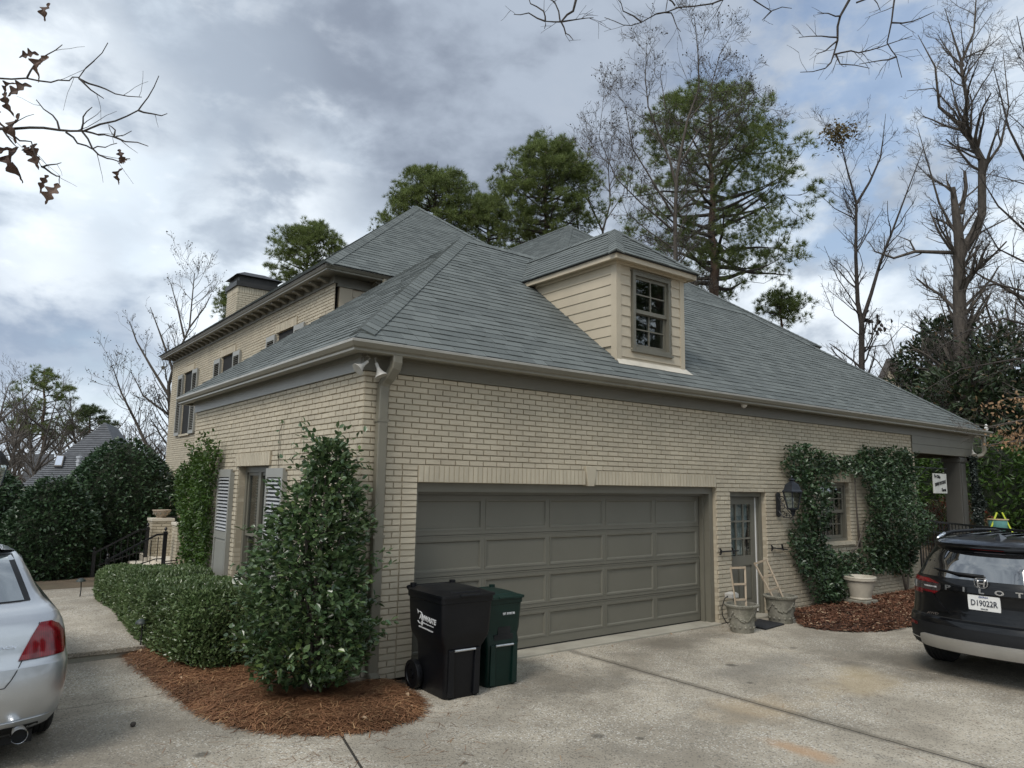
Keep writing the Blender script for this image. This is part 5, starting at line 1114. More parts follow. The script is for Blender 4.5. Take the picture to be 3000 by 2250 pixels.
m = MB(); n = 24; ring = [(em[0], em[1] + .064 * math.copysign(abs(math.cos(a)) ** .6, math.cos(a)) * (1 + .10 * math.sin(a)), em[2] + .052 * math.copysign(abs(math.sin(a)) ** .6, math.sin(a))) for a in np.linspace(0, 2 * math.pi, n)]; m.tube(ring, .006, 6, cap=False)
m.bar((em[0], em[1] + .037, em[2] + .042), (em[0], em[1] + .027, em[2] - .042), .012, .014); m.bar((em[0], em[1] - .037, em[2] + .042), (em[0], em[1] - .027, em[2] - .042), .012, .014); m.bar((em[0], em[1] + .024, em[2] - .004), (em[0], em[1] - .024, em[2] - .004), .012, .014)
m.build('badge', MT['chrome'], suv, smooth=True, angle=40)
w0 = B1.rear(.0, 1.165, .03); w1 = B1.rear(.56, 1.20, .03); m = MB(); m.tube([w0, B1.rear(.28, 1.175, .04), w1], [.02, .014, .007], 8); m.build('wiper_arm', MT['plastic'], suv, smooth=True)
B1.patch('spoiler_lamp', [1.44, 1.45], [.16, .16], [-.16, -.16], MT['redlens'], suv, .006, 4)
for s in (1, -1):
    m = MB(); m.tube([(.62, s * .61, 1.545), (.72, s * .605, 1.575), (.95, s * .60, 1.60), (1.8, s * .59, 1.605), (2.3, s * .58, 1.59), (2.5, s * .57, 1.55)], [.018, .02, .02, .02, .02, .015], 8); rr = m.build('roof_rail', MT['plastic'], suv, smooth=True)
    m = MB(); m.tube([(.56, s * .615, 1.53), (.64, s * .61, 1.555), (.74, s * .605, 1.582)], [.014, .022, .022], 8); m.build('rail_foot', MT['chrome'], rr, smooth=True)
for k in range(6): y = -.45 + .18 * k; m = MB(); m.tube([(.75, y, 1.556), (1.2, y, 1.573), (2.1, y, 1.574)], [.008, .012, .008], 6); m.build('roof_rib', MT['blackpaint'], suv, smooth=True)
m = MB(); m.loft([[(.62, -.04, 1.54), (.86, -.03, 1.56), (.86, .03, 1.56), (.62, .04, 1.54)], [(.66, -.018, 1.58), (.84, -.012, 1.575), (.84, .012, 1.575), (.66, .018, 1.58)], [(.68, -.006, 1.615), (.74, -.005, 1.61), (.74, .005, 1.61), (.68, .006, 1.615)]]); m.build('antenna_fin', MT['blackpaint'], suv, smooth=True, angle=40)
for x in (1.12, 3.95):
    for s in (1, -1): car_wheel(suv, x, s * .845, .36, .25, s); arch(suv, B1, x, .37, s, MT['plastic'])
for s in (1, -1): B1.side('side_window', [(1.25, 1.14), (2.5, 1.13), (1.9, 1.42), (1.3, 1.42)], s, MT['privacy'], suv)
m = MB(); m.box(1.6, 4.5, -.7, .7, .18, .34); m.build('underbody', MT['dark'], suv)
# ---- silver sedan, tail towards the camera
sed = thing('parked_sedan', 'silver sedan cut by the left edge, right tail light and exhaust in view', 'car', (-3.535, -.76, 0), math.pi / 2)
rows = [(.20, .22, 4.5, .78), (.26, .12, 4.65, .845), (.33, .055, 4.72, .88), (.45, .012, 4.78, .905), (.56, 0, 4.8, .912), (.66, .008, 4.8, .914), (.715, .022, 4.8, .914), (.735, .05, 4.8, .910), (.82, .085, 4.78, .90), (.92, .115, 4.7, .885), (.985, .15, 4.5, .868), (1.02, .20, 4.1, .852), (1.05, .30, 3.75, .83), (1.075, .43, 3.6, .80), (1.10, .58, 3.5, .765), (1.18, .78, 3.35, .72), (1.28, 1.02, 3.15, .68), (1.37, 1.28, 2.95, .635), (1.41, 1.46, 2.8, .60), (1.435, 1.66, 2.65, .55), (1.45, 1.95, 2.5, .47)]
B2 = Body(rows, .40, 1.0, 3.0)
B2.build(MT['silver'], sed, [r[0] for r in rows])
zz = np.linspace(1.115, 1.40, 9); yw = [.615 - .10 * ((z - 1.115) / .285) for z in zz]; B2.patch('rear_window', zz, yw, [-y for y in yw], MT['carglass'], sed, .016, 18, .003)
yw2 = [y + .045 for y in yw]; B2.patch('window_surround', [1.108] + list(zz[1:-1]) + [1.408], yw2, [-y for y in yw2], MT['plastic'], sed, .011, 18, .002)
for s in (1, -1):
    zt = [(.765, .57, .872), (.80, .585, .885), (.86, .615, .882), (.92, .645, .868), (.97, .675, .83), (1.0, .70, .775)]
    tl = B2.patch('tail_light', [a for a, *_ in zt], [s * b for _, b, _ in zt], [s * c for *_, c in zt], MT['redlens'], sed, .010, 16)
    B2.patch('lower_lens_band', [.767, .80], [s * .575, s * .59], [s * .870, s * .884], lensmat('deep_red_band' + str(s), (.16, .004, .008)), tl, .0115, 12)
    m = MB(); rr_ = [(.05, 0), (.055, .015), (.052, .10), (.044, .10), (.044, .01), (.05, 0)]; m.lathe(rr_, 20); ex_ = m.build('exhaust_tip', MT['chrome'], sed, smooth=True, angle=50); ex_.rotation_euler = (0, math.pi / 2, 0); ex_.location = (-.005, s * .615, .262)
    m = MB(); m.lathe([(0, .05), (.045, .05)], 16); m.build('pipe_inside', MT['dark'], ex_)
    B2.side('side_window', [(1.5, 1.13), (2.4, 1.11), (2.0, 1.37), (1.75, 1.37)], s, MT['privacy'], sed)
    yy = s * .555; V = [B2.rear(s * (.50 + (.70 - .50) * ((z - .60) / .42) ** .8 if z > .6 else .50), z, .006) for z in np.linspace(.60, 1.0, 10)]; m = MB(); m.tube(V, .0035, 4); m.build('trunk_seam', MT['dark'], sed)
B2.patch('trunk_gap', [.594, .600], [.50, .50], [-.50, -.50], MT['dark'], sed, .002, 12)
B2.patch('lower_valance', [.225, .255, .295], [.72, .75, .74], [-.72, -.75, -.74], MT['plastic'], sed, .004, 16)
for s in (1, -1): V = [B2.rear(s * y, .33 + .012 * math.sin((y - .3) * 4), .003) for y in np.linspace(.1, .85, 14)]; m = MB(); m.tube(V, .006, 5); m.build('bumper_crease', MT['silver'], sed, smooth=True)
B2.patch('licence_plate', [.63, .78], [.155, .155], [-.155, -.155], pmat('plate_white_b', (.75, .75, .73), .4, .03, 6), sed, .02, 2)
p_ = B2.rear(-.47, .862, .006); text_obj('ANNON', .032, p_, (0, -1, 0), (.25, 0, 1), MT['chrome'], sed, extrude=.002, sx=1.3, font_shear=.2)
for x in (1.0, 3.75):
    for s in (1, -1): car_wheel(sed, x, s * .80, .315, .205, s); arch(sed, B2, x, .325, s, MT['silver'])
m = MB(); m.box(.3, 4.5, -.72, .72, .13, .22); m.build('underbody', MT['dark'], sed)
# ------------------------------------------------------------------ shrubs, climbers, mulch
def unit(A): return A / np.maximum(np.linalg.norm(A, axis=-1, keepdims=True), 1e-9)
def leaf_arrays(P, A, N, L, W, curl=.08, fold=.12):
    P, A, N = np.asarray(P, float), unit(np.asarray(A, float)), np.asarray(N, float)
    S = unit(np.cross(A, N)); N = np.cross(S, A); L = np.broadcast_to(L, len(P))[:, None]; W = np.broadcast_to(W, len(P))[:, None]
    V = np.stack([P, P + A * L * .30 + S * W * .5 + N * W * fold, P + A * L * .68 + S * W * .42 + N * (W * fold - L * curl * .3), P + A * L - N * L * curl, P + A * L * .68 - S * W * .42 + N * (W * fold - L * curl * .3), P + A * L * .30 - S * W * .5 + N * W * fold], 1)
    F = np.array([(0, 1, 2, 3), (0, 3, 4, 5)])[None] + 6 * np.arange(len(P))[:, None, None]
    return V.reshape(-1, 3), F.reshape(-1, 4)
def leaf_cloud(name, P, A, N, L, W, mat, parent, singles=0, **k):
    """joined leaves plus, for the nearest, leaves of their own"""
    if singles:
        idx = np.argsort(np.linalg.norm(P - CAM, axis=1))[:singles * 3]; idx = idx[rng.permutation(len(idx))[:singles]]
        protos = []
        for q in range(6):
            v, f = leaf_arrays([(0, 0, 0)], [(1, 0, 0)], [(0, 0, 1)], 1., np.median(W / L) * rng.uniform(.85, 1.15), rng.uniform(0, .2), rng.uniform(.05, .2)); me = fast_mesh('leaf', v, f, mat); protos.append(me)
        for i in idx:
            a = unit(A[i]); s = unit(np.cross(a, N[i])); n = np.cross(s, a); l = float(np.broadcast_to(L, len(P))[i]); M = Matrix((Vector(a * l), Vector(-s * l), Vector(n * l))).transposed().to_4x4(); M.translation = Vector(P[i] - np.array(parent.location)); inst(protos[rng.integers(6)], 'leaf', parent, M)
        keep = np.ones(len(P), bool); keep[idx] = False; P, A, N = P[keep], A[keep], N[keep]; L = np.broadcast_to(L, len(keep))[keep]; W = np.broadcast_to(W, len(keep))[keep]
    V, F = leaf_arrays(P, A, N, L, W, **k); return fast_obj(name, V - np.array(parent.location), F, mat, parent, 'stuff')
def rnd(n, s=1.): return rng.normal(0, s, (n, 3))
def vnoise(P, s=1., seed=0):
    """cheap smooth noise from summed sines"""
    r = np.random.default_rng(seed); o = 0
    for k in range(5): d = r.normal(0, 1, 3) * s * (1.6 ** k) * .7; o = o + np.sin(P @ d + r.uniform(0, 6)) / (1.4 ** k)
    return o / 2.2
def shrub(name, lab, cat, loc, prof, n, L, W, mat, seed=1, lump=.16, depth=.30, singles=0, sq=2., sx=1., sy=1., group=None, trunk=True, twig=None, up=.35, lumps=2.2, core=0, lean=None, shoots=0):
    """prof: [(z, radius)]; leaves thickest at the surface, uneven outline"""
    o = thing(name, lab, cat, loc, 0, group); r = np.random.default_rng(seed); zs = np.array([p[0] for p in prof]); rs = np.array([p[1] for p in prof])
    zc = np.linspace(zs[0], zs[-1], 60); rc = np.interp(zc, zs, rs); cdf = np.cumsum(rc + .05); cdf /= cdf[-1]
    z = np.interp(r.random(n), cdf, zc); R0 = np.interp(z, zs, rs); a = r.random(n) * 2 * np.pi
    ca, sa = np.cos(a), np.sin(a); k = (np.abs(ca) ** sq + np.abs(sa) ** sq) ** (-1 / sq)
    D = np.stack([ca * k * sx, sa * k * sy, z / max(zs[-1], .1) * 1.5], 1); nz = vnoise(np.stack([ca * 1.2, sa * 1.2, z], 1), lumps, seed)
    t = 1 - depth * r.random(n) ** 1.7 + lump * nz
    P = np.stack([ca * k * R0 * t * sx, sa * k * R0 * t * sy, z + r.normal(0, .02, n)], 1)
    A = unit(np.stack([ca, sa, np.full(n, up)], 1)) + r.normal(0, .55, (n, 3)); N = np.stack([ca * .35, sa * .35, np.full(n, 1.)], 1) + r.normal(0, .45, (n, 3))
    if lean: P[:, 0] += np.interp(P[:, 2], [q[0] for q in lean], [q[1] for q in lean]); P[:, 1] += np.interp(P[:, 2], [q[0] for q in lean], [q[2] for q in lean])
    Ls = L * r.uniform(.65, 1.25, n); Ws = W * r.uniform(.75, 1.2, n)
    if core:
        m = MB(); m.loft([[(core * rr * math.cos(t) * sx, core * rr * math.sin(t) * sy, max(.05, zz * (.96 if zz > 1 else 1))) for t in np.linspace(0, 2 * math.pi, 20)[:-1]] for zz, rr in prof]); m.build('twig_shade_core', MT['twigshade'], o, smooth=True)
    if shoots:
        zq = r.uniform(zs[0] + .1, zs[-1], shoots); aq = r.uniform(0, 2 * np.pi, shoots); dq = unit(np.stack([np.cos(aq), np.sin(aq), r.uniform(-.2, 1.0, shoots)], 1)); bq = np.stack([np.cos(aq) * np.interp(zq, zs, rs) * .9, np.sin(aq) * np.interp(zq, zs, rs) * .9, zq], 1)
        if lean: bq[:, 0] += np.interp(zq, [q[0] for q in lean], [q[1] for q in lean])
        k_ = 9; tt = np.tile(np.linspace(.1, 1, k_), shoots)[:, None]; ln = np.repeat(r.uniform(.10, .34, shoots), k_)[:, None]; PS = np.repeat(bq, k_, 0) + np.repeat(dq, k_, 0) * tt * ln + r.normal(0, .012, (shoots * k_, 3)); AS = np.repeat(dq, k_, 0) + r.normal(0, .6, (shoots * k_, 3)); NS = np.array([0, 0, 1.]) + r.normal(0, .5, (shoots * k_, 3))
        P = np.concatenate([P, PS]); A = np.concatenate([A, AS]); N = np.concatenate([N, NS]); Ls = np.concatenate([Ls, L * r.uniform(.6, 1.05, len(PS))]); Ws = np.concatenate([Ws, W * r.uniform(.7, 1.05, len(PS))])
    leaf_cloud('foliage', P + np.array(loc), A, N, Ls, Ws, mat, o, singles)
    if trunk:
        m = MB(); h = zs[-1]
        for q in range(7):
            an = q * .9 + r.random(); rr = np.interp(h * .6, zs, rs) * .55; m.tube([(.04 * math.cos(an), .04 * math.sin(an), -.03), (rr * .3 * math.cos(an), rr * .3 * math.sin(an), h * .3), (rr * math.cos(an + .3), rr * math.sin(an + .3), h * .62), (rr * .7 * math.cos(an + .4), rr * .7 * math.sin(an + .4), h * .85)], [.03, .022, .014, .005], 6)
        m.build('stems', twig or MT['bark'], o, smooth=True)
    return o
MT['bark'] = pmat('grey_bark', (.095, .08, .066), .9, .3, 9, stretch=(1, 1, .25), bump=.8, bscale=35, bdist=.02)
MT['barkdark'] = pmat('dark_bark', (.055, .046, .040), .9, .3, 9, stretch=(1, 1, .25), bump=.8, bscale=25, bdist=.02)
MT['barkpine'] = pmat('pine_bark', (.13, .085, .062), .9, .4, 5, stretch=(1, 1, .3), bump=1, bscale=12, bdist=.04)
MT['twigshade'] = pmat('twig_shadow', (.026, .034, .018), .95, .2, 8)  # solid filler for inner twigs, with the shade among leaves in its colour
MT['lf_bush'] = leafmat('camellia_leaf', (.042, .080, .032), (.105, .155, .062), .27, .15, .6, (.12, .17, .05), .03)
MT['lf_hedge'] = leafmat('clipped_hedge_leaf', (.075, .125, .042), (.175, .230, .100), .28, .2, .6)
MT['lf_vine'] = leafmat('climber_leaf', (.030, .060, .026), (.070, .115, .052), .34, .15, .55)
MT['lf_vine2'] = leafmat('yellow_green_climber_leaf', (.040, .085, .014), (.085, .145, .028), .35, .25, .5)
MT['lf_holly'] = leafmat('holly_leaf', (.028, .058, .026), (.068, .112, .052), .34, .1, .5)
MT['lf_ivy'] = leafmat('dark_ivy_leaf', (.014, .022, .018), (.034, .046, .036), .4, .1, .5)
MT['lf_rhodo'] = leafmat('laurel_leaf', (.040, .085, .018), (.095, .155, .035), .32, .2, .5)
MT['lf_mag'] = leafmat('magnolia_leaf', (.022, .042, .018), (.055, .075, .034), .35, .1, .5, (.15, .10, .05), .06)
MT['lf_nan'] = leafmat('nandina_leaf', (.075, .075, .035), (.16, .12, .07), .5, .25, .4, (.22, .03, .02), .22)
MT['lf_tan'] = leafmat('dry_beech_leaf', (.36, .22, .12), (.52, .34, .20), .7, .35, .2)
# tall camellia at the corner
shrub('camellia_bush', 'tall dark green leafy bush at the garage corner, in a ring of pine straw', 'bush', (-.50, -.12, .03), [(.14, .34), (.30, .54), (.55, .62), (.8, .62), (1.1, .57), (1.35, .52), (1.55, .46), (1.75, .39), (1.92, .32), (2.05, .21), (2.2, .19), (2.36, .15), (2.48, .05)], 8600, .080, .043, MT['lf_bush'], 9, .30, .80, 300, lumps=3.0, shoots=170, lean=[(0, -.02, 0), (.6, -.06, 0), (1.4, .0, 0), (2.0, .06, 0), (2.4, .08, 0)])
# clipped hedge under the side window
hz0, hl = .80, 5.0
def hedge():
    o = thing('clipped_hedge', 'low clipped green hedge along the side wall beside the walkway', 'hedge', (-.80, 4.2, .03)); n = 42000; r = np.random.default_rng(5)
    # sample a rounded box surface
    x = r.uniform(-1, 1, n); y = r.uniform(-1, 1, n); z = r.uniform(0, 1, n); face = r.random(n)
    top = face < .52; lft = (face >= .52) & (face < .86); end = face >= .86
    z[top] = 1; x[lft] = -1; y[end] = -1
    ex_, ey_ = .56, 3.0
    # round the edges and the plan corners
    P = np.stack([x, y, z * 2 - 1], 1); q = (np.abs(P[:, 0]) ** 7 + np.abs(P[:, 1] * (1 + .0)) ** 14 + np.abs(np.maximum(P[:, 2], 0)) ** 6) ** (-1 / 7.); q = np.minimum(q, 1.03)
    P = P * q[:, None]; W_ = np.stack([P[:, 0] * ex_, P[:, 1] * ey_, (P[:, 2] + 1) / 2 * .72 + .06], 1)
    nz = vnoise(W_, 2.6, 4); nr = np.stack([x * lft, y * end, top * 1.], 1) + np.stack([x ** 5, y ** 9, z ** 5], 1) * .5; nr = unit(nr)
    W_ = W_ + nr * (nz * .055)[:, None] - nr * (r.random(n) ** 2 * .16)[:, None]; W_[:, 0] += .06 * np.sin(W_[:, 1] * 1.3)
    W_[:, 2] *= 1 - .30 * np.clip((W_[:, 1] + 1.5) / 4.5, 0, 1)
    W_[:, 2] += (.04 * np.sin(W_[:, 1] * 2.1) + .03 * np.sin(W_[:, 1] * 5 + 1)) * (W_[:, 2] / .8)
    A = nr * .6 + np.array([0, 0, .5]) + r.normal(0, .5, (n, 3)); N = nr * .4 + np.array([0, 0, .8]) + r.normal(0, .5, (n, 3))
    leaf_cloud('foliage', W_ + np.array(o.location), A, N, .052 * r.uniform(.6, 1.25, n), .025 * r.uniform(.8, 1.2, n), MT['lf_hedge'], o, 260)
    m = MB(); m.box(-.44, .44, -2.8, 2.85, .10, .44); m.build('twig_shade_core', MT['twigshade'], o); return o
hedge()
# climbers on walls: mask in wall coordinates
def climber(name, lab, fr, loc, mask, box, n, L, W, mat, depth, seed, singles=0, stems=(), up=.2, bulge=.12):
    o = thing(name, lab, 'climber', loc); r = np.random.default_rng(seed); a = r.uniform(box[0], box[1], n * 4); z = r.uniform(box[2], box[3], n * 4)
    Q = np.stack([a * 1.3, z * 1.3, a * 0], 1); nz = vnoise(Q, 2.2, seed); nz2 = vnoise(Q, 6, seed + 1); m_ = mask(a, z) + .20 * nz + .12 * nz2; ok = r.random(n * 4) < np.clip(m_ * 2.2, 0, 1); a, z, nz = a[ok][:n], z[ok][:n], nz[ok][:n]; k = len(a)
    d = .03 + depth * r.random(k) ** .8 * np.clip(.65 + .5 * nz, .1, 1.3) + bulge * np.clip(nz, 0, 1)
    P = fr.O + a[:, None] * fr.u + d[:, None] * fr.n; P[:, 2] += z
    A = fr.n * .55 + np.array([0, 0, -.1 + up]) + r.normal(0, .6, (k, 3)); N = fr.n * .55 + np.array([0, 0, .75]) + r.normal(0, .42, (k, 3))
    leaf_cloud('foliage', P, A, N, L * r.uniform(.65, 1.25, k), W * r.uniform(.8, 1.2, k), mat, o, singles)
    m = MB()
    for st in stems: m.tube([fr.p(x, zz, dd) - np.array(loc) for x, zz, dd in st], np.linspace(.028, .008, len(st)), 6)
    if stems: m.build('stems', MT['bark'], o, smooth=True)
    return o
def poly_mask(polys):
    """soft mask: +1 deep inside any polygon, falling through 0 at its edge"""
    def f(a, z):
        out = np.full(len(a), -1.)
        for p in polys:
            p = np.array(p); ins = np.zeros(len(a), bool); dm = np.full(len(a), 9.)
            for i in range(len(p)):
                (x0, y0), (x1, y1) = p[i], p[(i + 1) % len(p)]
                c = ((y0 > z) != (y1 > z)) & (a < (x1 - x0) * (z - y0) / (y1 - y0 + 1e-9) + x0); ins ^= c
                t = np.clip(((a - x0) * (x1 - x0) + (z - y0) * (y1 - y0)) / ((x1 - x0) ** 2 + (y1 - y0) ** 2 + 1e-9), 0, 1); dm = np.minimum(dm, np.hypot(a - x0 - t * (x1 - x0), z - y0 - t * (y1 - y0)))
            out = np.maximum(out, np.clip(np.where(ins, dm, -dm) / .22, -1, 1))
        return out
    return f
vp = [[(7.95, 2.85), (8.6, 2.95), (9.7, 2.78), (10.4, 2.80), (10.9, 3.02), (11.8, 3.02), (12.6, 3.02), (13.0, 2.9), (13.2, 2.4), (12.95, 1.9), (13.0, 1.2), (12.85, .6), (12.5, .25), (11.9, .35), (11.3, .45), (10.7, .35), (10.5, 1.0), (10.72, 1.5), (10.68, 2.1), (10.45, 2.36), (9.75, 2.36), (9.25, 2.25), (9.15, 1.9), (9.30, 1.55), (9.20, 1.25), (9.6, .98), (10.5, .98), (10.75, .4), (9.9, .3), (9.55, .05), (8.75, .05), (8.5, .45), (8.15, .8), (7.95, 1.2), (8.25, 1.65), (8.3, 2.1), (7.85, 2.45)]]
climber('wall_climber', 'large dark green climbing shrub framing the window right of the lantern', FRT, (10.2, -.2, .05), poly_mask(vp), (7.4, 13.8, 0, 3.2), 13500, .075, .042, MT['lf_vine'], .30, 21, 300, [[(9.2, 0, .12), (9.0, .6, .1), (8.6, 1.4, .08), (8.4, 2.4, .06)], [(9.3, 0, .12), (9.5, .7, .1), (10.4, 1.0, .08), (10.9, 1.6, .06)], [(12.2, 0, .15), (12.1, .4, .13), (11.5, 1.2, .1), (11.2, 2.4, .06)], [(12.25, 0, .12), (12.5, .6, .1), (12.6, 1.8, .1), (12.9, 2.8, .06)], [(10.55, 1.0, .06), (10.52, 1.6, .05), (10.5, 2.4, .05)]])
v2 = [[(7.9, 2.45), (7.3, 2.25), (6.6, 2.45), (5.9, 2.75), (5.55, 2.45), (5.0, 2.85), (4.75, 2.6), (4.95, 1.9), (5.05, 1.0), (5.15, .3), (6.4, .2), (6.65, .9), (7.2, 1.5)]]
climber('wall_climber', 'yellow green climbing shrub at the far end of the side wall by the entry', Frame((0, 0, 0), (0, 1, 0), (-1, 0, 0)), (-.2, 6, .05), poly_mask(v2), (4.3, 8.3, 0, 3.0), 9000, .062, .032, MT['lf_vine2'], .32, 33, 120, [[(5.9, 0, .1), (5.8, .8, .1), (5.6, 1.8, .08), (5.1, 2.7, .04)], [(6.0, 0, .1), (6.2, 1, .1), (6.8, 1.8, .1)]])
# the thin runner above the right shutter
o = thing('vine_runner', 'thin bare vine runner with few leaves on the brick above the side shutter', 'vine', (-.02, 2.4, 2.2)); m = MB(); pth = [(0, .02, .0), (-.01, .0, .2), (0, .04, .38), (-.01, .02, .55), (0, -.05, .66)]; m.tube(pth, .004, 5); m.build('stem', MT['bark'], o)
pp = np.array([pth[i % 5] for i in (1, 1, 2, 2, 3, 4, 4, 4)]) + np.array(o.location) + rng.normal(0, .01, (8, 3)); leaf_cloud('foliage', pp, np.array([(-.5, .3, .6)] * 8) + rng.normal(0, .5, (8, 3)), np.array([(-.7, 0, .6)] * 8) + rng.normal(0, .3, (8, 3)), np.full(8, .06), np.full(8, .028), MT['lf_bush'], o)
PO = Frame((16.08, .0, 0), (1, 0, 0), (0, -1, 0))
climber('ivy_column', 'dark ivy climbing beside the grey porch post', PO, (16.3, -.05, .3), poly_mask([[(-.05, .2), (.62, .2), (.66, 1.2), (.55, 2.2), (.35, 2.95), (-.05, 2.95)]]), (-.2, .95, .1, 3.1), 5200, .06, .045, MT['lf_ivy'], .12, 41)
# holly hedge shrubs at the left, behind the walkway
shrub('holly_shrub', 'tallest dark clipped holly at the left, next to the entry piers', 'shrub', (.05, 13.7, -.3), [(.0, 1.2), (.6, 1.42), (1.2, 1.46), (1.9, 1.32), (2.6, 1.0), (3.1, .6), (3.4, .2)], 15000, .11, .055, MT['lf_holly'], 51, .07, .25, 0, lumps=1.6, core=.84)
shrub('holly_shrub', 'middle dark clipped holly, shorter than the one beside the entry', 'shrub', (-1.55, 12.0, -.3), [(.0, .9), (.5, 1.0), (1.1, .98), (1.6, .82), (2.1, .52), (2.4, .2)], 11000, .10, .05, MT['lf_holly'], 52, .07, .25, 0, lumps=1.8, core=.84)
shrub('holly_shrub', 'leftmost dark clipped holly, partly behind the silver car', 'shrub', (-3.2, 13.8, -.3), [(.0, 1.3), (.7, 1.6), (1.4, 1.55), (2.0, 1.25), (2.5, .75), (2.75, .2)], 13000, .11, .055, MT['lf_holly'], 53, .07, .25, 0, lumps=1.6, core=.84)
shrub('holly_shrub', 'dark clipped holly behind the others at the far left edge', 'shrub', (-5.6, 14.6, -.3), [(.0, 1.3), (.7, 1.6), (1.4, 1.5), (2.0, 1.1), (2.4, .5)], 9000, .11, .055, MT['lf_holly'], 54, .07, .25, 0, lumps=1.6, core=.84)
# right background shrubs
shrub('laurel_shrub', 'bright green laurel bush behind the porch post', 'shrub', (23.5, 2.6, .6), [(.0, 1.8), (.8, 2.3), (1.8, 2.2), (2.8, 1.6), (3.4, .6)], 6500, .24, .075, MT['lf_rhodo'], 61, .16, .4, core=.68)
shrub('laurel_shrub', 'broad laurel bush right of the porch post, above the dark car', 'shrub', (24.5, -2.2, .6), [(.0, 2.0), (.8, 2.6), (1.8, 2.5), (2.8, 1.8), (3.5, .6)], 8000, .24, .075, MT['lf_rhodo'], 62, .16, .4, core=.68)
shrub('laurel_shrub', 'farthest laurel bush at the right edge of the picture', 'shrub', (28, -4.8, .6), [(.0, 2.0), (.8, 2.6), (1.8, 2.5), (3.0, 1.8), (3.9, .6)], 6000, .25, .08, MT['lf_rhodo'], 63, .16, .4, core=.68)
shrub('nandina_bush', 'reddish brown nandina bush between the climber and the porch post', 'bush', (17.9, 1.1, .45), [(.0, .5), (.4, .9), (.9, 1.0), (1.3, .7), (1.5, .2)], 7000, .06, .022, MT['lf_nan'], 64, .2, .6, 0, lumps=3)
# ------------------------------------------------------------------ pine straw and mulch beds
bed = [(-1.73, 6.4), (-1.71, 5.36), (-1.70, 4.16), (-1.66, 3.37), (-1.62, 2.89), (-1.66, 2.28), (-1.60, 1.6), (-1.57, .86), (-1.53, .26), (-1.49, -.2), (-1.40, -.55), (-1.28, -.76), (-1.11, -.98), (-.93, -1.16), (-.72, -1.28), (-.5, -1.37), (-.3, -1.38), (-.06, -1.34), (.13, -1.19), (.30, -.96), (.39, -.63), (.42, -.3), (.40, -.02), (.0, .0), (.0, 6.8), (-.2, 7.6), (-1.5, 7.6)]
def bed_height(a, z, polys, h0, h1, w):
    d = poly_mask(polys)(a, z); return h0 + h1 * np.clip((d + .1) / w, 0, 1)
def bed_obj(name, poly, mat, lab, h1, base, step=.07):
    P = np.array(poly); xs = np.arange(P[:, 0].min() - .02, P[:, 0].max() + .03, step); ys = np.arange(P[:, 1].min() - .02, P[:, 1].max() + .03, step); X, Y = np.meshgrid(xs, ys); d = poly_mask([poly])(X.ravel(), Y.ravel())
    Z = base + h1 * np.clip(d, -.3, 1) + .012 * vnoise(np.stack([X.ravel() * 3, Y.ravel() * 3, X.ravel() * 0], 1), 2, 3) * (d > 0); nx_ = len(xs); idx = np.arange(len(Z)).reshape(len(ys), nx_); ok = d > -.12
    F = np.stack([idx[:-1, :-1], idx[:-1, 1:], idx[1:, 1:], idx[1:, :-1]], -1).reshape(-1, 4); F = F[ok[F].all(1)]
    o = fast_obj(name, np.stack([X.ravel(), Y.ravel(), Z], 1), F, mat, None, 'structure', smooth=True); return o
def straw(poly, n, base, h1, seed, mat, parent, L=.19, wd=.0032, over=.10, name='pine_needles'):
    r = np.random.default_rng(seed); P = np.array(poly); lo, hi = P.min(0), P.max(0); a = r.uniform(lo[0] - .1, hi[0] + .1, n * 4); b = r.uniform(lo[1] - .1, hi[1] + .1, n * 4); d = poly_mask([poly])(a, b)
    ok = (d > -.22 * over / .1 * r.random(n * 4) ** 3); near = np.exp(-np.maximum(np.hypot(a - CAM[0], b - CAM[1]) - 7, 0) / 6); ok &= r.random(n * 4) < near * .9 + .1; a, b, d = a[ok][:n], b[ok][:n], d[ok][:n]; k = len(a)
    h = base + h1 * np.clip(d, -.3, 1) + .003 + .03 * r.random(k) ** 2 * np.clip(d + .3, 0, 1); th = r.uniform(0, 2 * np.pi, k) + .5 * vnoise(np.stack([a, b, a * 0], 1), 3, 2); pit = r.normal(0, .12, k) * np.clip(d + .2, .1, 1); l = L * r.uniform(.5, 1.2, k)
    dx = np.stack([np.cos(th) * np.cos(pit), np.sin(th) * np.cos(pit), np.sin(pit)], 1); sd = np.stack([-np.sin(th), np.cos(th), np.zeros(k)], 1); c = np.stack([a, b, h], 1); bend = r.normal(0, .16, k)[:, None] * sd * l[:, None]
    w = wd * r.uniform(.7, 1.4, k)[:, None]; up = np.array([0, 0, 1.]) * (l * .05)[:, None]
    p0, p1, p2 = c - dx * l[:, None] / 2, c + bend * .5 + up, c + dx * l[:, None] / 2
    for q in (p0, p1, p2): q[:, 2] = np.maximum(q[:, 2], .004)
    V = np.stack([p0 - sd * w, p0 + sd * w, p1 - sd * w, p1 + sd * w, p2 - sd * w * .5, p2 + sd * w * .5], 1).reshape(-1, 3); F = (np.array([(0, 1, 3, 2), (2, 3, 5, 4)])[None] + 6 * np.arange(k)[:, None, None]).reshape(-1, 4)
    return fast_obj(name, V, F, mat, parent, 'stuff')
MT['strawbase'] = pmat('straw_base', (.13, .062, .032), .95, .35, 7, fine=.5, bscale=80, bump=.8, bdist=.01)
MT['straw'] = leafmat('pine_needle_straw', (.15, .070, .036), (.33, .170, .088), .6, .1, .3, (.44, .27, .14), .10)
so_ = bed_obj('straw_bed', bed, MT['strawbase'], '', .055, .004); ns = straw(bed, 30000, .004, .055, 71, MT['straw'], so_)
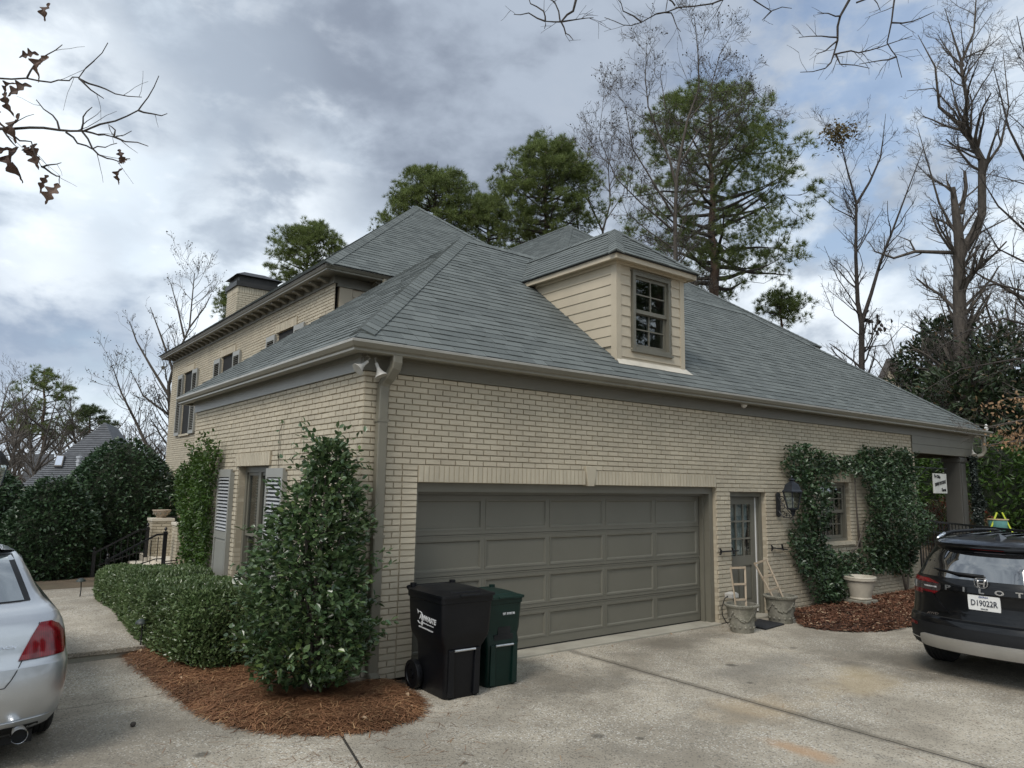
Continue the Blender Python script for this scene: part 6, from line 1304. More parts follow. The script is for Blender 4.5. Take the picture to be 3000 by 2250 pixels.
mul = [(7.55, -.02), (7.62, -.45), (7.32, -.62), (7.08, -.85), (7.04, -1.05), (7.13, -1.28), (7.32, -1.54), (7.66, -1.72), (7.94, -1.81), (8.28, -1.82), (8.75, -1.83), (10.5, -1.7), (13.0, -1.6), (13.2, -.02)]
MT['mulchbase'] = pmat('mulch_base', (.075, .036, .022), .95, .35, 9, fine=.5, bscale=60, bump=.9, bdist=.015)
MT['mulch'] = leafmat('bark_mulch_chip', (.085, .036, .020), (.21, .10, .058), .8, 0, .3, (.40, .28, .18), .08)
mo_ = bed_obj('mulch_bed', mul, MT['mulchbase'], '', .07, .004)
def chips(poly, n, seed, parent, base, h1):
    r = np.random.default_rng(seed); P = np.array(poly); lo, hi = P.min(0), P.max(0); a = r.uniform(lo[0], hi[0], n * 3); b = r.uniform(lo[1] - .05, hi[1], n * 3); d = poly_mask([poly])(a, b); ok = d > -.06; a, b, d = a[ok][:n], b[ok][:n], d[ok][:n]; k = len(a)
    c = np.stack([a, b, base + h1 * np.clip(d, 0, 1) + .012 + .02 * r.random(k)], 1); A = np.stack([r.normal(0, 1, k), r.normal(0, 1, k), r.normal(0, .25, k)], 1); N = np.array([0, 0, 1.]) + r.normal(0, .4, (k, 3))
    V, F = leaf_arrays(c, A, N, .055 * r.uniform(.4, 1.5, k), .018 * r.uniform(.5, 1.5, k), 0, .25); return fast_obj('mulch_chips', V, F, MT['mulch'], parent, 'stuff')
chips(mul, 15000, 81, mo_, .004, .07)
r_ = np.random.default_rng(90); sk_ = 420; gx_ = np.concatenate([r_.normal(-.6, .9, sk_ // 2), r_.uniform(-2.6, 6, sk_ - sk_ // 2)]); gy_ = np.concatenate([r_.normal(-1.5, .5, sk_ // 2), r_.uniform(-5, -.4, sk_ - sk_ // 2)]); okk = poly_mask([bed])(gx_, gy_) < 0; gx_, gy_ = gx_[okk], gy_[okk]; th_ = r_.uniform(0, 6.3, len(gx_)); c_ = np.stack([gx_, gy_, np.full(len(gx_), .004)], 1); dx_ = np.stack([np.cos(th_), np.sin(th_), 0 * th_], 1) * .06; sd_ = np.stack([-np.sin(th_), np.cos(th_), 0 * th_], 1) * .0016
fast_obj('stray_needles', np.stack([c_ - dx_ - sd_, c_ - dx_ + sd_, c_ + dx_ + sd_, c_ + dx_ - sd_], 1).reshape(-1, 3), np.arange(4 * len(c_)).reshape(-1, 4), MT['straw'], drive, 'stuff')
# fallen leaves on the beds and concrete
MT['fallen'] = leafmat('fallen_dry_leaf', (.30, .20, .12), (.52, .38, .25), .7, .2, .3)
fl = [(-.25, -.95, .07), (-.05, -.8, .07), (.12, -.75, .06), (.2, -.82, .07), (.26, -.72, .08), (-.95, -.75, .08), (-1.1, -.35, .07), (-1.42, 1.0, .08), (-1.45, 1.6, .08), (-1.5, 2.55, .09), (-.6, -1.1, .06), (-.15, -1.2, .05), (.05, -1.15, .05), (-1.2, .1, .09), (-1.3, .55, .07), (-.45, -1.22, .06), (8.4, -.9, .09), (8.9, -1.2, .09), (9.3, -.8, .1), (7.9, -1.3, .08), (9.9, -1.0, .1), (8.0, -.6, .09), (2.6, -.18, .05), (4.9, -.12, .05), (5.4, -.1, .05), (3.6, -.22, .045), (6.0, -.2, .05)]
lpro = []
for q in range(4): v, f = leaf_arrays([(-.5, 0, 0)], [(1, 0, 0)], [(0, 0, 1)], 1., .5, rng.uniform(-.2, .25), rng.uniform(.1, .5)); lpro.append(fast_mesh('fallen_leaf', v, f, MT['fallen']))
for i, (x, y, s) in enumerate(fl):
    zb = .07 if x < .3 and y < 6 else (.10 if x > 6.9 else .012); o = bpy.data.objects.new('fallen_leaf', lpro[i % 4]); link(o); o.location = (x, y, zb); o.rotation_euler = (rng.uniform(-.3, .3), rng.uniform(-.3, .3), rng.uniform(0, 6)); o.scale = (s, s, s)
    tag(o, ('small dry leaf lying on the pine straw bed' if x < .3 else ('dry leaf lying on the bark mulch bed' if x > 6.9 else 'small dry leaf on the concrete along the garage door')), 'leaf', 'dry leaves on the ground')
cn = bpy.data.objects.new('pine_cone', None); link(cn); cn.location = (-2.05, -.1, .0); tag(cn, 'small dark pine cone on the concrete right of the silver car', 'pine cone'); m = MB(); m.lathe([(0, 0), (.018, .006), (.024, .02), (.018, .035), (0, .042)], 10); m.build('cone_body', MT['barkdark'], cn, smooth=True)
# ------------------------------------------------------------------ trees
def tubes_np(lines):
    """lines: list of (points (k,3), r0, r1, sides)"""
    Vs, Fs, o = [], [], 0
    for P, r0, r1, n in lines:
        P = np.asarray(P, float); k = len(P); T = np.gradient(P, axis=0); T = unit(T); ref = np.array([.31, .17, .93]) if abs(T[0, 2]) < .85 else np.array([.95, .2, .1])
        U = unit(np.cross(T, ref)); W = np.cross(T, U); r = np.linspace(r0, r1, k)[:, None, None]; a = np.arange(n) * 2 * np.pi / n
        V = P[:, None] + r * (np.cos(a)[None, :, None] * U[:, None] + np.sin(a)[None, :, None] * W[:, None]); Vs.append(V.reshape(-1, 3))
        i = np.arange(k - 1)[:, None] * n; j = np.arange(n)[None]; j2 = (j + 1) % n; Fs.append(np.stack([i + j, i + j2, i + n + j2, i + n + j], -1).reshape(-1, 4) + o); o += k * n
    return np.concatenate(Vs), np.concatenate(Fs)
def bend_line(p, d, l, n, wob, r, lift=0.):
    pts = [np.array(p, float)]; d = np.array(d, float)
    for i in range(n): d = d + r.normal(0, wob, 3) + np.array([0, 0, lift]); d /= np.linalg.norm(d); pts.append(pts[-1] + d * l / n)
    return np.array(pts)
def grow(stems, seed, levels=4, dens=(1.6, 2.2, 3.0, 4.0), ratio=(.45, .5, .5, .5), wob=.16, lift=.06, ang=(.5, 1.0), rmin=.006, start=.25, tips=None, lenmul=1., maxl=3.2):
    """stems: [(points, r0, r1)]. returns tubes of stems and of all branches"""
    r = np.random.default_rng(seed); big = [(np.asarray(P), a, b, 9 if a > .08 else 6) for P, a, b in stems]; out = []; cur = [(np.asarray(P, float), a, b) for P, a, b in stems]
    for lv in range(levels):
        nxt = []
        for P, a, b in cur:
            L_ = np.linalg.norm(np.diff(P, axis=0), axis=1).sum(); n = max(1, int(r.poisson(dens[lv] * L_)))
            cum = np.concatenate([[0], np.cumsum(np.linalg.norm(np.diff(P, axis=0), axis=1))]) / max(L_, 1e-6)
            for t in np.sort(r.uniform(start, 1, n)):
                i = min(max(np.searchsorted(cum, t) - 1, 0), len(P) - 2); p = P[i] + (P[i + 1] - P[i]) * ((t - cum[i]) / max(cum[i + 1] - cum[i], 1e-6)); d = unit(P[i + 1] - P[i]); q = r.normal(0, 1, 3); q -= d * (q @ d); q = unit(q); an = r.uniform(*ang)
                l = min(maxl, ratio[lv] * L_ * (1.15 - .7 * t) * r.uniform(.5, 1.2)) * lenmul + .1; ra = max(rmin, (a + (b - a) * t) * r.uniform(.35, .6)); rb = max(rmin * .6, ra * .35)
                Q = bend_line(p, d * math.cos(an) + q * math.sin(an) + np.array([0, 0, lift]), l, 4 if lv < 2 else 3, wob, r, lift); nxt.append((Q, ra, rb)); out.append((Q, ra, rb, 5 if ra > .03 else 3))
                if tips is not None and lv >= levels - 2: tips.append(Q[-1]); (tips.append(Q[len(Q) // 2]) if r.random() < .4 else None)
        cur = nxt
    return big, out
def bare_tree(name, lab, stems, seed, mat='bark', base=None, buds=0, group=None, **k):
    P0 = np.array(stems[0][0][0]) if base is None else np.array(base); o = thing(name, lab, 'tree', tuple(P0), 0, group); tips = [] if buds else None
    big, out = grow(stems, seed, tips=tips, **k); V, F = tubes_np(big); fast_obj('trunk', V - P0, F, MT[mat], o, smooth=True)
    V, F = tubes_np(out); fast_obj('branches', V - P0, F, MT[mat], o, 'stuff')
    if buds:
        T = np.array(tips); T = T[rng.permutation(len(T))[:buds[0]]] + rng.normal(0, .05, (min(buds[0], len(T)), 3)); s = buds[1]; oc = np.array([(1, 0, 0), (-1, 0, 0), (0, 1, 0), (0, -1, 0), (0, 0, 1), (0, 0, -1)]) * s; V = (T[:, None] + oc[None] * rng.uniform(.6, 1.3, (len(T), 1, 1))).reshape(-1, 3)
        f = np.array([(0, 2, 4), (2, 1, 4), (1, 3, 4), (3, 0, 4), (2, 0, 5), (1, 2, 5), (3, 1, 5), (0, 3, 5)]); F = (f[None] + 6 * np.arange(len(T))[:, None, None]).reshape(-1, 3); fast_obj('seed_balls', V - P0, F, MT['barkdark'], o, 'stuff')
    return o
def px(pts, d, sx=0, sy=0, s=1., dd=None):
    """photo pixels (of a zoom with origin sx,sy and scale s) at depth d -> points"""
    return np.array([at(sx + a / s, sy + b / s, d + (dd[i] if dd else 0)) for i, (a, b) in enumerate(pts)])
def root(P, z=-.3): Q = np.array(P[0]); return np.vstack([[Q[0], Q[1], z], P])
def needles(P, A, n, L, w, r):
    """tufts of needles at points P with axes A"""
    k = len(P); D = unit(np.repeat(A, n, 0) * .9 + r.normal(0, .62, (k * n, 3))); B = np.repeat(P, n, 0) + D * .02; l = L * r.uniform(.7, 1.15, (k * n, 1)); S = unit(np.cross(D, r.normal(0, 1, (k * n, 3)))) * w
    V = np.stack([B - S, B + S, B + D * l], 1).reshape(-1, 3); return V, np.arange(len(V)).reshape(-1, 3)
MT['needle'] = leafmat('pine_needles_green', (.105, .145, .040), (.215, .255, .085), .5, .35, .3)
MT['needledk'] = leafmat('pine_needles_dark', (.055, .080, .032), (.110, .140, .058), .5, .3, .3)
def pine(name, lab, base, top, crown0, prof, seed, limbs=46, tuft=(22, .24, .011), mat='needle', r0=.28, lean=(0, 0), dens=1., group=None, low=()):
    """prof: [(t, radius)] over the crown, t from 0 (crown foot) to 1 (top)"""
    base, top = np.array(base, float), np.array(top, float); o = thing(name, lab, 'tree', tuple(base), 0, group); r = np.random.default_rng(seed); n = 14; ts = np.linspace(0, 1, n)[:, None]; tr = base + (top - base) * ts; tr[1:-1, :2] += r.normal(0, .06, (n - 2, 2)); H = top[2] - base[2]
    lines = [(tr, r0, .05, 10)]; out = []; TP, TA = [], []; limb_pts = []; pt, pr_ = [a for a, _ in prof], [b for _, b in prof]
    for q in range(limbs):                                       # main limbs
        t = ((q + r.random()) / limbs) ** .85; z = crown0 + (top[2] - crown0) * t * .95; f = (z - base[2]) / H; c = base + (top - base) * f; R_ = np.interp(min(1, t + .05), pt, pr_) * r.uniform(.62, .92); az = q * 2.39996 + r.normal(0, .3)
        L = bend_line(c, (math.cos(az), math.sin(az), -.08 + .5 * t), R_, 7, .11, r, .05); out.append((L, .03 + .07 * (1 - t) * r0 / .28, .012, 5)); limb_pts.append(L[2:])
    LP = np.concatenate(limb_pts + [tr[-4:]])
    ncl = int(limbs * 4.2 * dens)                               # clumps fill a rounded crown, each fed from the nearest limb
    for q in range(ncl):
        t = r.random() ** .85; R_ = np.interp(t, pt, pr_); az = r.uniform(0, 2 * np.pi); u = math.sqrt(r.uniform(.10, 1)) * r.uniform(.88, 1.04); f = (crown0 + (top[2] - crown0) * t - base[2]) / H; c = base + (top - base) * f; e = c + np.array([math.cos(az) * R_ * u, math.sin(az) * R_ * u, r.normal(0, .15)])
        k = np.argmin(((LP - e) ** 2 * np.array([1, 1, 1.6])).sum(1)); p = LP[k]; dv = e - p; dl = np.linalg.norm(dv)
        if dl > .5 * R_ + 1.0: continue
        mid = (p + e) / 2 + np.array([0, 0, -.12 * dl]) + r.normal(0, .05, 3); out.append((np.array([p, mid, e]), .018, .008, 3)); rad = r.uniform(.26, .52); nt_ = int(r.uniform(9, 17)); g_ = unit(r.normal(0, 1, (nt_, 3)) + np.array([0, 0, .55])); P_ = e + g_ * rad * r.uniform(.35, 1, (nt_, 1)) * np.array([1.15, 1.15, .75])
        TP.extend(P_); TA.extend(g_ * .8 + np.array([0, 0, .35]))
    V, F = tubes_np(lines); fast_obj('trunk', V - base, F, MT['barkpine'], o, smooth=True); V, F = tubes_np(out); fast_obj('branches', V - base, F, MT['barkdark'], o, 'stuff')
    V, F = needles(np.array(TP), np.array(TA), tuft[0], tuft[1], tuft[2], r); fast_obj('crown', V - base, F, MT[mat], o, 'stuff'); return o
def foot(p, z=-.3): return (p[0], p[1], z)
# the pines behind the house
d = 33; t_ = at(2080, 290, d); b_ = at(2095, 1000, d); pine('pine_tree', 'largest pine behind the dormer, thick trunk leaning out over the roof', foot(b_), t_, at(2085, 860, d)[2], [(0, 2.2), (.10, 3.6), (.28, 4.6), (.5, 4.6), (.7, 4.2), (.84, 3.4), (.93, 2.5), (1, 1.0)], 101, 64, (26, .27, .0085), r0=.42, dens=1.35)
d = 40; pine('pine_tree', 'pine with a round crown behind the third roof peak, left of the largest pine', foot(at(1610, 1000, d)), at(1600, 435, d), at(1600, 720, d)[2], [(0, 2.4), (.25, 3.2), (.55, 3.2), (.8, 2.6), (1, 1.2)], 102, 60, (24, .28, .010), r0=.3, dens=1.3)
d = 44; pine('pine_tree', 'pine crown showing right of the highest roof peak', foot(at(1285, 1000, d)), at(1275, 520, d), at(1275, 740, d)[2], [(0, 2.6), (.25, 3.6), (.55, 3.5), (.8, 2.8), (1, 1.3)], 103, 56, (24, .28, .010), r0=.3, dens=1.3)
d = 46; pine('pine_tree', 'low pine crown between the two roof peaks', foot(at(1440, 1000, d)), at(1430, 590, d), at(1430, 800, d)[2], [(0, 2.0), (.4, 2.6), (.8, 2.0), (1, .9)], 104, 34, (24, .28, .010), r0=.25, dens=1.2)
d = 48; pine('pine_tree', 'small pine crown above the chimney', foot(at(905, 1000, d)), at(905, 668, d), at(905, 850, d)[2], [(0, 2.2), (.4, 2.8), (.75, 2.3), (1, 1.1)], 105, 40, (24, .28, .010), r0=.25, dens=1.2)
d = 50; pine('pine_tree', 'sparse pine half hidden by the chimney on its left', foot(at(690, 1100, d)), at(700, 830, d), at(690, 950, d)[2], [(0, 1.0), (.5, 1.5), (1, .3)], 106, 20, (24, .28, .010), r0=.2)
d = 70; pine('pine_tree', 'flat topped pine standing beyond the neighbour roof on the left', foot(at(130, 1420, d)), at(130, 1085, d), at(135, 1290, d)[2], [(0, 3.0), (.4, 3.4), (.8, 2.4), (1, .8)], 107, 26, (22, .36, .014), 'needle', r0=.3, dens=.75)
d = 80; pine('pine_tree', 'darker far pine just above the neighbour roof ridge', foot(at(270, 1420, d)), at(265, 1195, d), at(270, 1290, d)[2], [(0, 2.4), (.5, 2.8), (1, .8)], 108, 22, (20, .40, .018), 'needledk', r0=.3, dens=.7)
d = 36; pine('pine_tree', 'low pine boughs peeping over the roof right of the largest pine', foot(at(2290, 1150, d)), at(2290, 865, d), at(2290, 935, d)[2], [(0, 1.2), (.4, 1.5), (1, .5)], 109, 14, (26, .28, .009), r0=.12, dens=.55)
# bare trees
Z5 = (1500, 0, 1.843); Z6 = (2250, 0, 1.276)
d = 28; q = lambda p: px(p, d, *Z5)
s = [(root(q([(885, 1480), (880, 1180), (890, 960), (915, 800), (950, 640), (1010, 480), (1005, 300), (985, 90)])), 0.102, 0.010), (q([(885, 1000), (850, 860), (790, 720), (735, 575), (720, 420), (730, 180)]), 0.061, 0.006), (q([(760, 620), (830, 590), (800, 400), (820, 330)]), 0.028, 0.005), (q([(880, 1180), (760, 980), (650, 800), (610, 560), (520, 450)]), 0.046, 0.006), (q([(900, 900), (1010, 700), (1100, 640), (1250, 560), (1500, 610)]), 0.042, 0.005), (q([(960, 640), (1060, 520), (1120, 300), (1230, 110)]), 0.033, 0.005), (q([(880, 1250), (700, 1100), (560, 960), (470, 740), (500, 480)]), 0.037, 0.005), (q([(890, 1150), (1050, 1000), (1150, 800), (1250, 440)]), 0.033, 0.005), (q([(885, 1350), (740, 1250), (620, 1150), (560, 1000)]), 0.028, 0.005)]
bare_tree('bare_sweetgum', 'tall bare tree with seed balls in front of the largest pine', s, 201, buds=(1500, .030), dens=(3.4, 4.2, 4.6, 3.6), ratio=(.33, .45, .5, .5), maxl=1.9, rmin=.0055)
d = 42; s = [(root(q([(500, 1400), (490, 1250), (420, 1100), (330, 960), (300, 800)])), 0.098, 0.010), (q([(490, 1250), (530, 1100), (520, 900), (560, 700)]), 0.063, 0.010), (q([(420, 1100), (390, 950), (420, 760), (380, 690)]), 0.049, 0.008), (q([(360, 1250), (330, 1050), (230, 880), (150, 780)]), 0.056, 0.008), (q([(500, 1200), (600, 1050), (640, 900)]), 0.035, 0.008)]
bare_tree('bare_tree', 'thin bare tree between the third roof peak and the seed ball tree', s, 202, dens=(2.2, 2.8, 3.2, 3.0), ratio=(.35, .5, .5, .5), maxl=2.0, rmin=.007)
d = 31; q = lambda p: px(p, d, *Z6)
s = [(root(q([(350, 1420), (350, 1210), (335, 1130), (328, 960), (330, 760), (295, 630), (260, 490)])), 0.149, 0.013), (q([(352, 1200), (385, 1100), (420, 980), (470, 850), (530, 690), (585, 545)]), 0.093, 0.009), (q([(332, 760), (380, 680), (420, 590), (430, 520), (440, 425)]), 0.062, 0.008), (q([(328, 950), (380, 860), (430, 780)]), 0.031, 0.008), (q([(335, 1150), (260, 1040), (210, 920)]), 0.031, 0.008), (q([(350, 1260), (250, 1180), (200, 1060)]), 0.031, 0.008), (q([(350, 1300), (440, 1290), (520, 1200)]), 0.031, 0.008), (q([(330, 820), (250, 780), (185, 720)]), 0.031, 0.008)]
bare_tree('bare_tree', 'forked bare tree over the right half of the roof, leaf nest in its top', s, 203, 'barkdark', dens=(2.4, 3.4, 4.0, 3.5), ratio=(.22, .45, .5, .5), maxl=1.6, rmin=.006)
nst = thing('leaf_nest', 'clump of dry leaves in the top of the forked bare tree', 'nest', tuple(at(2250 + 265 / 1.276, 505 / 1.276, 31))); n = 420; leaf_cloud('foliage', rng.normal(0, .32, (n, 3)) * np.array([1, 1, .75]) + np.array(nst.location), rnd(n), rnd(n), np.full(n, .16), np.full(n, .07), leafmat('nest_leaf', (.10, .075, .03), (.22, .17, .07), .7, .2), nst)
n = 26; nst2 = thing('leaf_cluster', 'dark hanging leaf cluster right of the forked tree trunk, just above the roof', 'leaves', tuple(at(2250 + 400 / 1.276, 1215 / 1.276, 31))); leaf_cloud('foliage', rng.normal(0, 1, (n, 3)) * np.array([.35, .35, .32]) + np.array(nst2.location), rnd(n) + np.array([0, 0, -.8]), rnd(n), np.full(n, .26), np.full(n, .16), MT['barkdark'], nst2)
d = 27; s = [(root(q([(725, 1460), (715, 1100), (715, 900), (700, 780), (690, 700)])), 0.310, 0.086), (q([(735, 930), (770, 870), (800, 800), (800, 600), (770, 540), (730, 480), (745, 380), (720, 240), (770, 120), (780, -40)]), 0.186, 0.016), (q([(720, 800), (740, 700), (735, 640)]), 0.092, 0.049), (q([(720, 470), (640, 400), (625, 250), (560, 130)]), 0.077, 0.010), (q([(700, 945), (550, 940), (470, 965), (400, 940), (375, 900)]), 0.077, 0.010), (q([(730, 250), (700, 160), (660, 30)]), 0.054, 0.010), (q([(760, 540), (700, 420), (620, 330), (520, 340)]), 0.046, 0.010), (q([(800, 640), (870, 540), (900, 400), (880, 200)]), 0.062, 0.010), (q([(550, 940), (530, 900), (480, 880)]), 0.039, 0.010), (q([(715, 900), (640, 760), (600, 620), (560, 480)]), 0.054, 0.010), (q([(720, 1080), (800, 980), (900, 920)]), 0.046, 0.010)]
bare_tree('bare_oak', 'big twisting bare oak at the right with a broken stub', s, 204, dens=(3.6, 4.2, 4.6, 4.0), ratio=(.24, .5, .5, .5), maxl=2.0, rmin=.0055)
d = 18; s = [(px([(1250, 1900), (1200, 1300), (1150, 700)], d, *Z6), 0.210, 0.098), (q2 := px([(1180, 1000), (1000, 900), (860, 770), (780, 640)], d, *Z6), 0.049, 0.008), (px([(1170, 850), (1010, 700), (900, 480), (840, 240)], d, *Z6), 0.056, 0.008), (px([(1160, 760), (1050, 550), (980, 300), (930, 60)], d, *Z6), 0.056, 0.008), (px([(1190, 1100), (1000, 1000), (860, 930), (760, 760)], d, *Z6), 0.042, 0.008), (px([(1200, 1200), (1000, 1100), (850, 1060), (700, 1090)], d, *Z6), 0.042, 0.008), (px([(1200, 1300), (1020, 1230), (880, 1190), (740, 1240), (640, 1300)], d, *Z6), 0.042, 0.008), (px([(1210, 1350), (1020, 1330), (880, 1350), (720, 1380), (600, 1450)], d, *Z6), 0.035, 0.008), (px([(1160, 750), (1060, 600), (1020, 400), (1000, 200)], d, *Z6), 0.049, 0.008)]
bare_tree('bare_tree', 'bare tree outside the right edge, its fine branches sweeping in', s, 205, 'barkdark', base=foot(s[0][0][0], 0), dens=(3.4, 4.2, 5.0, 4), ratio=(.30, .5, .5, .5), maxl=1.5, rmin=.004, lift=.04)
d = 27; s = [(root(px([(480, 1440), (440, 1330), (400, 1240), (355, 1150), (332, 1080)], d), -2), .10, .015), (root(px([(505, 1420), (500, 1250), (494, 1130), (515, 1050), (555, 960), (570, 800)], d), -2), .11, .015), (px([(495, 1160), (440, 1070), (400, 1000), (378, 940)], d), .06, .01), (px([(505, 1080), (470, 980), (440, 900)], d), .05, .01), (px([(540, 990), (520, 900), (500, 830)], d), .04, .01), (px([(500, 1220), (420, 1160), (385, 1090)], d), .05, .01), (px([(555, 960), (600, 900), (620, 860)], d), .035, .01)]
bare_tree('budding_tree', 'slender budding tree behind the far left end of the house', s, 206, buds=(900, .022), dens=(3.4, 3.4, 3.4, 2.5), ratio=(.34, .45, .4, .4), maxl=1.3, rmin=.005, lift=.12)
# bare woodland far left and a dense line behind everything
def proto_tree(h, seed, name, lab, loc, group):
    r = np.random.default_rng(seed); T = bend_line((0, 0, -.5), (0, 0, 1), h, 8, .05, r); st_ = [(T, h * .018, .02)]
    for k in range(7): i = r.integers(3, 7); a = r.uniform(0, 6.28); st_.append((bend_line(T[i], (math.cos(a), math.sin(a), .9), h * .4 * r.uniform(.7, 1.1), 6, .12, r, .05), h * .008, .015))
    o = bare_tree(name, lab, st_, seed, dens=(1.5, 2.2, 2.6, 2.0), ratio=(.36, .5, .5, .5), maxl=h * .16, rmin=.010, group=group); return o
def copy_tree(src, loc, rz, s, lab=None):
    c = src.copy(); link(c); c.location = loc; c.rotation_euler = (0, 0, rz); c.scale = (s, s, s)
    if lab: c['label'] = lab
    for ch in src.children: k = ch.copy(); link(k, c)
    return c
wl = 'bare grey woodland tree beyond the neighbour roof on the left'
A1 = proto_tree(13, 301, 'woodland_tree', wl, 0, 'bare woodland trees on the left'); A2 = proto_tree(11, 302, 'woodland_tree', wl, 0, 'bare woodland trees on the left')
first = {0: A1, 1: A2}; k = 0
for u, dd, sc_ in ((-150, 60, 1), (-60, 52, .9), (20, 66, .85), (45, 72, .95), (95, 76, 1.0), (150, 68, .8), (215, 72, .85), (300, 88, 1.0), (425, 74, .8), (480, 70, .75), (-40, 46, .7), (10, 48, .75), (70, 50, .7), (60, 80, 1.0), (180, 85, .9), (330, 78, .75), (400, 64, .6), (450, 84, .8), (-10, 42, .55), (230, 95, 1), (510, 60, .55), (560, 90, .8), (120, 58, .6), (360, 95, .9)):
    p = at(u, 1420, dd); sr = (A1, A2)[k % 2]; sc2 = sc_ * (1.1 + .15 * rng.random())
    if k < 2: sr.location = (p[0], p[1], -3); sr.scale = (sc2,) * 3
    else: copy_tree(sr, (p[0], p[1], -3), rng.uniform(0, 6), sc2)
    k += 1
wr = 'bare woodland tree behind the evergreens on the right'
for u, dd, sc_ in ((2560, 52, .8), (2640, 46, .8), (2700, 40, .85), (2760, 50, 1.1), (2820, 36, .9), (2860, 44, 1.1), (2910, 33, .9), (2950, 40, 1.2), (3000, 34, 1.1), (3060, 40, 1.2), (3130, 34, 1.2), (3200, 44, 1.2)):
    p = at(u, 1420, dd); c = copy_tree((A1, A2)[k % 2], (p[0], p[1], 0), rng.uniform(0, 6), sc_, wr); c['group'] = 'bare woodland trees on the right'; k += 1
# trees across the street behind the camera (they show in the panes and the car paint)
wb = 'bare tree across the street, seen only as a reflection in glass and paint'
for x, y, sc_ in ((-14, -34, .9), (-6, -40, 1.1), (3, -36, 1.0), (11, -38, 1.1), (19, -33, .9), (27, -30, 1.1), (-22, -28, 1), (-26, -14, 1)):
    c = copy_tree((A1, A2)[k % 2], (x, y, -.1), rng.uniform(0, 6), sc_, wb); c['group'] = 'trees across the street'; k += 1
PB = pine('pine_tree', 'pine across the street, seen only as a reflection in glass and paint', (-9, -27, -.1), (-9, -27, 17), 3.0, [(0, 3), (.3, 5), (.6, 4.4), (1, 1.2)], 110, 60, (16, .34, .02), 'needledk', r0=.35, group='pines across the street')
for x, y, sc_ in ((7, -28, 1.0), (17, -29, 1.2), (25, -25, 1.1), (31, -22, 1.2), (37, -24, 1.35), (30, -31, 1.35)): copy_tree(PB, (x, y, -.1), rng.uniform(0, 6), sc_)
# evergreen magnolias on the right
def leafy_tree(name, lab, base, h, blobs, n, L, W, mat, seed, group=None, trunk='barkdark'):
    o = thing(name, lab, 'tree', tuple(base), 0, group); r = np.random.default_rng(seed); B = np.array(base); lines = [(bend_line(B, (0, 0, 1), h * .9, 7, .05, r), h * .02, .04, 7)]; Ps, As = [], []
    wts = np.array([b[3] ** 2 for b in blobs]); cnt = (n * wts / wts.sum()).astype(int)
    for (x, y, z, rad), c in zip(blobs, cnt):
        q = unit(r.normal(0, 1, (c, 3))); t = r.random(c) ** .4; nz = vnoise(q * 1.5 + np.array([x, y, z]), 2.0, seed); P = B + np.array([x, y, z]) + q * (rad * t * (1 + .28 * nz))[:, None] * np.array([1, 1, .85]); Ps.append(P); As.append(q + np.array([0, 0, .2])); lines.append((np.array([B + np.array([0, 0, z * .6]), B + np.array([x * .5, y * .5, z * .85]), B + np.array([x, y, z])]), .07, .02, 5))
    P, A = np.concatenate(Ps), np.concatenate(As); V, F = tubes_np(lines); fast_obj('trunk', V - B, F, MT[trunk], o, smooth=True); leaf_cloud('crown', P, A + rnd(len(P), .6), np.array([0, 0, 1.]) + rnd(len(P), .6), L * rng.uniform(.7, 1.2, len(P)), W * rng.uniform(.8, 1.2, len(P)), mat, o); return o
p = at(2790, 1420, 30); leafy_tree('magnolia_tree', 'dark evergreen magnolia filling the right background behind the oak trunk', (p[0], p[1], .4), 10, [(0, 0, 8.4, 1.0), (-.7, .5, 7.2, 1.25), (.8, -.6, 7.0, 1.4), (-.9, .6, 5.6, 1.5), (1.2, -1, 5.4, 1.6), (-.9, .6, 3.9, 1.6), (1.3, -1, 3.6, 1.8), (-.3, .3, 2.2, 1.9), (1.8, -1.4, 2.0, 1.9)], 17000, .25, .09, MT['lf_mag'], 401)
p = at(2960, 1420, 26); leafy_tree('magnolia_tree', 'second dark magnolia at the right edge, lower than the first', (p[0], p[1], .4), 9, [(0, 0, 6.6, 1.7), (-1.4, .8, 5.0, 1.8), (1.4, -.8, 4.8, 2.0), (0, 0, 3.0, 2.3), (1.8, -1.2, 2.2, 2.2)], 12000, .24, .09, MT['lf_mag'], 402)
p = at(2750, 1420, 34); leafy_tree('evergreen_shrub', 'low dark evergreen mass between the two magnolias', (p[0], p[1], .4), 5, [(0, 0, 2.4, 2.0), (1.5, -1, 3.4, 1.9), (2.6, -2, 2.2, 2.2)], 9000, .2, .08, MT['lf_mag'], 403)
# dry beech boughs hanging in from the right
d = 15; bs = [(px([(3150, 1330), (3000, 1290), (2920, 1300), (2860, 1310)], d), .03, .006), (px([(3150, 1240), (3000, 1230), (2900, 1250), (2830, 1240)], d), .03, .006), (px([(3150, 1200), (3020, 1160), (2940, 1170)], d), .03, .006)]
be = bare_tree('beech_branch', 'beech boughs with pale tan leaves reaching in at the right edge', bs, 501, 'bark', dens=(3.5, 4, 4, 3), ratio=(.4, .5, .5, .5), maxl=.6, rmin=.003); be['category'] = 'branch'
c_ = [(2990, 1270, .26, 170), (2955, 1290, .18, 70), (2985, 1175, .2, 70), (2910, 1200, .15, 30)]; PP = np.concatenate([at(u, v, d) + rng.normal(0, s_, (n_, 3)) * np.array([1, 1, .6]) for u, v, s_, n_ in c_]); leaf_cloud('dry_leaves', PP, rnd(len(PP)) + np.array([0, 0, -.5]), rnd(len(PP)) + np.array([0, 0, .8]), np.full(len(PP), .075), np.full(len(PP), .04), MT['lf_tan'], be)
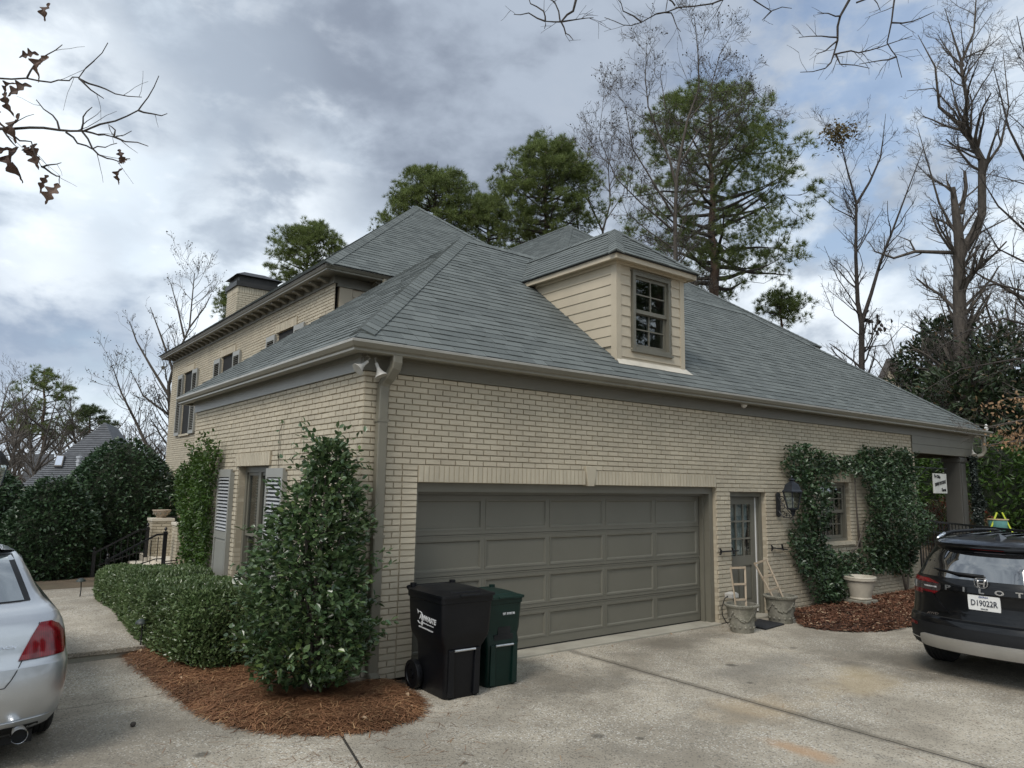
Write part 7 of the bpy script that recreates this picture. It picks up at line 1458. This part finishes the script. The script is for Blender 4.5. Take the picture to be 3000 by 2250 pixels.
# near overhanging twigs at the top of the picture
def twigs(name, lab, paths, d, z, seed, r0=.012, k=2, parent_mat='barkdark', dens=(4, 3), spread=.35, jit=0.):
    r = np.random.default_rng(seed); st_ = []
    for i, pth in enumerate(paths):
        dd = [r.uniform(-spread, spread) * .3 * j / len(pth) for j in range(len(pth))]; P = px(pth, d, *z, dd=dd); Q = [P[0]]
        for a, b in zip(P[:-1], P[1:]): Q += [a + (b - a) * .5 + r.normal(0, .006 * d / 5, 3), b]
        st_.append((np.array(Q), r0 * (1 if i == 0 else .62), r0 * .22))
    P0 = st_[0][0][0]; o = thing(name, lab, 'branch', tuple(P0)); big, out = grow(st_, seed, k, dens, (.16, .3), .12, .0, (.5, 1.1), r0 * .16, .1, maxl=.30 * d / 5)
    V, F = tubes_np(big); fast_obj('limbs', V - P0, F, MT[parent_mat], o, smooth=True); V, F = tubes_np(out); fast_obj('twigs', V - P0, F, MT[parent_mat], o, 'stuff'); return o
twigs('overhanging_branch', 'bare dark twigs hanging in along the top edge above the pines', [[(380, -60), (330, 60), (265, 118), (180, 115), (175, 155)], [(180, 115), (170, 60), (100, 20), (80, -40)], [(265, 118), (290, 180), (330, 215)], [(265, 118), (350, 105), (440, 95)], [(260, 118), (230, 10), (160, -30)], [(1230, -40), (1080, 20), (900, 40), (780, 75), (700, 120), (600, 135), (500, 95)], [(780, 75), (860, 70), (880, 120), (910, 170)], [(1260, -30), (1320, 10), (1400, 60), (1510, 45)], [(700, 120), (600, 60), (560, -20)], [(1400, 60), (1350, 110)], [(180, 115), (90, 70), (10, 78)], [(880, 30), (840, -10), (830, 60)]], 6.0, Z5, 601, .0125, dens=(6, 4))
twigs('overhanging_branch', 'bare dark twigs hanging in at the top right over the blue sky', [[(340, -60), (270, 60), (260, 150), (245, 205), (215, 255), (120, 270)], [(245, 205), (310, 190), (380, 188), (450, 165), (540, 135)], [(480, -50), (462, 80), (445, 160), (480, 212), (500, 290)], [(462, 85), (540, 80), (620, 45)], [(262, 140), (200, 135), (115, 140)], [(270, 60), (225, 50), (185, 48)], [(330, 10), (390, -10), (420, 40)], [(252, 200), (270, 240), (380, 255)], [(480, 212), (430, 225), (340, 240)], [(262, 150), (215, 190), (180, 200)]], 6.0, Z6, 602, .0125, dens=(6, 4))
Z1 = (0, 0, 2.073)
lb = twigs('leafy_branch', 'near branch with curled brown leaves reaching in at the upper left', [[(-120, 800), (-20, 782), (180, 775), (360, 790), (510, 795), (700, 735), (840, 670), (900, 590), (965, 460)], [(-120, 480), (-20, 475), (160, 475), (310, 500), (420, 490), (480, 470), (570, 370), (655, 260)], [(480, 475), (550, 545), (630, 598)], [(480, 478), (600, 525), (700, 570), (860, 590)], [(840, 670), (930, 692), (1015, 690)], [(510, 795), (600, 820), (690, 832), (800, 795)], [(500, 800), (560, 900), (650, 962), (720, 980), (790, 963)], [(400, 803), (470, 870), (560, 905), (640, 895), (710, 870)], [(360, 785), (320, 700), (220, 605)], [(495, 790), (505, 710), (560, 650)], [(690, 830), (760, 860), (900, 888)], [(165, 470), (220, 380), (290, 330), (378, 272)], [(690, 832), (700, 790), (662, 760)], [(20, 790), (70, 860), (100, 890)], [(260, 1015), (310, 1000), (372, 988)], [(250, 1010), (310, 1050), (362, 1070), (360, 1115)], [(40, 790), (120, 855), (190, 860), (250, 1010)]], 3.2, Z1, 603, .0075, 1, 'barkdark', (4, 3), .3)
def oak_leaf(curl, seed):
    r = np.random.default_rng(seed); n = 21; m_ = 7; V = []; tw = r.uniform(-1.2, 1.2)
    for i in range(n):
        t = i / (n - 1); w = (.04 + .30 * math.sin(math.pi * min(1, t * 1.02)) ** .8) * (.62 + .38 * math.cos((t - .08) * 6.3 * math.pi)) + .008; cz = .22 * curl * math.sin(t * 3.0) + .05 * math.sin(t * 9 + seed)
        for j in range(m_):
            s = -1 + 2 * j / (m_ - 1); an = s * curl * 1.25 + tw * (t - .5); rad = w / max(curl * 1.25, .3); x = rad * math.sin(an) if curl > .3 else s * w; z = cz + rad * (1 - math.cos(an)) + r.normal(0, .006) + .02 * math.sin(s * 7 + t * 11 + seed)
            V.append((t * (1 - .12 * curl * abs(s)) , x * (1 + .06 * r.normal()), z))
    F = [(i * m_ + j, i * m_ + j + 1, (i + 1) * m_ + j + 1, (i + 1) * m_ + j) for i in range(n - 1) for j in range(m_ - 1)]; return fast_mesh('dry_leaf', np.array(V), np.array(F), MT['oakleaf'], smooth=True)
MT['oakleaf'] = leafmat('dry_oak_leaf', (.075, .045, .034), (.15, .10, .075), .6, .15, .3)
ol = [oak_leaf(c, 700 + i) for i, c in enumerate((.6, .9, 1.3, .75, 1.5))]
for i, (u, v, s_, ang_) in enumerate([(300, 20, 120, 100), (290, 340, 170, 115), (100, 505, 110, 130), (190, 520, 150, 140), (40, 560, 150, 80), (120, 690, 190, 95), (100, 890, 250, 75), (80, 900, 190, 125), (215, 870, 170, 80), (295, 1065, 130, 110), (355, 1115, 150, 115), (725, 905, 90, 80), (742, 1020, 105, 105), (235, 330, 110, 160), (10, 680, 120, 70), (770, 965, 60, 140), (145, 880, 100, 60)]):
    L_ = s_ / 2.073 / FPX * 3.2; c = at(u / 2.073, v / 2.073, 3.2 + rng.uniform(-.08, .08)); a = math.radians(ang_); ax = RM @ np.array([math.cos(a), math.sin(a), rng.uniform(-.3, .3)]); nn = RM @ np.array([rng.uniform(-.5, .5), rng.uniform(-.3, .3), -1]); ax = unit(ax); s2 = unit(np.cross(ax, nn)); n3 = np.cross(s2, ax)
    M = Matrix((Vector(ax * L_), Vector(-s2 * L_), Vector(n3 * L_))).transposed().to_4x4(); M.translation = Vector(c - np.array(lb.location)); inst(ol[i % 5], 'dry_leaf', lb, M)
# ------------------------------------------------------------------ neighbouring houses
def nb_house(name, lab, pts, wallmat, roofmat): pass
MT['nbroof'] = pmat('neighbour_slate_roof', (.135, .14, .15), .85, .2, 1.5, fine=.5, bscale=5, stretch=(1, 1, 6)); MT['nbwall'] = pmat('neighbour_cream_wall', (.50, .44, .33), .8, .1, 1)
nh = thing('neighbour_house', 'neighbour house on the left with a steep grey roof, skylight and flue', 'house'); D_ = 40.
pk = at(308, 1238, D_); el = at(60, 1425, D_ - 3); er = at(385, 1425, D_ - 3); eb = at(470, 1425, D_ + 6); pb = at(345, 1255, D_ + 4)
m = MB(); m.add([el, er, pk], [(0, 1, 2)]); m.add([er, eb, pb, pk], [(0, 1, 2, 3)]); bl_ = at(60, 1425, D_ + 9); m.add([el, pk, pb, bl_], [(0, 1, 2, 3)]); m.add([bl_, pb, eb], [(0, 1, 2)]); rf = m.build('roof', MT['nbroof'], nh)
# shingle courses on the visible slope
e_ = (er - el); n_ = unit(np.cross(e_, pk - el)); n_ = n_ if n_ @ (CAM - pk) > 0 else -n_
cs = MB(); nr_ = 34
for k in range(nr_):
    t = k / nr_; a = el + (pk - el) * t + n_ * .01; b = er + (pk - er) * t + n_ * .01; up_ = ((pk - (el + er) / 2) / nr_) * .82; cs.add([a, b, b + up_, a + up_, a + n_ * .03, b + n_ * .03], [(4, 5, 2, 3), (0, 1, 5, 4)])
cs.build('shingle_courses', MT['nbroof'], rf, kind='stuff')
wl_ = MB(); w4 = [el + unit(er - el) * .4, er - unit(er - el) * .4, eb, bl_]; w4 = [p + (np.array([0, .6, 0])) for p in w4]; wl_.loft([[tuple(p - np.array([0, 0, 6])) for p in w4], [tuple(p - np.array([0, 0, .05])) for p in w4]]); wl_.build('wall', MT['nbwall'], nh)
def on_slope(u, v): r = ray(u, v); t = ((el - CAM) @ n_) / (r @ n_); return CAM + r * t + n_ * .06
c4 = [on_slope(u, v) for u, v in ((161, 1371), (185, 1371), (193, 1339), (170, 1338))]; m = MB(); m.prism(c4, n_ * .10); sk = m.build('skylight', pmat('skylight_frame', (.10, .09, .08), .5, .1, 3), nh); c5 = [np.mean(c4, 0) + (p - np.mean(c4, 0)) * .82 + n_ * .11 for p in c4]; m = MB(); m.add(c5, [(0, 1, 2, 3)]); m.build('pane', tintglass('skylight_glass', (.35, .40, .5)), sk)
vp_ = on_slope(230, 1388); m = MB(); m.lathe([(.13, -.3), (.13, .55), (.17, .56), (.17, .62), (.12, .63), (.12, .75), (.16, .76), (.16, .86), (0, .9)], 12, tuple(vp_)); m.build('flue', pmat('galvanised_flue', (.55, .56, .58), .4, .1, 4, metal=.5), nh, smooth=True, angle=40)
n2 = thing('neighbour_house', 'low roof of another neighbour house further left', 'house'); a = at(75, 1330, 62); b = at(160, 1330, 62); m = MB(); m.add([a, b, b + np.array([0, 0, -4.]), a + np.array([0, 0, -4.]), a + np.array([0, 5, 0]), b + np.array([0, 5, 0])], [(0, 1, 2, 3), (0, 4, 5, 1)]); m.build('roof', MT['nbroof'], n2)
# pale house with a timber gable at the right
gh = thing('gable_house', 'distant cream house with a dark edged gable above the right of the roof', 'house'); D2 = 46.; G = lambda u, v, dd=0: at(2300 + u / 3.403, 820 + v / 3.403, D2 + dd)
pkk, le, re_ = G(1045, 800), G(930, 1060), G(1260, 1180); bk_ = np.array([9., 2.4, 0]); dn = np.array([0, 0, -5.])
m = MB(); m.add([pkk, le, re_, le + dn, re_ + dn, pkk + bk_, le + bk_, re_ + bk_, le + bk_ + dn, re_ + bk_ + dn], [(1, 0, 2, 4, 3), (6, 5, 7, 9, 8), (1, 3, 8, 6), (2, 7, 9, 4)]); m.build('wall', pmat('cream_gable', (.66, .58, .44), .8, .06, 2), gh)
ov = unit(pkk - (le + re_) / 2) * .12; fw = -unit(bk_) * .3; m = MB(); m.add([pkk + ov + fw, re_ + ov * 1 + fw + (re_ - pkk) * .12, re_ + bk_ + ov + (re_ - pkk) * .12, pkk + bk_ + ov], [(0, 1, 2, 3)]); m.add([pkk + ov + fw, le + ov + fw + (le - pkk) * .12, le + bk_ + ov + (le - pkk) * .12, pkk + bk_ + ov], [(0, 1, 2, 3)]); m.build('roof', pmat('brown_roof', (.10, .075, .065), .9, .2, 2), gh)
for a, b in ((pkk, le), (pkk, re_)): m = MB(); m.bar(a + fw, b + (b - a) * .12 + fw, .30, .14, up=tuple(unit(bk_))); m.build('barge_board', pmat('dark_barge_' + str(random.random()), (.07, .06, .055), .6, .1, 2), gh)
for u, v in ((1062, 910), (1033, 962), (1100, 950), (1070, 1008)):
    c = G(u, v) - unit(bk_) * .06; m = MB(); m.bar(c + np.array([0, 0, .16]), c - np.array([0, 0, .16]), .05, .05)
    for zz in (.14, -.14): m.bar(c + np.array([-.09, 0, zz]), c + np.array([.09, 0, zz]), .05, .05)
    m.build('gable_ornament', MT['barkdark'], gh)
